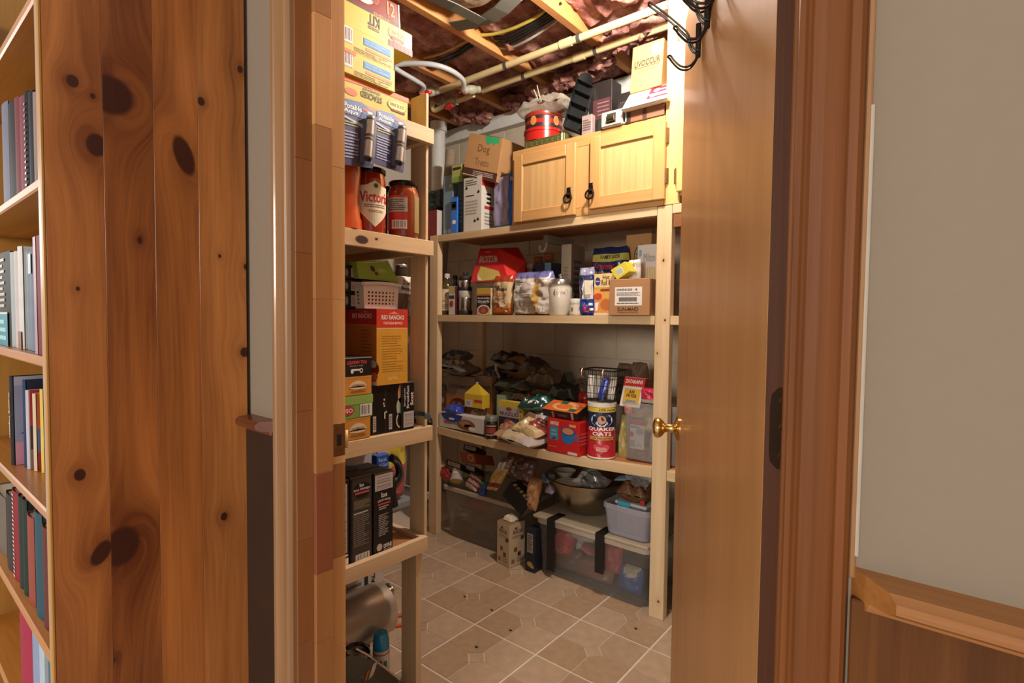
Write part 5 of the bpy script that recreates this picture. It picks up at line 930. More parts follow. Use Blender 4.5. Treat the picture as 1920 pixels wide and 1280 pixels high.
for k, (px, py) in enumerate(((1001, 168), (1007, 160), (1011, 176))):
    a_ = onY(px, py, YF+.11); b = MB(); b.tube([a_, V((cc.x-.02+.006*k, cc.y, zz+.06))], .0022, mat('#d8cfb4', .5), 6); b.make('skewer', None, ['left', 'tallest middle', 'right'][k]+' pale stick poking up from the bag on the tins', 'stick')
# black tray, base case, small boxes, device
b = MB(); q = [onY(px, py, Y_) for px, py, Y_ in ((1055, 236, YF+.03), (1087, 248, YF+.03), (1112, 160, YF+.12), (1082, 146, YF+.12))]; bm2 = mat('#17191a', .4, var=.2); nd = (q[1]-q[0]).cross(q[3]-q[0]).normalized(); nd = nd if nd.y > 0 else -nd
def S4(a, t): return q[0]*(1-a)*(1-t)+q[1]*a*(1-t)+q[2]*a*t+q[3]*(1-a)*t
o = thing('tool_tray', 'long black plastic tray with three open cells leaning on the cabinet top', 'tray', q[0])
b.add([S4(a, t)+nd*.025 for a, t in ((0, 0), (1, 0), (1, 1), (0, 1))], [[0, 1, 2, 3]], bm2)
def wall_(a0, t0, a1, t1): b.obox(S4(a0, t0), S4(a1, t1)-S4(a0, t0), nd*.025, (S4(a0, t0)-S4(.5, .5)).normalized()*-.004, bm2, .0008)
for t in (0, .26, .52, .78, 1): wall_(0, t, 1, t)
wall_(0, 0, 0, 1); wall_(1, 0, 1, 1); b.make('cells', o)
b = MB(); b.grid(lambda s, t: S4(.1+.8*s, 1.0+.22*t*sin(pi*(.15+.7*s)))+nd*.012*sin(pi*s), 8, 4, bm2); b.make('rounded_end', o)
p0, p1 = onY(1090, 250, YF+.05), onY(1166, 222, YF+.05); b = MB(); b.obox((p0.x+.02, YF+.055, zt), (p1.x-p0.x-.02, 0, 0), (0, .22, 0), (0, 0, .075), mat('#1d2021', .45), .006); b.box(p0.x+.10, p1.x-.02, YF+.049, YF+.06, zt+.02, zt+.06, mat('#2a2e30', .4), .002); b.make('tool_case', None, 'flat black case under the tray and grey device', 'case')
c = B('battery_box', 'brown grey printed small box stuck between the black tray and the flat case', 'box', 1091, 1110, 186, zt+.001, YF+.012, .03, mat('#8c7a74', .45, var=.25), ym=210, h=.085); lines(c.P, c.front, .1, .2, .9, .8, 5, mat('#5a4a48')); done(c)
c = B('shoe_box', 'black box with a dull red label behind the tray', 'box', 1104, 1147, 160, zt+.077, YF+.135, .09, mat('#201a19', .45), ym=180); rect(c.P, c.front, .2, .1, .95, .6, mat('#4c2a2c')); lines(c.P, c.front, .4, .2, .9, .55, 4, mat('#7d6664'), 2, .3); done(c)
p0, p1 = onY(1143, 205, YF+.10), onY(1182, 212, YF+.06); c = carton('speaker_box', 'black carton with a ring emblem tilted behind the grey device', 'box', (p0.x+.012, YF+.125, zt+.0775), V((p1.x-p0.x-.012, 0, 0)), .11, V((.0, .03, .125)), mat('#1d1a1a', .45, var=.2)); rect(c.P, c.front, .1, .1, .9, .6, mat('#2c2827')); [rect(c.P, c.front, .15+.08*k, .62, .18+.08*k, .65, mat('#8a8684'), 2) for k in range(8)]; ell(c.P, c.top, .55, .5, .25, .28, mat('#5a5654'), 5); ell(c.P, c.top, .55, .5, .18, .2, mat('#1d1a1a'), 6); ell(c.P, c.top, .55, .5, .08, .1, mat('#6a6664'), 7); done(c)
zp = onY(1145, 240, YF-.02).z; p0, p1 = onY(1126, 232, YF-.015), onY(1166, 230, YF-.015); hq = onY(1140, 199, YF-.015).z-p0.z; mg = mat('#b9b8ae', .35, .3, var=.05)
b = MB(); w_ = p1.x-p0.x; b.obox((p0.x, YF-.015, zt+.001), (w_, 0, 0), (0, .05, 0), (0, .0, hq), mg, .006); o = b.make('tape_measure', None, 'pale grey boxy device with a metal roller on the front edge of the cabinet top', 'device')
P = MB(); F = Face((p0.x, YF-.0153, zt+.001), (w_, 0, 0), (0, 0, hq)); rect(P, F, .03, .03, .97, .06, Mdk); rect(P, F, .30, .2, .72, .82, mat('#2c2a22')); P.make('window', o); b = MB(); b.tube([(p0.x+w_*.34, YF-.017, zt+hq*.5), (p0.x+w_*.68, YF-.017, zt+hq*.5)], .013, mat('#6f6a4c', .2, .9), 16); b.make('roller', o)
b = MB(); cp = onY(1169, 222, YF+.0); b.tube([(cp.x, cp.y, zt+.062), (cp.x+.012, cp.y-.004, zt+.055), (cp.x+.014, cp.y-.004, zt+.01), (cp.x, cp.y, zt+.006)], .0035, mg, 8, 3); b.make('metal_clip', None, 'pale wire clip between the grey device and the white box', 'clip')
# white box with red cutlery print on a brown carton
p0, p1 = onY(1168, 226, YF-.005), onY(1250, 205, YF-.005); hb_ = .062
c = carton('brown_carton', 'flat brown carton with dark tape under the white cutlery box', 'box', (p0.x+.012, YF-.005, zt), (p1.x-p0.x-.022, 0, 0), .2, .045, mat('#7a4f36', .6)); rect(c.P, c.front, .45, 0, .56, 1, mat('#40241a')); rect(c.P, c.front, 0, 0, .14, 1, mat('#2a1a14'), 1); done(c)
q = [onY(px, py, YF-.035) for px, py in ((1164, 223), (1250, 195), (1251, 152), (1178, 178))]
c = carton('cutlery_box', 'glaring white box with red spoon and fork panel, tilted on the brown carton', 'box', (q[0].x, YF-.035, zt+.047), (q[1].x-q[0].x, 0, 0), .08, V((0, .075, q[3].z-q[0].z-.0)), mat('#e2ded8', .45, var=.02), inward=(0, 1, 0)); P, F = c.P, c.front
rect(P, F, .5, .30, .96, .98, mat('#b3243c')); ell(P, F, .66, .76, .07, .10, Mwh, 2); rect(P, F, .70, .73, .96, .79, Mwh, 2); rect(P, F, .52, .50, .96, .58, Mwh, 2); ell(P, F, .62, .42, .06, .07, Mwh, 2); rect(P, F, .66, .40, .96, .46, Mwh, 2); rect(P, F, 0, .0, 1, .06, Mdk, 1); [rect(P, F, .005+.018*k, .06, .012+.018*k, .98, mat('#8a6a4c'), 1) for k in range(2)]; done(c)
zc_ = c.O.z+c.Z.z+.001
q = [onY(px, py, YF+.03) for px, py in ((1181, 170), (1240, 143), (1240, 66), (1184, 96))]
c = carton('cardboard_box', 'upright tan cardboard box with black lettering and white sticker, highest on the cabinet', 'box', (q[0].x, YF+.03, zc_-.002), (q[1].x-q[0].x, 0, 0), .11, (0, .02, q[2].z-zc_), mat('#a8834c', .7, var=.05), topm=mat('#9a7844', .7)); P, F = c.P, c.front
txt(P, F, 'LIVOCCUR', .10, .52, .92, .66, mat('#2a1c10')); rect(P, F, .1, .49, .92, .503, mat('#3a2a18')); txt(P, F, 'Limitatio', .22, .41, .78, .475, mat('#7a5a34'), bold=False); rect(P, F, .66, .70, .95, .93, mat('#e9e6e0'), 1); done(c)
# ================================================================== SECOND SHELF (about eye level)
z = Z2+.001
def bottle(name, lab, pxm, wpx, ytop, z0, Y, body, cap, prof, labf=None, grp=None):
    c = onY(pxm, ytop+40, Y); r = wpx*((c-V((0, 0, EYE))).dot(vv))/CF/2; h = onY(pxm, ytop, Y).z-z0; o = thing(name, lab, 'bottle', (c.x, Y, z0), grp); cc = V((c.x, Y, z0))
    b = MB(); b.lathe([(r*a, h*t) for a, t in prof], body, cc, 28); b.make('bottle_body', o); t0 = prof[-1]; b = MB(); b.lathe([(r*t0[0]*1.15, h*(t0[1]-.03)), (r*t0[0]*1.2, h*(t0[1]-.02)), (r*t0[0]*1.15, h*.99), (r*t0[0]*.8, h)], cap, cc, 20); b.make('cap', o)
    if labf: P = MB(); labf(P, cc, r, h); P.make('paper_label', o)
    return o
def lvin(P, cc, r, h): F = Cyl(cc, r, cc.z+h*.10, cc.z+h*.62, R(150)); rect(P, F, 0, 0, 1, 1, mat('#cfc3a4'), 0); ell(P, F, .5, .72, .12, .14, mat('#a89a74')); rect(P, F, .1, .42, .4, .47, Mdk); ell(P, F, .8, .25, .12, .14, mat('#8f2a2c')); lines(P, F, .15, .08, .6, .3, 3, mat('#7a705c'))
bottle('vinegar_bottle', 'brown bottle with a white cap and cream label, leftmost on the second shelf', 838, 24, 513, z, YF+.075, mat('#4a3a1e', .12, coat=.6), mat('#cbc8c0', .4), [(.9, 0), (1, .02), (1, .66), (.8, .78), (.4, .86), (.38, .92)], lvin)
bottle('wine_bottle', 'dark blue glass bottle with a black neck behind the small tube', 853, 20, 516, z, YF+.14, mat('#16234e', .1, coat=.7), mat('#100f14', .3), [(.9, 0), (1, .02), (1, .6), (.9, .72), (.42, .80), (.40, .93)])
b = MB(); c0 = onY(848, 575, YF+.035); c = B('small_carton', 'thin white box with a red picture in front of the dark blue bottle', 'box', 841, 853, 537, z, YF+.025, .02, mat('#c9c2b8', .5), ym=565); P, F = c.P, c.front; rect(P, F, 0, .75, 1, 1, mat('#b5a468')); rect(P, F, .1, .56, .9, .68, mat('#3a302a')); ell(P, F, .45, .38, .3, .12, mat('#9a2a2a')); rect(P, c.right, 0, 0, 1, 1, mat('#4a1a20')); done(c)
steel = mat('#b9b2ac', .22, 1, var=.05); o = thing('coffee_grinder', 'steel and black cylindrical hand grinder on the second shelf', 'grinder', (onY(872, 560, YF+.07).x, YF+.07, z)); cc = ORG[o]; hg = onY(872, 510, YF+.07).z-z; r_ = 15*2.62/CF
def seg(nm, a, b_, k, mt_): b = MB(); b.lathe([(r_*k*.97, hg*a), (r_*k, hg*(a+.01)), (r_*k, hg*(b_-.01)), (r_*k*.97, hg*b_)], mt_, cc, 28); b.make(nm, o)
seg('base', 0, .10, 1.05, M_dark); seg('lower_cup', .10, .40, .95, steel); seg('label_band', .40, .56, .97, mat('#a8a298', .5)); seg('collar', .56, .64, .96, M_dark); seg('upper_cup', .64, .80, .92, steel); seg('lid', .80, .9, .95, M_dark); seg('knob', .9, 1.0, .35, M_dark)
# translucent ribbed tub with the red faceted gift box on it
tb = onY(903, 560, YF+.11); b = MB(); ht = onY(903, 530, YF+.08).z-z; wt = onY(950, 560, YF+.1).x-onY(884, 560, YF+.1).x
tubshell(b, (tb.x+.072, YF+.155, z), wt-.02, .17, ht, mat('#a9a294', .4, var=.06), .84, .02, .006); ob = b.make('ribbed_tub', None, 'off white ribbed tub holding up the red faceted box', 'tub')
zr_ = z+ht+.001
q = [onY(px, py, Y_) for px, py, Y_ in ((882, 529, YF+.035), (952, 527, YF+.035), (988, 490, YF+.16), (963, 466, YF+.20), (903, 468, YF+.17))]
b = MB(); red = mat('#b81d22', .35, var=.06); redl = mat('#d0382f', .35); redd = mat('#9a1820', .35)
fz = zr_; B0, B1 = V((q[0].x, YF+.035, fz)), V((q[1].x+.005, YF+.035, fz)); T0, T1 = V((onY(900, 470, YF+.12).x, YF+.12, onY(900, 466, YF+.12).z)), V((onY(935, 468, YF+.12).x, YF+.12, onY(935, 466, YF+.12).z))
R1, R2 = V((onY(984, 510, YF+.16).x, YF+.16, fz)), V((onY(986, 484, YF+.18).x, YF+.18, onY(986, 490, YF+.18).z)); T2 = V((onY(972, 468, YF+.2).x, YF+.2, T0.z)); M1 = V((B1.x-.02, YF+.06, (fz+T0.z)/2+.01)); K0, K1 = V((B0.x+.03, YF+.28, fz)), V((R2.x, YF+.29, fz)); KT = V((T0.x+.04, YF+.26, T0.z))
vs = [B0, B1, T0, T1, R1, R2, T2, K0, K1, KT]
b.add(vs, [[0, 1, 3, 2], [1, 4, 5], [1, 5, 3], [3, 5, 6], [2, 3, 6, 9], [0, 2, 9, 7], [7, 9, 6, 8], [8, 6, 5], [4, 8, 5], [0, 7, 8, 4, 1]], [red, redl, redl, redd, redd, red, redd, redd, redd, red]); o = b.make('panettone_box', None, 'large red faceted cake box with a yellow cake picture, behind the mixes', 'box')
F = Surf(lambda a, t: B0*(1-a)*(1-t)+B1*a*(1-t)+T1*a*t+T0*(1-a)*t); F.nu = 1; nF = (B1-B0).cross(T0-B0).normalized(); nF = nF if nF.y < 0 else -nF; F.at = lambda a, t, l: F.fn(a, t)+nF*(.0012+.0004*l)
P = MB(); txt(P, F, 'BALOCICIUM', .12, .56, .82, .78, mat('#d9bdb5'), 1); lines(P, F, .3, .86, .7, .92, 1, mat('#cf8a80')); pol(P, F, [(.16, .22), (.22, .46), (.80, .30), (.84, .06), (.34, .02)], mat('#b3a050'), 2); pol(P, F, [(.16, .22), (.34, .02), (.2, .04)], mat('#d0c6a0'), 3)
G = Surf(lambda a, t: T1+(R2-T1)*a+(V((0, 0, -1))*.06+(T2-T1)*.25)*(1-t)); G.nu = 1
P.make('printed_label', o)
c = B('mix_box', 'small box with yellow top, black title and a plate of doughnuts on the second shelf', 'box', 894, 920, 541, z, YF+.012, .04, mat('#cdb58c', .45), ym=565); P, F = c.P, c.front; rect(P, F, 0, .78, 1, 1, mat('#bd9a3c')); rect(P, F, 0, .72, 1, .79, mat('#a8602c'), 2); rect(P, F, 0, .22, 1, .72, mat('#17110f'), 1); txt(P, F, 'Brownie Pudding', .08, .58, .92, .67, Mwh, 2); txt(P, F, '& Pancake Mix', .08, .46, .92, .56, Mwh, 2); lines(P, F, .2, .40, .8, .44, 1, mat('#8a847c'), 2); ell(P, F, .5, .19, .46, .19, mat('#d5cdc2'), 2); ell(P, F, .5, .18, .38, .15, mat('#8a4028'), 3); ell(P, F, .48, .16, .14, .07, mat('#c27a50'), 4); ell(P, F, .48, .16, .06, .03, mat('#7a2f20'), 5); done(c)
def bk(name, lab, xl, xr, yt, yb, Y, th, mt_, seed, z0=None, crimp=(0, 1), wr=.14, cat='bag', lean=0, n=18, p=2.6, grp=None):
    a, c_ = onY(xl, (yt+yb)/2, Y), onY(xr, (yt+yb)/2, Y); zt_, zb_ = onY((xl+xr)/2, yt, Y).z, (z0 if z0 is not None else onY((xl+xr)/2, yb, Y).z)
    return bag(name, lab, cat, ((a.x+c_.x)/2+lean/2, Y+th*.45, (zt_+zb_)/2), (c_.x-a.x, 0, 0), (lean, 0, zt_-zb_), (0, -th, 0), mt_, seed, crimp, wr, grp, n, p=p)
o, F = bk('cookie_bag', 'cream and orange printed bag of sweet mix, second shelf', 922, 957, 516, 593, YF+.014, .05, lambda s, t: mat('#9a3a20', .3) if t > .84 else (mat('#b5672c', .3) if t < .16 else (mat('#c98a50', .3) if t < .3 else mat('#cbb48a', .3, var=.08))), 21, z+.003, (0, 1), .04, p=6)
P = MB(); txt(P, F, 'Fior di', .1, .68, .45, .74, Mdk); txt(P, F, 'Maggio', .25, .59, .85, .69, Mdk); txt(P, F, 'DOLCENTE', .05, .46, .8, .54, mat('#a8542c')); lines(P, F, .1, .36, .7, .42, 2, mat('#8a7a5c')); ell(P, F, .28, .24, .2, .07, mat('#8a3a1c')); ell(P, F, .62, .26, .2, .09, mat('#d8cfae')); pol(P, F, [(.5, .32), (.66, .3), (.85, .08), (.75, .08)], mat('#e0d6bc'), 2); P.make('printed_label', o)
o, F = bk('zip_bag', 'large clear zip bag of white flour with a yellow strip on the second shelf', 956, 1030, 508, 594, YF+.006, .10, lambda s, t: mat('#6a6a9c', .25, coat=.4) if t > .84 else (mat('#b8924c', .35) if (.60 < s < .74 and t < .72) else mat('#bcb3a8', .22, coat=.4, var=.14, vs=20)), 23, z, (0, 1), .22, p=3.2, n=30)
P = MB(); lines(P, F, .15, .2, .62, .62, 7, mat('#a0978e'), 1, .2); rect(P, F, .12, .64, .36, .8, mat('#cfc8c0')); lines(P, F, .17, .68, .33, .77, 2, mat('#6a645e'), 2); barcode(P, F, .70, .08, .85, .2, 2, 7); P.make('printed_label', o)
c = B('storage_box', 'small navy box with a white hexagon emblem behind the flour bag', 'box', 1003, 1033, 494, z, YF+.16, .12, mat('#1f2450', .4), ym=510); P, F = c.P, c.front; pol(P, F, [(.35+.22*cos(pi/6+k*pi/3)*1.0, .66+.22*sin(pi/6+k*pi/3)*.7) for k in range(6)], mat('#cfcac4')); txt(P, F, 'MORTON', .2, .62, .5, .70, mat('#4a4a6a')); rect(P, F, .62, .0, 1, 1, mat('#6aa0c4'), 1); ell(P, F, .8, .5, .14, .14, mat('#c9622c'), 2); done(c)
jar('dark jar with pale rim bands behind the flour bag', 995, 17, 494, z, YF+.19, mat('#7a6a68', .4), mat('#4a3a3a', .2), None, None, 'spice_jar') if False else None
bottle('spice_jar', 'dull mauve jar between the red faceted box and the navy box', 995, 16, 494, z, YF+.18, mat('#5a4648', .3), mat('#8a7a78', .4), [(.9, 0), (1, .02), (1, .85), (.85, .9), (.85, .93)])
for px, py, w_, h_, lb in ((1007, 487, 12, 14, 'left'), (1027, 482, 14, 18, 'right')):
    a = onY(px-w_/2, py+h_/2, YF+.30); c_ = onY(px+w_/2, py-h_/2, YF+.30); b = MB(); b.box(a.x, c_.x, YF+.30, YF+.33, a.z, c_.z, mat('#b5622c', .5), .002); o = b.make('spice_tin', None, lb+' small orange tin on the rear ledge behind the navy box', 'tin', 'orange tins on the rear ledge')
    P = MB(); lines(P, Face((a.x, YF+.30, a.z), (c_.x-a.x, 0, 0), (0, 0, c_.z-a.z)), .2, .3, .8, .8, 2, mat('#d8a070')); P.make('printed_label', o)
a, c_ = onY(1000, 494, YF+.30), onY(1036, 494, YF+.30); zl = onY(1015, 494, YF+.24).z; b = MB(); b.box(a.x-.004, c_.x+.02, YF+.295, YF+.36, z, min(zl-.002, onY(1007, 494, YF+.30).z-.0015, onY(1027, 491, YF+.30).z-.0015), mat('#2c2420', .6)); b.make('dark_carton', None, 'plain dark carton the two orange tins stand on', 'box')
c = B('food_box', 'tall off white box with small print behind the glass canister', 'box', 1052, 1071, 459, z, YF+.14, .12, mat('#a69d8e', .5, var=.05), ym=500, side=None); P, F, G = c.P, c.front, c.right; txt(P, F, '8.1', .3, .42, .7, .5, Mdk); lines(P, F, .3, .55, .7, .7, 3, mat('#8a8274')); rect(P, G, 0, 0, 1, 1, mat('#6e5f52'), 0); lines(P, G, .2, .3, .8, .8, 6, mat('#463a34')); ell(P, G, .3, .2, .12, .1, Mdk); done(c)
# glass canister with metal lid
cx_ = onY(1051, 560, YF+.06); r_ = 21*((cx_-V((0, 0, EYE))).dot(vv))/CF; hC = onY(1051, 513, YF+.06).z-z; o = thing('glass_canister', 'glass canister of white powder with a silver lid and metal name plate', 'canister', (cx_.x, YF+.06, z)); cc = ORG[o]; wp = mat('#d0c8b8', .35, var=.03, coat=.6)
b = MB(); b.lathe([(r_*.92, 0), (r_, .006), (r_, hC*.66), (r_*.95, hC*.70), (r_*.93, hC*.74)], [wp, wp, mat('#bab3a4', .15, coat=.8), wp], cc, 36); b.make('canister_body', o)
b = MB(); sl = mat('#b5b1aa', .22, .9); b.lathe([(r_*1.0, hC*.74), (r_*1.06, hC*.745), (r_*1.06, hC*.79), (r_*.98, hC*.80), (r_*.9, hC*.85), (r_*.6, hC*.885), (r_*.14, hC*.90), (r_*.12, hC*.92), (r_*.2, hC*.95), (r_*.2, hC*.975), (r_*.1, hC)], sl, cc, 36); b.make('lid', o)
P = MB(); F = Cyl(cc, r_, cc.z+hC*.42, cc.z+hC*.64, R(100)); pol(P, F, [(.1, .5), (.2, .1), (.8, .1), (.9, .5), (.8, .9), (.2, .9)], mat('#7a766e', .5, .2)); txt(P, F, 'COFFEE', .25, .35, .75, .65, mat('#c9c4bb', .3, .5), 2); P.make('name_plate', o)
def ljar(P, cc, r, h): F = Cyl(cc, r, cc.z+.006, cc.z+h*.6, R(120)); rect(P, F, 0, 0, 1, 1, mat('#c2baa6'), 0); barcode(P, F, .62, .15, .9, .85, 1, 7); ell(P, F, .2, .5, .1, .25, mat('#7a6a4a'))
cj = onY(1080, 577, YF+.03); rj = 12.5*((cj-V((0, 0, EYE))).dot(vv))/CF; hj = onY(1080, 560, YF+.03).z-z; o = thing('cream_jar', 'small white lidded jar with a barcode, right of the glass canister', 'jar', (cj.x, YF+.03, z)); cc = ORG[o]; b = MB(); b.lathe([(rj*.92, 0), (rj, .003), (rj, hj*.62), (rj*.9, hj*.66), (rj*.9, hj*.7)], mat('#c9c0ac', .3), cc, 28); b.make('jar_body', o); b = MB(); b.lathe([(rj*.98, hj*.68), (rj*1.0, hj*.7), (rj*1.0, hj*.97), (rj*.96, hj)], mat('#cbc6bb', .35), cc, 28); b.make('lid', o); P = MB(); ljar(P, cc, rj, hj); P.make('paper_label', o)
nb = mat('#2a2f58', .22, coat=.5, var=.12); o, F = bk('flour_bag', 'tall twisted navy blue and white bag on the second shelf', 1084, 1113, 500, 593, YF+.012, .06, lambda s, t: mat('#1f3a86', .3) if t < .32 else (mat('#c2bcac', .3, var=.1) if (s > .38 and t < .72 and s < .92) else (mat('#8d8fa6', .2, coat=.5) if t > .86 else nb)), 27, z, (0, 1), .28, lean=-.012)
P = MB(); ell(P, F, .58, .14, .2, .07, mat('#b82a44')); lines(P, F, .76, .08, .92, .28, 2, Mwh); lines(P, F, .55, .36, .85, .44, 2, mat('#7a7a80')); P.make('printed_label', o)
c = B('mix_box', 'orange and cream hot roll mix box half hidden by the brown shipping carton', 'box', 1114, 1152, 514, z, YF+.03, .05, mat('#c98a48', .45), ym=550); P, F = c.P, c.front; rect(P, F, 0, .66, 1, 1, mat('#d9bd82')); rect(P, F, 0, .40, 1, .67, mat('#d39a4c')); ell(P, F, .18, .82, .13, .10, mat('#23366e'), 2); txt(P, F, 'Pillsbury', .08, .80, .28, .84, Mwh, 3); txt(P, F, 'Hot', .42, .86, .76, .97, mat('#4a2014'), 2); txt(P, F, 'Roll Mix', .36, .72, 1.0, .85, mat('#4a2014'), 2); rect(P, F, .32, .58, .8, .64, mat('#7a3a1c'), 2); ell(P, F, .2, .46, .2, .08, mat('#c2451f'), 2); ell(P, F, .62, .26, .3, .13, mat('#b3672c'), 2); pol(P, F, [(.05, .3), (.25, .32), (.18, .12), (.1, .1)], Mwh, 3); rect(P, F, 0, 0, 1, .06, mat('#cdb598'), 2); done(c)
o, F = bk('pancake_bag', 'navy bag with a yellow band and red and white lettering behind the mix boxes', 1103, 1173, 461, 520, YF+.17, .08, lambda s, t: mat('#a8a04c', .35) if .80 < t < .89 else mat('#17264e', .3, var=.15, coat=.3), 29, z+.002, (0, 1), .06, p=5)
P = MB(); txt(P, F, 'FAMILY SIZE', .35, .82, .85, .87, Mdk); txt(P, F, 'Krusteaz', .18, .68, .74, .76, mat('#b52c3a')); txt(P, F, 'Butter', .12, .56, .62, .66, mat('#b9b9c4')); P.make('printed_label', o)
# brown shipping carton
q0, q1 = onY(1142, 560, YF-.03), onY(1218, 560, YF-.018); hS = onY(1142, 524, YF-.03).z-z
c = carton('shipping_carton', 'brown shipping carton with a white barcode label and dark lettering, overhanging the second shelf', 'box', (q0.x, q0.y, z), (q1.x-q0.x, q1.y-q0.y, 0), .17, hS, mat('#9a7048', .75, var=.05)); P, F = c.P, c.front
rect(P, F, .15, .27, .82, .78, mat('#d2ccc2'), 1); txt(P, F, '0444941000', .19, .67, .58, .74, mat('#2a2624'), 2); rect(P, F, .66, .68, .7, .73, mat('#4a4644'), 2); lines(P, F, .19, .53, .78, .64, 3, mat('#6a6462'), 2); rect(P, F, .25, .38, .70, .50, mat('#8a8480'), 2); [rect(P, F, .26+.022*k, .39, .26+.022*k+.012, .49, mat('#3a3634'), 3) for k in range(20)]; lines(P, F, .2, .3, .74, .36, 1, mat('#5a5452'), 2)
txt(P, F, 'SUN-MAID', .22, .12, .74, .225, mat('#3a2014'), 2); lines(P, F, .22, .07, .74, .10, 1, mat('#4a2c1c'), 2); done(c); zS2 = z+hS+.0015
q = [onY(px, py, YF+.01) for px, py in ((1157, 521), (1180, 505), (1171, 487), (1145, 503))]; b = MB(); zq = min(p.z for p in q)
for p in q: p.z += zS2-zq
dv = V((.012, .05, 0)); b.add(q+[p+dv for p in q], [[0, 1, 2, 3], [4, 7, 6, 5], [0, 4, 5, 1], [1, 5, 6, 2], [2, 6, 7, 3], [3, 7, 4, 0]], mat('#c2b83c', .4, var=.06)); o = b.make('tissue_box', None, 'yellow green tea box tipped on its corner on the shipping carton', 'box'); F = Surf(lambda a, t: q[3]*(1-a)*(1-t)+q[0]*a*(1-t)+q[1]*a*t+q[2]*(1-a)*t); F.nu = 1; F.at = lambda a, t, l: F.fn(a, t)+V((.0, -.0008-.0004*l, 0)); P = MB(); rect(P, F, .2, .25, .85, .7, mat('#c9c8a8')); [rect(P, F, .3, .3+.09*k, .75, .35+.09*k, mat('#8fa0a8'), 2) for k in range(4)]; P.make('printed_label', o)
bk('tissue_wad', 'crumpled white paper beside the tipped yellow green box', 1174, 1197, 486, 520, YF+.06, .05, mat('#d6d2c4', .6, var=.06), 33, zS2, (1, 1), .5, 'paper')
c = B('cracker_box', 'white box with a drawing of crackers standing behind the shipping carton', 'box', 1195, 1236, 460, z, YF+.16, .05, mat('#cfcac4', .45, var=.03), ym=490); P, F = c.P, c.front; txt(P, F, 'Milton', .3, .76, .82, .88, mat('#8a8078'), bold=False); rect(P, F, .08, .84, .2, .93, mat('#7aa4bc')); ell(P, F, .62, .58, .3, .12, mat('#cdbd94')); [rect(P, F, .36+.11*k, .5, .38+.11*k, .68, mat('#a89468'), 2) for k in range(5)]; lines(P, F, .3, .36, .8, .4, 1, mat('#7a746c')); rect(P, F, 0, 0, .03, 1, mat('#8aa4b4')); done(c)
c = B('cardboard_box', 'small kraft box with an oval stamp high at the back of the second shelf', 'box', 1174, 1221, 441, z+.19, YF+.24, .08, kraft, ym=460); P, F = c.P, c.front; ell(P, F, .6, .45, .28, .3, mat('#5a3c20')); ell(P, F, .6, .45, .24, .25, kraft, 2); lines(P, F, .42, .36, .78, .56, 2, mat('#5a3c20'), 3); done(c)
c = B('food_box', 'dull red and grey carton under the stamped kraft box', 'box', 1172, 1222, 472, z, YF+.23, .08, mat('#857a72', .5), ym=485, h=.188); rect(c.P, c.front, 0, .68, 1, .97, mat('#8a2a2e')); ell(c.P, c.front, .3, .82, .2, .09, mat('#b59a94'), 2); done(c)
# odd packets seen to the right of the post on this shelf
for k, (yt, yb, hx) in enumerate(((452, 487, '#4a3a34'), (489, 522, '#7a2430'), (524, 560, '#8a7f78'), (562, 588, '#5a2a2a'))):
    zb_ = onY(1268, yb, YF+.10).z; a = onY(1262, 520, YF+.10); b = MB()
    c = carton('stacked_packet', ['topmost', 'second', 'third', 'bottom'][k]+' packet of the stack glimpsed between the post and the door', 'packet', (-.86, YF+.10, z+(3-k)*.062), (.22, 0, 0), .14, .0605, mat(hx, .5, var=.3)); rect(c.P, c.front, .05, .3, .5, .7, mat('#b5a89c')); done(c)
# ================================================================== THIRD SHELF
def z3(px, Y=YF+.1): return Z3+.0035+sag(max(-2.24, min(-.96, onY(px, 800, Y).x)))
def s3(name, lab, xl, xr, yt, Y, d, mt_, ym=None, h=None, z0=None, **k): return backbox(name, lab, 'box', xl, xr, yt, z0 or z3((xl+xr)/2, Y), Y, d, mt_, ym=ym or (yt+20), h=h, **k)
def crunch(c):
    P, F = c.P, c.front; rect(P, F, 0, 0, 1, .60, mat('#a8602a')); rect(P, F, 0, .60, 1, 1, mat('#7d6a58')); txt(P, F, 'CRUNCHMASTER', .1, .74, .92, .82, mat('#2a1e18'), 1); ell(P, F, .45, .40, .30, .14, mat('#4e2616'), 1); [ell(P, F, .28+.11*k, .40+.03*(-1)**k, .08, .04, mat('#8f5430'), 2) for k in range(4)]; done(c)
crunch(s3('cracker_box', 'left of two brown and orange cracker boxes on the third shelf', 836, 890, 702, YF+.13, .06, mat('#7d5a3a', .5), group='cracker boxes'))
crunch(s3('cracker_box', 'right narrower showing cracker box beside the yellow pointed carton', 891, 922, 703, YF+.15, .06, mat('#7d5a3a', .5), group='cracker boxes'))
c = s3('cereal_box', 'dark packet squeezed at the left end of the third shelf', 822, 834, 722, YF+.12, .05, mat('#3a2f2a', .5)); P = c.P; ell(P, c.front, .5, .6, .4, .1, mat('#8f8a80')); rect(P, c.front, .1, .25, .9, .4, mat('#8a2f2a')); done(c)
zb_ = onY(888, 764, YF+.055).z; p0, p1 = onY(871, 762, YF+.055), onY(904, 762, YF+.055); h1 = onY(880, 738, YF+.055).z-zb_; h2 = onY(890, 717, YF+.055).z-zb_; ye = mat('#c9a92c', .4, var=.05)
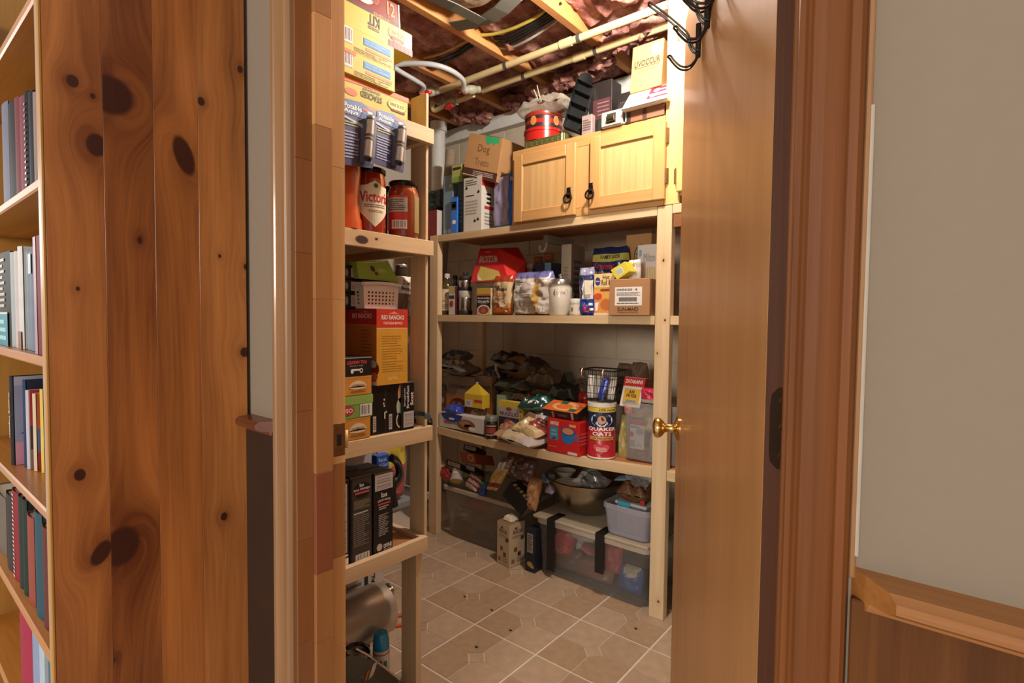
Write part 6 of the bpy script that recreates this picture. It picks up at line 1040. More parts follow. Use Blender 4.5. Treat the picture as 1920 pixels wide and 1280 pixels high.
b = MB(); x0, x1 = p0.x, p1.x; y0, y1 = YF+.055, YF+.115; xm = (x0+x1)/2; vs = [V((x0, y0, zb_)), V((x1, y0, zb_)), V((x1, y1, zb_)), V((x0, y1, zb_)), V((x0, y0, zb_+h1)), V((x1, y0, zb_+h1)), V((x1, y1, zb_+h1)), V((x0, y1, zb_+h1)), V((xm-.008, (y0+y1)/2, zb_+h2*.93)), V((xm+.008, (y0+y1)/2, zb_+h2*.93)), V((xm-.012, (y0+y1)/2, zb_+h2)), V((xm+.012, (y0+y1)/2, zb_+h2))]
b.add(vs, [[0, 1, 5, 4], [1, 2, 6, 5], [2, 3, 7, 6], [3, 0, 4, 7], [0, 3, 2, 1], [4, 5, 9, 8], [5, 6, 9], [6, 7, 8, 9], [7, 4, 8], [8, 9, 11, 10]], [ye]*9+[mat('#cfcac0')]); o = b.make('gable_carton', None, 'yellow carton with a pointed white top on the third shelf', 'carton'); P = MB(); F = Face((x0, y0, zb_), (x1-x0, 0, 0), (0, 0, h1)); rect(P, F, .05, .03, .45, .55, mat('#cfc8be')); barcode(P, F, .1, .08, .4, .5, 2, 6); rect(P, F, .55, .4, 1, .62, mat('#b53a24')); rect(P, F, .48, 0, .5, 1, mat('#e0c050')); P.make('printed_label', o)
cl_ = mat('#5b5148', .2, coat=.6, var=.4, vs=14)
o, F = bag('plastic_bag', 'crinkled clear bag with a cream and yellow label topping the cracker boxes', 'bag', onY(862, 690, YF+.16), (.24, 0, -.02), (0, .16, .0), (0, 0, .075), lambda s, t: cl_, 41, (1, 1), .4, n=22)
P = MB(); ell(P, F, .52, .34, .2, .13, mat('#d0c8b4')); ell(P, F, .56, .30, .12, .07, mat('#c29a50'), 2); rect(P, F, .1, .52, .3, .58, mat('#d9d9d6')); P.make('paper_label', o)
# white bakery box with blue bag end
c = backbox('cookie_box', 'white cookie box with a blue arc and cookie picture on the third shelf', 'box', 823, 907, 772, z3(865, YF+.008)+.007, YF+.008, .075, mat('#c9c4bf', .35, var=.04), ym=790); P, F = c.P, c.front; ell(P, F, .30, 1.0, .24, .55, mat('#23358f', .25), 1, 18, pi, 2*pi); rect(P, F, .12, .30, .28, .52, mat('#b5522c')); rect(P, F, .28, .32, .42, .46, mat('#6a8a5a')); rect(P, F, .24, .62, .36, .74, Mwh, 2); ell(P, F, .62, .42, .2, .36, mat('#7a5032'), 2); ell(P, F, .60, .5, .12, .2, mat('#a87a4c'), 3); ell(P, F, .68, .34, .1, .15, mat('#4a2c1c'), 3); ell(P, F, .76, .22, .08, .14, Mwh, 4); done(c)
b, _ = bag('bread_bag', 'royal blue crinkled bag end bulging above the white cookie box', 'bag', onY(853, 768, YF+.04), (.105, 0, 0), (0, .08, 0), (0, 0, .05), mat('#1f3aa8', .2, coat=.5), 43, (1, 1), .35)
b, _ = bag('roll_bag', 'clear bag of pale rolls with a red and blue corner behind the white cookie box', 'bag', onY(894, 787, YF+.115)+V((.02, 0, .01)), (.13, 0, -.02), (0, .10, 0), (0, 0, .085), lambda s, t: mat('#a83a4a', .25) if s < .22 else mat('#a8937a', .25, coat=.5, var=.3), 45, (1, 1), .35)
o, cc, rj, hb = jar('dark brown preserve jar with a pale lid and red picture label', 921, 24, 779, z3(921, YF+.03), YF+.03, mat('#7a857c', .3, .6), mat('#241412', .15, coat=.5), None, None, 'preserve_jar') if False else (None, None, None, None)
cj = onY(921, 810, YF+.03); rj = 12*((cj-V((0, 0, EYE))).dot(vv))/CF; zj_ = z3(921, YF+.03); hj = onY(921, 779, YF+.03).z-zj_; o = thing('preserve_jar', 'dark brown preserve jar with a greenish lid and red picture label', 'jar', (cj.x, YF+.03, zj_)); cc = ORG[o]; b = MB(); b.lathe([(rj*.9, 0), (rj, .003), (rj, hj*.68), (rj*.88, hj*.76), (rj*.88, hj*.8)], mat('#241412', .15, coat=.5), cc, 28); b.make('jar_body', o); b = MB(); b.lathe([(rj*.96, hj*.77), (rj*.98, hj*.79), (rj*.98, hj*.97), (rj*.92, hj)], mat('#8a9488', .3, .5), cc, 28); b.make('lid', o); P = MB(); F = Cyl(cc, rj, cc.z+hj*.1, cc.z+hj*.66, R(140)); rect(P, F, 0, 0, 1, 1, mat('#2f1613'), 0); rect(P, F, .15, .25, .8, .7, mat('#8a3a30'), 1); pol(P, F, [(.3, .3), (.5, .35), (.7, .6), (.55, .62)], mat('#c9a08c'), 2); lines(P, F, .1, .78, .9, .92, 1, mat('#c9b8a8'), 2); lines(P, F, .1, .05, .9, .2, 1, mat('#b5a898'), 2); P.make('paper_label', o)
c = s3('snack_box', 'pale green edged box behind the yellow raisin box', 931, 946, 740, YF+.13, .06, mat('#8fa88a', .5)); done(c)
c = s3('raisin_box', 'yellow topped box with purple lettering on a grey front, third shelf', 934, 979, 750, YF+.07, .035, mat('#c2ab3c', .45, var=.06)); P, F = c.P, c.front; rect(P, F, .04, .0, .90, .84, mat('#a8a29e'), 0); rect(P, F, .04, 0, .88, .58, mat('#2a2c3c'), 1); txt(P, F, 'BRAZILIO', .08, .62, .86, .72, mat('#6a2a5c'), 2); ell(P, F, .46, .80, .12, .05, mat('#8a3a24'), 2); ell(P, F, .45, .44, .2, .1, mat('#a8444a'), 2); ell(P, F, .74, .36, .1, .1, mat('#6a7a9c'), 2); txt(P, F, 'PIT', .12, .14, .4, .30, mat('#8a9a9a'), 2); [rect(P, F, .92, .08+.11*k, .98, .14+.11*k, mat('#7a6a20'), 2) for k in range(8)]; done(c)
# two lying bags at the shelf front
cr1 = mat('#b8a98a', .3, coat=.4, var=.12, vs=16); cr2 = mat('#c9b384', .3, coat=.35, var=.08); md_ = mat('#8f3a30', .3, coat=.3)
zc_ = z3(985)
o, F = bag('grain_bag', 'lower crumpled cream bag of grain drooping over the shelf front', 'bag', onY(984, 826, YF+.03)+V((0, 0, .026)), (.25, 0, -.035), (.03, .19, .02), (0, -.0, .062), lambda s, t: mat('#b3a8a4', .25, coat=.5, var=.35) if s > .72 else (mat('#9a7a58', .3, var=.3) if s < .25 else cr1), 47, (1, 1), .3, group='cream bags', n=24)
o, F = bag('grain_bag', 'upper cream bag with a dull red panel leaning on the cream bag below', 'bag', onY(1002, 803, YF+.045)+V((0, 0, .004)), (.16, .0, -.03), (.05, .12, .05), (-.01, -.035, .055), lambda s, t: md_ if (s > .42 and t > .42) else cr2, 49, (1, 1), .22, group='cream bags', n=22)
P = MB(); lines(P, F, .6, .6, .85, .8, 2, mat('#cdbfb0')); P.make('printed_label', o)
o, F = bag('snack_bag', 'brown scrap bag with orange brown contents in front of the raisin box', 'bag', onY(958, 806, YF+.045)+V((0, 0, .003)), (.10, 0, -.04), (.02, .08, .03), (0, -.02, .04), mat('#8f6648', .3, var=.45, vs=40, coat=.3), 51, (1, 1), .35)
teal = mat('#1f6f68', .22, coat=.5, var=.15); b, F = bag('coffee_bag', 'shiny teal green foil pack lying behind the bags on the third shelf', 'bag', onY(1012, 757, YF+.14)+V((0, 0, 0)), (.155, .02, .01), (.03, .15, .02), (0, -.02, .075), lambda s, t: teal if t > .3 else mat('#22423a', .25, coat=.4), 53, (1, 1), .2, n=20)
P = MB(); rect(P, F, .45, .06, .75, .16, Mwh); rect(P, F, .15, .16, .35, .22, mat('#9fb8b0')); P.make('printed_label', b)
b, F = bag('flour_bag', 'brown and white paper bag corner between the teal pack and the cream bags', 'bag', onY(1010, 782, YF+.11), (.15, 0, 0), (.02, .08, .02), (0, -.02, .06), lambda s, t: mat('#c2bfb8', .4) if s > .6 else mat('#8a6a54', .5, var=.2), 55, (1, 1), .25)
dk1 = mat('#26221e', .22, coat=.5, var=.4, vs=14); dk2 = mat('#3a3028', .25, coat=.5, var=.4, vs=12)
for k, (px, py, Y_, w, d, h, m1, lab) in enumerate([(985, 690, YF+.30, .30, .16, .11, lambda s, t: mat('#8a6238', .25, coat=.4, var=.25) if (.2 < s < .62 and .2 < t < .75) else dk2, 'large dark bag with a brown printed picture at the back of the third shelf'), (955, 672, YF+.34, .22, .12, .07, dk1, 'black glossy bag highest at the back of the third shelf'), (968, 722, YF+.22, .26, .14, .07, mat('#3c4036', .2, coat=.6, var=.3, vs=12), 'dark olive clear bag under the brown pictured bag'),
        (1025, 712, YF+.26, .20, .14, .10, mat('#5a4c3c', .25, coat=.4, var=.3), 'brown dull bag right of the pictured bag'), (930, 715, YF+.24, .12, .12, .14, mat('#1f2a33', .25, coat=.4, var=.3), 'navy black bag behind the cracker boxes'), (1065, 740, YF+.24, .20, .14, .10, mat('#1f2620', .25, coat=.4, var=.3), 'black green bag behind the orange soup box'), (985, 745, YF+.19, .16, .10, .05, mat('#5c3e30', .25, coat=.5, var=.4), 'brown wrapped bars between raisin box and teal pack'), (1085, 727, YF+.30, .16, .12, .07, mat('#6a543e', .4, var=.25), 'tan paper bag behind the black pointed bag'), (858, 668, YF+.30, .20, .12, .06, mat('#4a4640', .2, coat=.5, var=.3), 'grey clear bag at the back left of the third shelf')]):
    bag('food_bag', lab, 'bag', onY(px, py, Y_), (w, 0, -.01), (.0, d, .02), (0, -.02, h), m1, 60+k, (1, 1), .3, n=16)
tg_ = MB(); a = onY(931, 706, YF+.21); 
tpts = [(a.x+.028*cos(t)*(1+.08*cos(10*t)), a.z+.034*sin(t)*(1+.08*cos(10*t))) for t in [2*pi*i/40 for i in range(40)]]; tg_.extrude(tpts, YF+.20, YF+.204, mat('#a8968c', .5), lambda p, t: V((p[0], t, p[1]))); tg_.box(a.x-.006, a.x+.008, YF+.20, YF+.203, a.z+.03, a.z+.07, mat('#b3aca4'), .0005); o = tg_.make('price_tag', None, 'pale scalloped price tag hanging on the dark bags', 'tag'); P = MB(); F = Face((a.x-.02, YF+.20, a.z-.02), (.04, 0, 0), (0, 0, .04)); rect(P, F, .1, .5, .9, .75, mat('#4a403c')); ell(P, F, .2, .1, .2, .2, mat('#a8463a')); P.make('printed_label', o)
b = MB(); q = [onY(px, py, YF+.22) for px, py in ((1042, 735), (1058, 698), (1064, 716), (1078, 722), (1068, 742), (1050, 745))]; b.extrude([(p.x, p.z) for p in q], YF+.22, YF+.29, mat('#131110', .3), lambda p, t: V((p[0], t, p[1]))); b.make('bin_liner', None, 'black pointed folded bag standing at the back of the third shelf', 'bag')
# cocoa box, soup box, red bag
p0, p1 = onY(1026, 815, YF+.006), onY(1086, 815, YF-.004); zz_ = z3(1056); hh_ = onY(1040, 786, YF+.0).z-zz_
c = carton('cocoa_box', 'bright red cocoa box with a blue mug picture at the front of the third shelf', 'box', (p0.x, p0.y, zz_), (p1.x-p0.x, p1.y-p0.y, 0), .075, hh_, mat('#b5201f', .4, var=.05)); P, F = c.P, c.front
rect(P, F, .08, .80, .38, .96, mat('#c95a50')); txt(P, F, 'NESTLE', .1, .84, .36, .93, Mwh, 2); rect(P, F, .08, .38, .36, .78, mat('#3a7d98')); txt(P, F, 'HOT', .14, .62, .3, .7, mat('#9cc6d2'), 2); txt(P, F, 'COCOA', .12, .52, .32, .58, mat('#9cc6d2'), 2); ell(P, F, .22, .43, .05, .025, mat('#17303a'), 2)
ell(P, F, .66, .70, .22, .13, mat('#1c4a78'), 2); pol(P, F, [(.44, .70), (.88, .70), (.82, .40), (.72, .32), (.58, .32), (.49, .40)], mat('#1f63a0'), 2); ell(P, F, .66, .70, .18, .10, mat('#b57a50'), 3); ell(P, F, .93, .55, .08, .10, mat('#1f63a0'), 1); ell(P, F, .93, .55, .045, .06, mat('#b5201f'), 1.5); rect(P, F, .7, .84, .9, .92, mat('#c98a5c')); rect(P, F, .66, .02, .95, .10, mat('#cfb0a8')); lines(P, F, .05, .14, .3, .2, 1, mat('#d0685c')); lines(P, c.right, .1, .3, .9, .7, 4, mat('#cf584c')); done(c)
p0, p1 = onY(1024, 786, YF+.05), onY(1083, 786, YF+.02); zo = zz_+hh_+.001
c = carton('noodle_box', 'orange and black ramen box with a bowl picture tipped on the cocoa box', 'box', (p0.x-.004, YF+.03, zo+.003), (p1.x-p0.x+.008, -.010, 0), .10, (0, -.012, .034), mat('#221a16', .4)); P = c.P; F = c.top; rect(P, F, 0, 0, 1, 1, mat('#c9642c'), 5); ell(P, F, .52, .5, .36, .40, mat('#d8a068'), 6); ell(P, F, .5, .48, .22, .26, mat('#cf6a2a'), 7); rect(P, F, .3, .7, .5, .98, mat('#2f5a3a'), 8); rect(P, F, .7, .1, .9, .35, mat('#2f5a3a'), 8); G = c.front; rect(P, G, .28, 0, .34, .9, mat('#c9642c')); rect(P, G, .82, 0, .88, 1, mat('#c98a8a')); rect(P, G, .45, .3, .7, .6, mat('#5a4a40')); done(c)
bk('candy_bag', 'dark red bag slumped between the ramen box and the oats', 1080, 1106, 735, 782, YF+.14, .06, mat('#8f1d1c', .25, coat=.4, var=.2), 71, None, (1, 1), .3)
# oats canister
co_ = onY(1128, 810, YF+.065); ro = 26.2*((co_-V((0, 0, EYE))).dot(vv))/CF; zo_ = z3(1128, YF+.065); ho = onY(1128, 757, YF+.0).z-zo_
o = thing('oats_canister', 'red, navy and yellow cardboard oats canister with a white rim', 'canister', (co_.x, YF+.065, zo_)); cc = ORG[o]; wr_ = mat('#cdc5b8', .45)
b = MB(); b.lathe([(ro*.98, 0), (ro*1.01, .002), (ro*1.01, .007), (ro, .008), (ro, ho*.93)], [wr_, wr_, wr_, mat('#a81b24', .35, var=.04)], cc, 40); b.make('canister_body', o); b = MB(); b.lathe([(ro*1.0, ho*.925), (ro*1.03, ho*.93), (ro*1.03, ho), (ro*.97, ho+.001), (ro*.96, ho-.004)], wr_, cc, 40); b.make('lid', o)
P = MB(); F = Cyl(cc, ro, cc.z, cc.z+ho, R(170)); nv = mat('#141f42', .35, var=.03); rect(P, F, 0, .84, 1, .925, mat('#c9b03c'), 1); txt(P, F, '20% more', .42, .86, .85, .91, mat('#5a4a1c'), 2); rect(P, F, 0, .57, 1, .84, nv, 1); pol(P, F, [(.17, .40), (.83, .40), (.83, .57), (.17, .57)], nv, 1); ell(P, F, .5, .70, .27, .125, mat('#b9c2c4'), 2); ell(P, F, .5, .645, .15, .05, mat('#8fa2b0'), 3); ell(P, F, .5, .705, .10, .075, mat('#c08a66'), 4); pol(P, F, [(.34, .755), (.36, .80), (.64, .80), (.66, .755), (.60, .745), (.58, .775), (.42, .775), (.40, .745)], mat('#171310'), 5); pol(P, F, [(.38, .645), (.62, .645), (.56, .59), (.44, .59)], Mwh, 5)
txt(P, F, 'QUAKER', .16, .50, .86, .575, Mwh, 5); txt(P, F, 'OATS', .28, .42, .74, .49, Mwh, 5); rect(P, F, .20, .345, .80, .405, mat('#c29a4c'), 3); txt(P, F, 'OLD FASHIONED', .24, .36, .76, .39, mat('#5a1a16'), 4)
hp = lambda s: [(.5+s*.0137*16*sin(t)**3*.9, .19+s*.0068*(13*cos(t)-5*cos(2*t)-2*cos(3*t)-cos(4*t))) for t in [2*pi*i/36 for i in range(36)]]
pol(P, F, hp(1.15), mat('#6f1118'), 2); pol(P, F, hp(1.0), mat('#c2323a'), 3); lines(P, F, .38, .14, .64, .22, 3, mat('#e0c0b8'), 4); [rect(P, F, .06, .2+.03*k, .14, .215+.03*k, mat('#7a131a'), 2) for k in range(3)]; P.make('printed_label', o)
# wire basket on the oats
zb0 = zo_+ho+.002; q0, q1 = onY(1096, 755, YF+.03), onY(1144, 755, YF+.03); t0, t1 = onY(1088, 693, YF+.01), onY(1150, 693, YF+.01); hz_ = t0.z-zb0; wk = mat('#191614', .35)
o = thing('wire_basket', 'small black wire basket with copper hooks balanced above the oats canister', 'basket', (q0.x, YF+.06, zb0)); b = MB()
def bp(a, t, d): x = (q0.x*(1-a)+q1.x*a)*(1-t)+(t0.x*(1-a)+t1.x*a)*t; return V((x, YF+.03-.02*t+d*(.10+.03*t), zb0+.003+hz_*t))
for t in (0, .25, .5, .75, 1):
    b.tube([bp(0, t, 0), bp(1, t, 0), bp(1, t, 1), bp(0, t, 1)], .0035 if t == 1 else .0013, wk, 6, 0, True)
for k in range(9): a = k/8; b.tube([bp(a, 1, 0), bp(a, 0, 0), bp(a, 0, 1), bp(a, 1, 1)], .0012, wk, 6)
for k in range(1, 6): b.tube([bp(1, 1, k/6), bp(1, 0, k/6), bp(0, 0, k/6), bp(0, 1, k/6)], .0012, wk, 6)
b.make('wire_frame', o)
for a in (.08, .72):
    b = MB(); cp_ = mat('#b98a70', .25, .8); p = bp(a, 1, 0); b.tube([p+V((0, -.004, .006)), p+V((-.002, -.008, -.012)), p+V((.004, -.012, -.032)), p+V((.022, -.012, -.034))], .0022, cp_, 8, 4); b.make('copper_hook', o)
for k, (a, hx, lab) in enumerate(((.12, '#bdb8ae', 'white sachet at the left in the wire basket'), (.32, '#8f8a80', 'grey sachet in the wire basket'), (.58, '#2f3f9a', 'blue lettered sachet in the wire basket'), (.84, '#b9b3a8', 'white sachet at the right in the wire basket'))):
    bag('sachet', lab, 'sachet', bp(a, .42, .35+.1*(k % 2)), (.035, 0, 0), (.02*(a-.5)+(.02 if k == 2 else 0), .02, hz_*.72), (0, -.014, 0), mat(hx, .3, coat=.3, var=.15), 80+k, (1, 1), .2, n=10)
# clear bin with packets
q0, q1 = onY(1155, 860, YF+.004), onY(1250, 860, YF+.004); zq_ = z3(1200, YF+.02); hq_ = onY(1158, 757, YF+.0).z-zq_
b = MB(); cxm = (q0.x+q1.x)/2+.012; wq = q1.x-q0.x+.02; zq_ += .004; fl = film('#c9c6c2', .16); tubshell(b, (cxm, YF+.205, zq_), wq, .30, hq_, fl, .93, .02, .006); b.make('clear_bin', None, 'clear plastic bin of packets with a stuck label, right end of the third shelf', 'bin')
c = backbox('label_card', 'white product card with a red header inside the front of the clear bin', 'card', 1181, 1208, 786, zq_+.045, YF+.074, .004, mat('#bdb9ba', .45), ym=810, flaps=False); P, F = c.P, c.front; rect(P, F, 0, .84, 1, 1, mat('#a82a2c')); ell(P, F, .12, .5, .16, .09, mat('#a81f2a')); ell(P, F, .70, .62, .28, .12, mat('#8a8690')); lines(P, F, .06, .72, .7, .8, 1, Mdk); barcode(P, F, .52, .05, .92, .26, 1, 8); lines(P, F, .05, .08, .4, .3, 3, mat('#6a6668')); done(c)
for k, (px, py, w, h, hx, lab) in enumerate([(1172, 820, .055, .20, '#a8985c', 'olive packet at the left in the clear bin'), (1225, 790, .09, .10, '#b3a274', 'pale yellow packet high in the clear bin'), (1198, 850, .10, .07, '#7a5248', 'brown meat coloured packet low in the clear bin'), (1232, 835, .07, .12, '#a89474', 'beige packet at the right in the clear bin'), (1196, 772, .08, .05, '#b8a284', 'buff packet under the air fry box in the clear bin')]):
    bag('food_packet', lab, 'packet', onY(px, py, YF+.13), (w, 0, 0), (.01, .01, h), (0, -.05, 0), mat(hx, .3, coat=.3, var=.2, vs=22), 90+k, (1, 1), .25, n=12)
b, _ = bag('rubber_glove', 'coral pink wad in the left corner of the clear bin', 'wad', onY(1178, 768, YF+.085), (.04, 0, 0), (0, 0, .035), (0, -.02, 0), mat('#c9605a', .4), 97, (1, 1), .4, n=10)
p0, p1 = onY(1161, 752, YF+.085), onY(1199, 757, YF+.08); pt_ = onY(1172, 706, YF+.095)
c = carton('coating_box', 'white and yellow air fry coating box with a red header tilted in the clear bin', 'box', p0-V((0, 0, .02)), p1-p0, .035, (pt_-p0)+V((0, 0, .02)), mat('#cfcac2', .45)); P, F = c.P, c.front; rect(P, F, 0, .72, 1, 1, mat('#b8221f')); txt(P, F, 'ZATARAINS', .08, .80, .92, .93, Mwh, 2); [pol(P, F, [(.1*k, .72), (.1*k+.1, .72), (.1*k+.05, .69)], mat('#b8221f'), 1) for k in range(10)]; rect(P, F, .12, .1, .9, .62, mat('#c99c30')); txt(P, F, 'AIR', .34, .46, .64, .57, mat('#1c1814'), 2); txt(P, F, 'FRYER', .26, .33, .76, .44, mat('#1c1814'), 2); rect(P, F, .26, .16, .76, .24, mat('#7a8090'), 2); rect(P, c.right, 0, 0, 1, 1, mat('#8f1c1c')); done(c)
bk('snack_bag', 'crimson packet leaning right of the air fry coating box', 1199, 1234, 728, 757, YF+.075, .03, lambda s, t: mat('#b32a44', .3) if t > .3 else mat('#bdb3a0', .35), 99, None, (1, 1), .2)
for k, (xl, xr, yt) in enumerate(((1150, 1178, 682), (1176, 1206, 680))): bk('paper_bag', ('left', 'right')[k]+' brown paper bag standing behind the wire basket and coating box', xl, xr, yt, 760, YF+.26-.03*k, .10, mat('#6a5340', .7, var=.25), 101+k, None, (0, 1), .2, grp='brown paper bags')
for k, (yt, hx) in enumerate(((770, '#a8846a'), (700, '#7a3a44'))): bag('food_packet', ('pale brown packet', 'plum red packet')[k]+' glimpsed right of the post above the door knob', 'packet', (-.72+.03*k, YF+.14, onY(1268, yt, YF+.14).z), (.24, 0, 0), (0, .1, 0), (0, 0, .12), mat(hx, .35, var=.3), 110+k, (1, 1), .3, n=12)
# ================================================================== FLOOR LEVEL
ft = film('#b8ada2', .2, .3); ftr = film('#b5b0aa', .08, .3); frim = mat('#b8aa98', .4, alpha=.85)
b = MB(); tubshell(b, (-1.955, YF+.22, .002), .545, .37, .285, ft, .93, .035, .009, rimmat=frim); b.make('storage_tub', None, 'grey translucent tub on the floor at left, heaped with packets', 'tub', 'big floor tubs')
b = MB(); tubshell(b, (-1.262, YF+.205, .002), .585, .37, .262, ftr, .94, .035, .006, rimmat=frim); o = b.make('storage_tub', None, 'clear lidded tub on the floor at right with two black tape straps', 'tub', 'big floor tubs')
b = MB(); lf = film('#b0a898', .5, .3); b.box(-1.268-.302, -1.268+.302, YF+.008, YF+.40, .2655, .281, mat('#b5a78f', .4, alpha=.7), .005); b.make('lid', o); tapeb = mat('#121010', .45)
for x_, zl_ in ((onY(1032, 1000, YF).x, .035), (onY(1124, 1000, YF).x, .105)):
    b = MB(); b.box(x_-.022, x_+.022, YF+.0, YF+.0025, zl_, .283, tapeb, .0005); b.box(x_-.022, x_+.022, YF+.0026, YF+.10, .282, .2835, tapeb, .0004); b.make('tape_strap', o)
ct = [(1017, 1020, .06, .17, '#a8463c', 'red and white packet at the left inside the right tub'), (1055, 1015, .13, .13, '#b3302a', 'red bag with a round badge inside the right tub'), (1092, 990, .14, .05, '#a39a8c', 'white bag near the lid inside the right tub'), (1148, 1045, .10, .13, '#9a3a34', 'dark red packet inside the right tub'), (1115, 1085, .20, .09, '#7d5040', 'brown packet low inside the right tub'), (1062, 1062, .17, .10, '#6a5446', 'dark brown packet low at the left inside the right tub'), (1183, 1110, .115, .11, '#2a4f8f', 'royal blue packet low at the right inside the right tub'), (1185, 1070, .08, .045, '#b5ac98', 'cream tub above the blue packet inside the right tub')]
for k, (px, py, w, h, hx, lab) in enumerate(ct):
    C = onY(px, py, YF+.082); C.z = min(max(C.z, h*.58+.022), .245-h*.5); C.x = min(max(C.x, -1.535+w*.56), -.995-w*.56)
    o, F = bag('food_packet', lab, 'packet', C, (w, 0, 0), (.01, .01, h), (0, -.055, 0), mat(hx, .4, var=.25, vs=22), 120+k, (1, 1), .2, n=12)
    if k == 1: P = MB(); ell(P, F, .5, .5, .34, .36, mat('#c9605a')); ell(P, F, .5, .5, .27, .28, mat('#b3302a'), 2); P.make('printed_badge', o)
cc0 = onY(1078, 1014, YF+.155); b = MB(); b.lathe([(.036, 0), (.037, .004), (.037, .04), (.037, .10), (.037, .128), (.036, .132)], [mat('#c2b8a8'), mat('#c2b8a8'), mat('#a8403a'), mat('#a8403a'), mat('#c2b8a8')], cc0, 24, (.75, .15, -.45)); b.make('food_can', None, 'red and white drum lying inside the right tub', 'can')
for k, (px, py, w, h, hx, lab) in enumerate([(898, 945, .20, .05, '#a8302a', 'bright red bag near the top inside the left tub'), (855, 955, .13, .08, '#8a6a64', 'pinkish packet inside the left tub'), (900, 975, .18, .09, '#7a5040', 'brown bag inside the left tub'), (865, 990, .16, .08, '#5a4a3c', 'dark packet low inside the left tub'), (935, 990, .12, .12, '#6f5a48', 'tan packet at the right inside the left tub')]):
    C = onY(px, py, YF+.105); C.z = min(max(C.z, h*.58+.022), .26-h*.5); C.x = min(max(C.x, -2.195+w*.56), -1.715-w*.56)
    bag('food_packet', lab, 'packet', C, (w, 0, 0), (.01, .01, h), (0, -.06, 0), mat(hx, .45, var=.25, vs=22), 130+k, (1, 1), .2, n=12)
# heap on the left tub
wh_ = mat('#c9c2b8', .3, coat=.4, var=.2)
def hb(xl, xr, yt, yb, Y, dy, hx, lab, deco=None, tilt=0, d=.09, back=0):
    p0, p1 = onY(xl, yb, Y), onY(xr, yb+dy, Y+back); t0_ = onY(xl+tilt, yt, Y+.015)
    c = carton('food_box', lab, 'box', p0, p1-p0, d, t0_-p0, mat(hx, .45, var=.12)); 
    if deco: deco(c.P, c.front)
    done(c)
lw = lambda P, F: (rect(P, F, .12, .2, .92, .85, mat('#b9b2a8')), lines(P, F, .2, .3, .85, .75, 2, mat('#6a645c'), 2))
hb(836, 864, 860, 871, YF+.05, 10, '#1c1917', 'small black box with a white label tilted at the left of the heap', lw, 1); hb(868, 893, 832, 842, YF+.13, 6, '#241f1c', 'black ended carton with a white label highest in the heap', lw, 2)
hb(866, 893, 848, 866, YF+.10, 2, '#a8522c', 'orange carton with a round stamp in the heap on the left tub', lambda P, F: (ell(P, F, .7, .5, .2, .35, mat('#c9a07c')), ell(P, F, .7, .5, .13, .22, mat('#a8522c'), 2)), -4, .16); hb(872, 891, 869, 880, YF+.09, 6, '#2a2420', 'dark carton with a white end label under the orange carton', lw, 0)
bag('chip_bag', 'white and red crisp packet sticking out at the left of the heap', 'bag', onY(833, 883, YF+.05), (.09, 0, -.06), (.03, .03, .05), (.0, -.03, .03), lambda s, t: wh_ if s < .42 else mat('#8f231c', .25, coat=.4), 141, (1, 1), .3)
p = onY(858, 893, YF+.06); o = thing('snack_tub', 'open white paper cup of yellow popcorn tipped on the heap', 'cup', p); ax = V((.35, -.5, -.75)).normalized(); b = MB(); c0 = p-ax*.045+V((0, 0, .01)); b.lathe([(.028, 0), (.034, .05), (.040, .085), (.038, .085), (.030, .03)], [mat('#b9b4ac'), mat('#9a948c'), wh_, wh_], c0, 22, ax, cap=False); b.make('cup_wall', o); b = MB(); q_ = c0+ax*.08
b.grid(lambda s, t: q_+V((cos(2*pi*s), 0, 0))*0+(ax.orthogonal().normalized()*cos(2*pi*s)+ax.cross(ax.orthogonal().normalized())*sin(2*pi*s))*.036*t*(1)+ax*(.012*noise.noise(V((cos(2*pi*s)*t*4, sin(2*pi*s)*t*4, 5)))+.012*(1-t*t)), 20, 6, mat('#c2a354', .5, var=.3, vs=60), closed_u=True); b.make('popcorn', o)
bag('snack_bag', 'striped white and red bag in the middle of the heap', 'bag', onY(889, 905, YF+.07), (.09, 0, -.02), (.02, .04, .06), (0, -.03, .04), lambda s, t: [wh_, mat('#8a2f2c', .3)][int(t*6) % 2], 143, (1, 1), .3)
bag('snack_bag', 'blue and green packet beside the pasta bag on the heap', 'bag', onY(907, 917, YF+.05), (.045, 0, 0), (.0, .03, .075), (0, -.03, .02), lambda s, t: mat('#2a7a4a', .3) if t > .7 else mat('#27408f', .25, coat=.4, var=.25), 145, (1, 1), .3)
pst = mat('#bfa05c', .3, coat=.35, var=.35, vs=45); o, F = bag('pasta_bag', 'tall bag of spiral pasta with a dark red foot band leaning on the heap', 'bag', onY(938, 888, YF+.035), (.082, .0, .012), (.055, .07, .165), (.0, -.05, .02), lambda s, t: mat('#7d2420', .3) if .1 < t < .2 else (pst if t < .62 else (mat('#b9bcc0', .25, coat=.5) if (.25 < s < .75 and t < .84) else mat('#7a6248', .2, coat=.6, var=.3))), 147, (1, 1), .22, n=24)
bag('bread_bag', 'brown clear bag behind the pasta bag', 'bag', onY(962, 872, YF+.14), (.10, 0, 0), (.0, .05, .13), (0, -.05, .02), mat('#7a5432', .25, coat=.5, var=.3), 149, (1, 1), .25); bag('bread_bag', 'clear bag of pinkish slices between pasta bag and steel bowl', 'bag', onY(985, 880, YF+.13), (.13, 0, 0), (.0, .06, .11), (0, -.07, .02), mat('#7d6258', .2, coat=.6, var=.35, vs=16), 151, (1, 1), .35)
q = [onY(px, py, YF+.01) for px, py in ((941, 928), (978, 968), (993, 941), (956, 905))]; p0, p1, p3 = q[0], q[1], q[3]
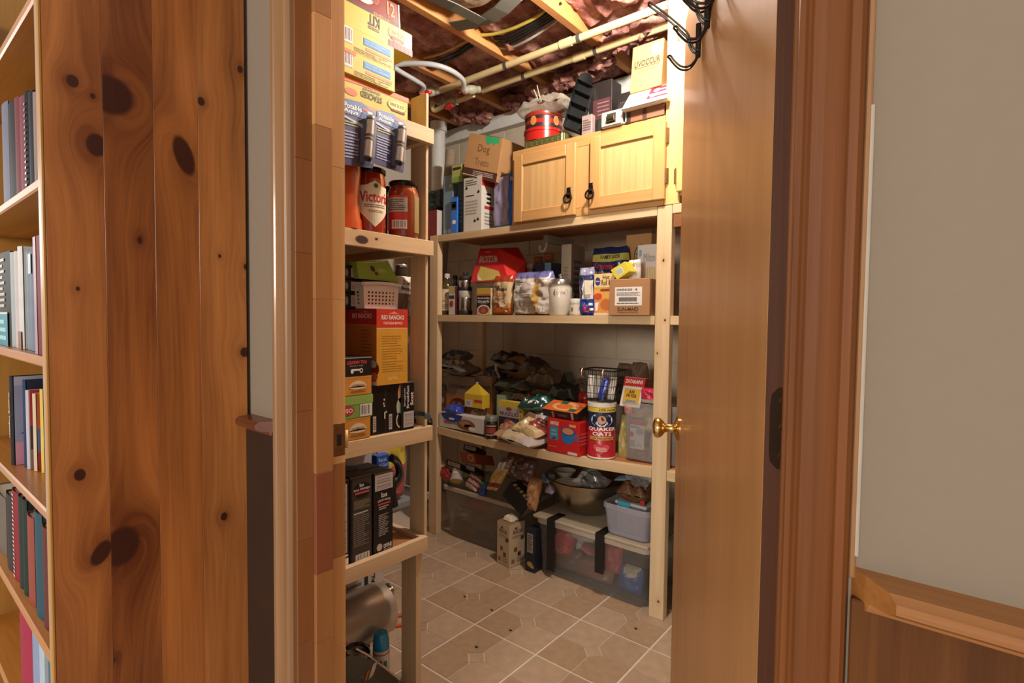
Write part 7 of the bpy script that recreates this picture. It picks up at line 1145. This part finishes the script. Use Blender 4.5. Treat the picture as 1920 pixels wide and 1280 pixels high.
c = carton('food_box', 'open black carton tipped between the two floor tubs', 'box', p0, p1-p0, .10, p3-p0, mat('#15140f', .4, var=.25), flaps=False); P = c.P; rect(P, c.right, 0, 0, 1, 1, mat('#8a857a')); [rect(P, c.top, .1+.16*k, .05, .2+.16*k, .3, mat(hx), 2) for k, hx in enumerate(('#b5b09a', '#9a8a3c', '#b9a888', '#8f8a7c', '#a8a08c'))]; done(c)
bag('snack_bag', 'orange brown bag poking out behind the tipped black carton', 'bag', onY(978, 915, YF+.09), (.09, 0, -.02), (.0, .05, .07), (0, -.04, .02), mat('#8a4426', .3, var=.4), 153, (1, 1), .35); bag('bread_bag', 'long loaf bag with brown slices standing beside the steel bowl', 'bag', onY(1001, 925, YF+.05), (.07, 0, -.01), (.01, .04, .15), (0, -.06, .02), mat('#a87a50', .25, coat=.4, var=.3, vs=14), 155, (1, 1), .2)
# rice box and dark pack on the floor
p0 = onZ(934, 1053, 0); p1 = onZ(955, 1066, 0); p2 = onZ(984, 1054, 0)
c = carton('rice_box', 'cream rice carton with brown squares standing on the tiles between the tubs', 'box', p1+V((0, 0, .001)), (p2-p1), (p1-p0).length, onP(955, 985, p1, (0, 1, 0)).z, mat('#c2b192', .55, var=.05), flaps=False); P = c.P
for F, hw in ((c.front, 1), (c.left, 0)):
    txt(P, F, 'RICE', .2, .76, .8, .84, mat('#5a3a24'), 2); ell(P, F, .4, .88, .1, .03, mat('#7a3a24')); [rect(P, F, a, b_, a+.2, b_+.1, mat(hx), 1) for a, b_, hx in ((.28, .34, '#8a4a24'), (.52, .22, '#6a2a18'), (.12, .08, '#8a6a3c'), (.7, .58, '#4a4034'))]; lines(P, F, .15, .66, .9, .72, 2, mat('#8a7a64')); lines(P, F, .45, .08, .9, .2, 2, mat('#9a8a70'))
tp_ = MB(); tp_.obox(c.O+c.Z-V((0, 0, .0)), c.U*.99, c.D*.99, V((0, 0, .0008)), mat('#8a7250'), .0002); tp_.make('top_flap', c.o); done(c)
b, _ = bag('paper_scrap', 'pale crumpled liner rising from the open top of the rice carton', 'paper', c.O+c.U*.5+c.D*.5+c.Z+V((0, 0, .006)), c.U*.6, c.D*.7, (0, 0, .04), mat('#c9bfa8', .6), 157, (1, 1), .4, n=10)
c = backbox('food_box', 'narrow navy black carton with a white panel between the rice carton and the right tub', 'box', 985, 1003, 985, .001, YF-.012, .06, mat('#1a222c', .4, var=.2), ym=1020, h=.21); P, F = c.P, c.front; rect(P, F, .2, .45, .8, .9, mat('#a39c90')); lines(P, F, .26, .48, .74, .87, 8, mat('#4a4640'), 2); ell(P, F, .5, .18, .3, .06, mat('#b59a5c')); rect(P, F, .55, .1, .9, .16, mat('#a8a49c')); done(c)
# steel bowl and what is in it
bw = mat('#a09888', .28, 1, var=.05); cb = V((-1.40, YF+.245, .2845)); b = MB(); b.lathe([(.10, 0), (.105, .002), (.155, .05), (.192, .11), (.205, .160), (.218, .164), (.219, .168), (.206, .169), (.200, .160), (.186, .11), (.15, .052), (.10, .004), (.001, .004)], bw, cb, 48, cap=False); b.make('steel_bowl', None, 'large stainless steel bowl full of packets on the right floor tub', 'bowl')
zb_ = cb.z+.15
c = backbox('white_box', 'plain white box lying in the steel bowl', 'box', 1037, 1079, 901, onY(1058, 925, YF+.09).z, YF+.09, .10, mat('#c9c2b4', .5, var=.03), ym=912); done(c)
pc_ = onY(1060, 892, YF+.22); b = MB(); b.lathe([(.030, 0), (.046, .018), (.052, .030), (.054, .031), (.048, .02), (.02, .006)], mat('#bdb49c', .35), pc_, 28, cap=False); b.make('cereal_bowl', None, 'small cream bowl tucked at the back of the steel bowl', 'bowl')
bag('bag_of_flour', 'grey and white plastic bag filling the right of the steel bowl', 'bag', onY(1108, 905, YF+.20), (.16, 0, -.02), (.02, .12, .05), (0, -.03, .07), lambda s, t: mat('#b0aaa0', .3) if s < .35 else mat('#6f6a66', .25, coat=.5, var=.3), 161, (1, 1), .3)
c = backbox('tea_box', 'small blue and white box at the left rim of the steel bowl', 'box', 1016, 1032, 889, onY(1024, 905, YF+.12).z, YF+.12, .04, mat('#9fb0bd', .45), ym=898); rect(c.P, c.front, .1, .2, .6, .9, mat('#3a78a8')); done(c)
bag('pack_of_cloths', 'pale lilac packet beside the plain white box in the steel bowl', 'packet', onY(1034, 915, YF+.11), (.05, 0, 0), (.0, .05, .04), (0, -.02, .03), mat('#a09cae', .35), 163, (1, 1), .3, n=10)
# small clear tub with a lidded box and bag of nuts
q0, q1 = onY(1123, 975, YF+.02), onY(1218, 975, YF+.02); zt_ = .2855; hh_ = onY(1125, 940, YF+.02).z-zt_; b = MB(); cxm = (q0.x+q1.x)/2; tubshell(b, (cxm+.004, YF+.120, zt_), q1.x-q0.x-.022, .19, hh_, film('#c2bfca', .30, .25), .9, .03, .005); b.box(cxm-.11, cxm-.05, YF+.026, YF+.029, zt_+hh_*.58, zt_+hh_*.74, M_dark, .001) if False else None; b.make('clear_tub', None, 'small clear open tub with handle holes on the right floor tub', 'tub')
o = thing('food_container', 'clear lidded food container with blue clips inside the small clear tub', 'container', (cxm+.01, YF+.135, zt_+.006)); b = MB(); b.box(cxm-.06, cxm+.08, YF+.065, YF+.18, zt_+.006, zt_+hh_*.96, film('#a8a8b8', .4), .01); b.make('container_box', o); b = MB(); b.box(cxm-.066, cxm+.086, YF+.06, YF+.188, zt_+hh_*.962, zt_+hh_*.962+.014, mat('#b9b9b8', .35), .005); b.make('lid', o); b = MB(); b.box(cxm-.05, cxm+.012, YF+.054, YF+.0595, zt_+hh_*.86, zt_+hh_*.962+.017, mat('#3f97b0', .35), .002); b.make('clip', o)
zn = zt_+hh_*.962+.015; nut = mat('#5f3d24', .45, var=.5, vs=75, bump=.6)
o, F = bag('nut_bag', 'clear bag of brown nuts with a crinkled top on the lidded container', 'bag', (cxm+.008, YF+.125, zn+.034), (.155, 0, 0), (0, .12, 0), (0, 0, .085), lambda s, t: nut if t < .75 else mat('#8a7a68', .2, coat=.6, var=.3), 165, (1, 1), .22, n=22)
b = MB(); a_ = V((cxm-.0, YF+.11, zn+.055)); fm = film('#e0dcd8', .12, .1)
b.grid(lambda s, t: a_+V((.02+.075*(s-.5)*(1+.8*t)+.012*noise.noise(V((s*6, t*5, 1))), .02*noise.noise(V((s*5, t*4, 7))), .062*t+.012*noise.noise(V((s*7, 2, 3))))), 16, 8, fm); b.make('bag_mouth', o)
b = MB(); b.box(cxm+.055, cxm+.075, YF+.066, YF+.070, zn+.002, zn+.022, mat('#b3202c'), .001); b.make('red_tag', o)
bag('snack_bag', 'white packet with a red logo behind the nut bag', 'bag', onY(1207, 905, YF+.22), (.09, 0, 0), (.0, .04, .06), (0, -.03, .01), lambda s, t: mat('#a83a4a', .3) if (.3 < s < .7 and .35 < t < .65) else mat('#bdbab6', .3, coat=.3), 167, (1, 1), .3, n=12)
bag('foil_wrap', 'pale blue sheet of film behind the nut bag under the shelf', 'film', onY(1175, 896, YF+.20), (.11, 0, .02), (.0, .06, .01), (0, 0, .012), mat('#8fa8b5', .25, coat=.4), 169, (1, 1), .3, n=10)
c = carton('cardboard_box', 'pale grey carton on the floor glimpsed between the post and the door', 'box', (-.85, YF+.06, .001), (.30, 0, 0), .25, .36, mat('#a8a29a', .6, var=.06)); done(c)
for k, (zl_, hx, lab) in enumerate(((.37, '#2a3034', 'dark bag on the grey carton right of the post'), (.46, '#7a7a3a', 'olive bag under the shelf right of the post'))): bag('food_bag', lab, 'bag', (-.74, YF+.16, zl_+.04), (.26, 0, 0), (0, .14, 0), (0, 0, .09), mat(hx, .4, var=.3), 171+k, (1, 1), .3, n=12)
# crumbs on the tiles
CR = ['dark crumb on the tiles furthest left, near the shelf leg', 'dark crumb second from the left on the tiles', 'thin dark crumb in the middle of the tiled floor', 'dark crumb nearest the camera on the tiles', 'dark crumb on the tiles nearest the right post']
for k, (px, py) in enumerate(((871, 1118), (922, 1143), (957, 1181), (893, 1212), (1192, 1178))):
    p = onZ(px, py, .003); b = MB(); b.grid(lambda s, t: p+V((.006*cos(2*pi*s)*sin(pi*t)*(1+.6*sin(3*2*pi*s)), .004*sin(2*pi*s)*sin(pi*t), .003*-cos(pi*t))), 10, 5, mat('#2a1a10', .6), closed_u=True); b.make('crumb', None, CR[k], 'crumb', 'crumbs on the tiles')
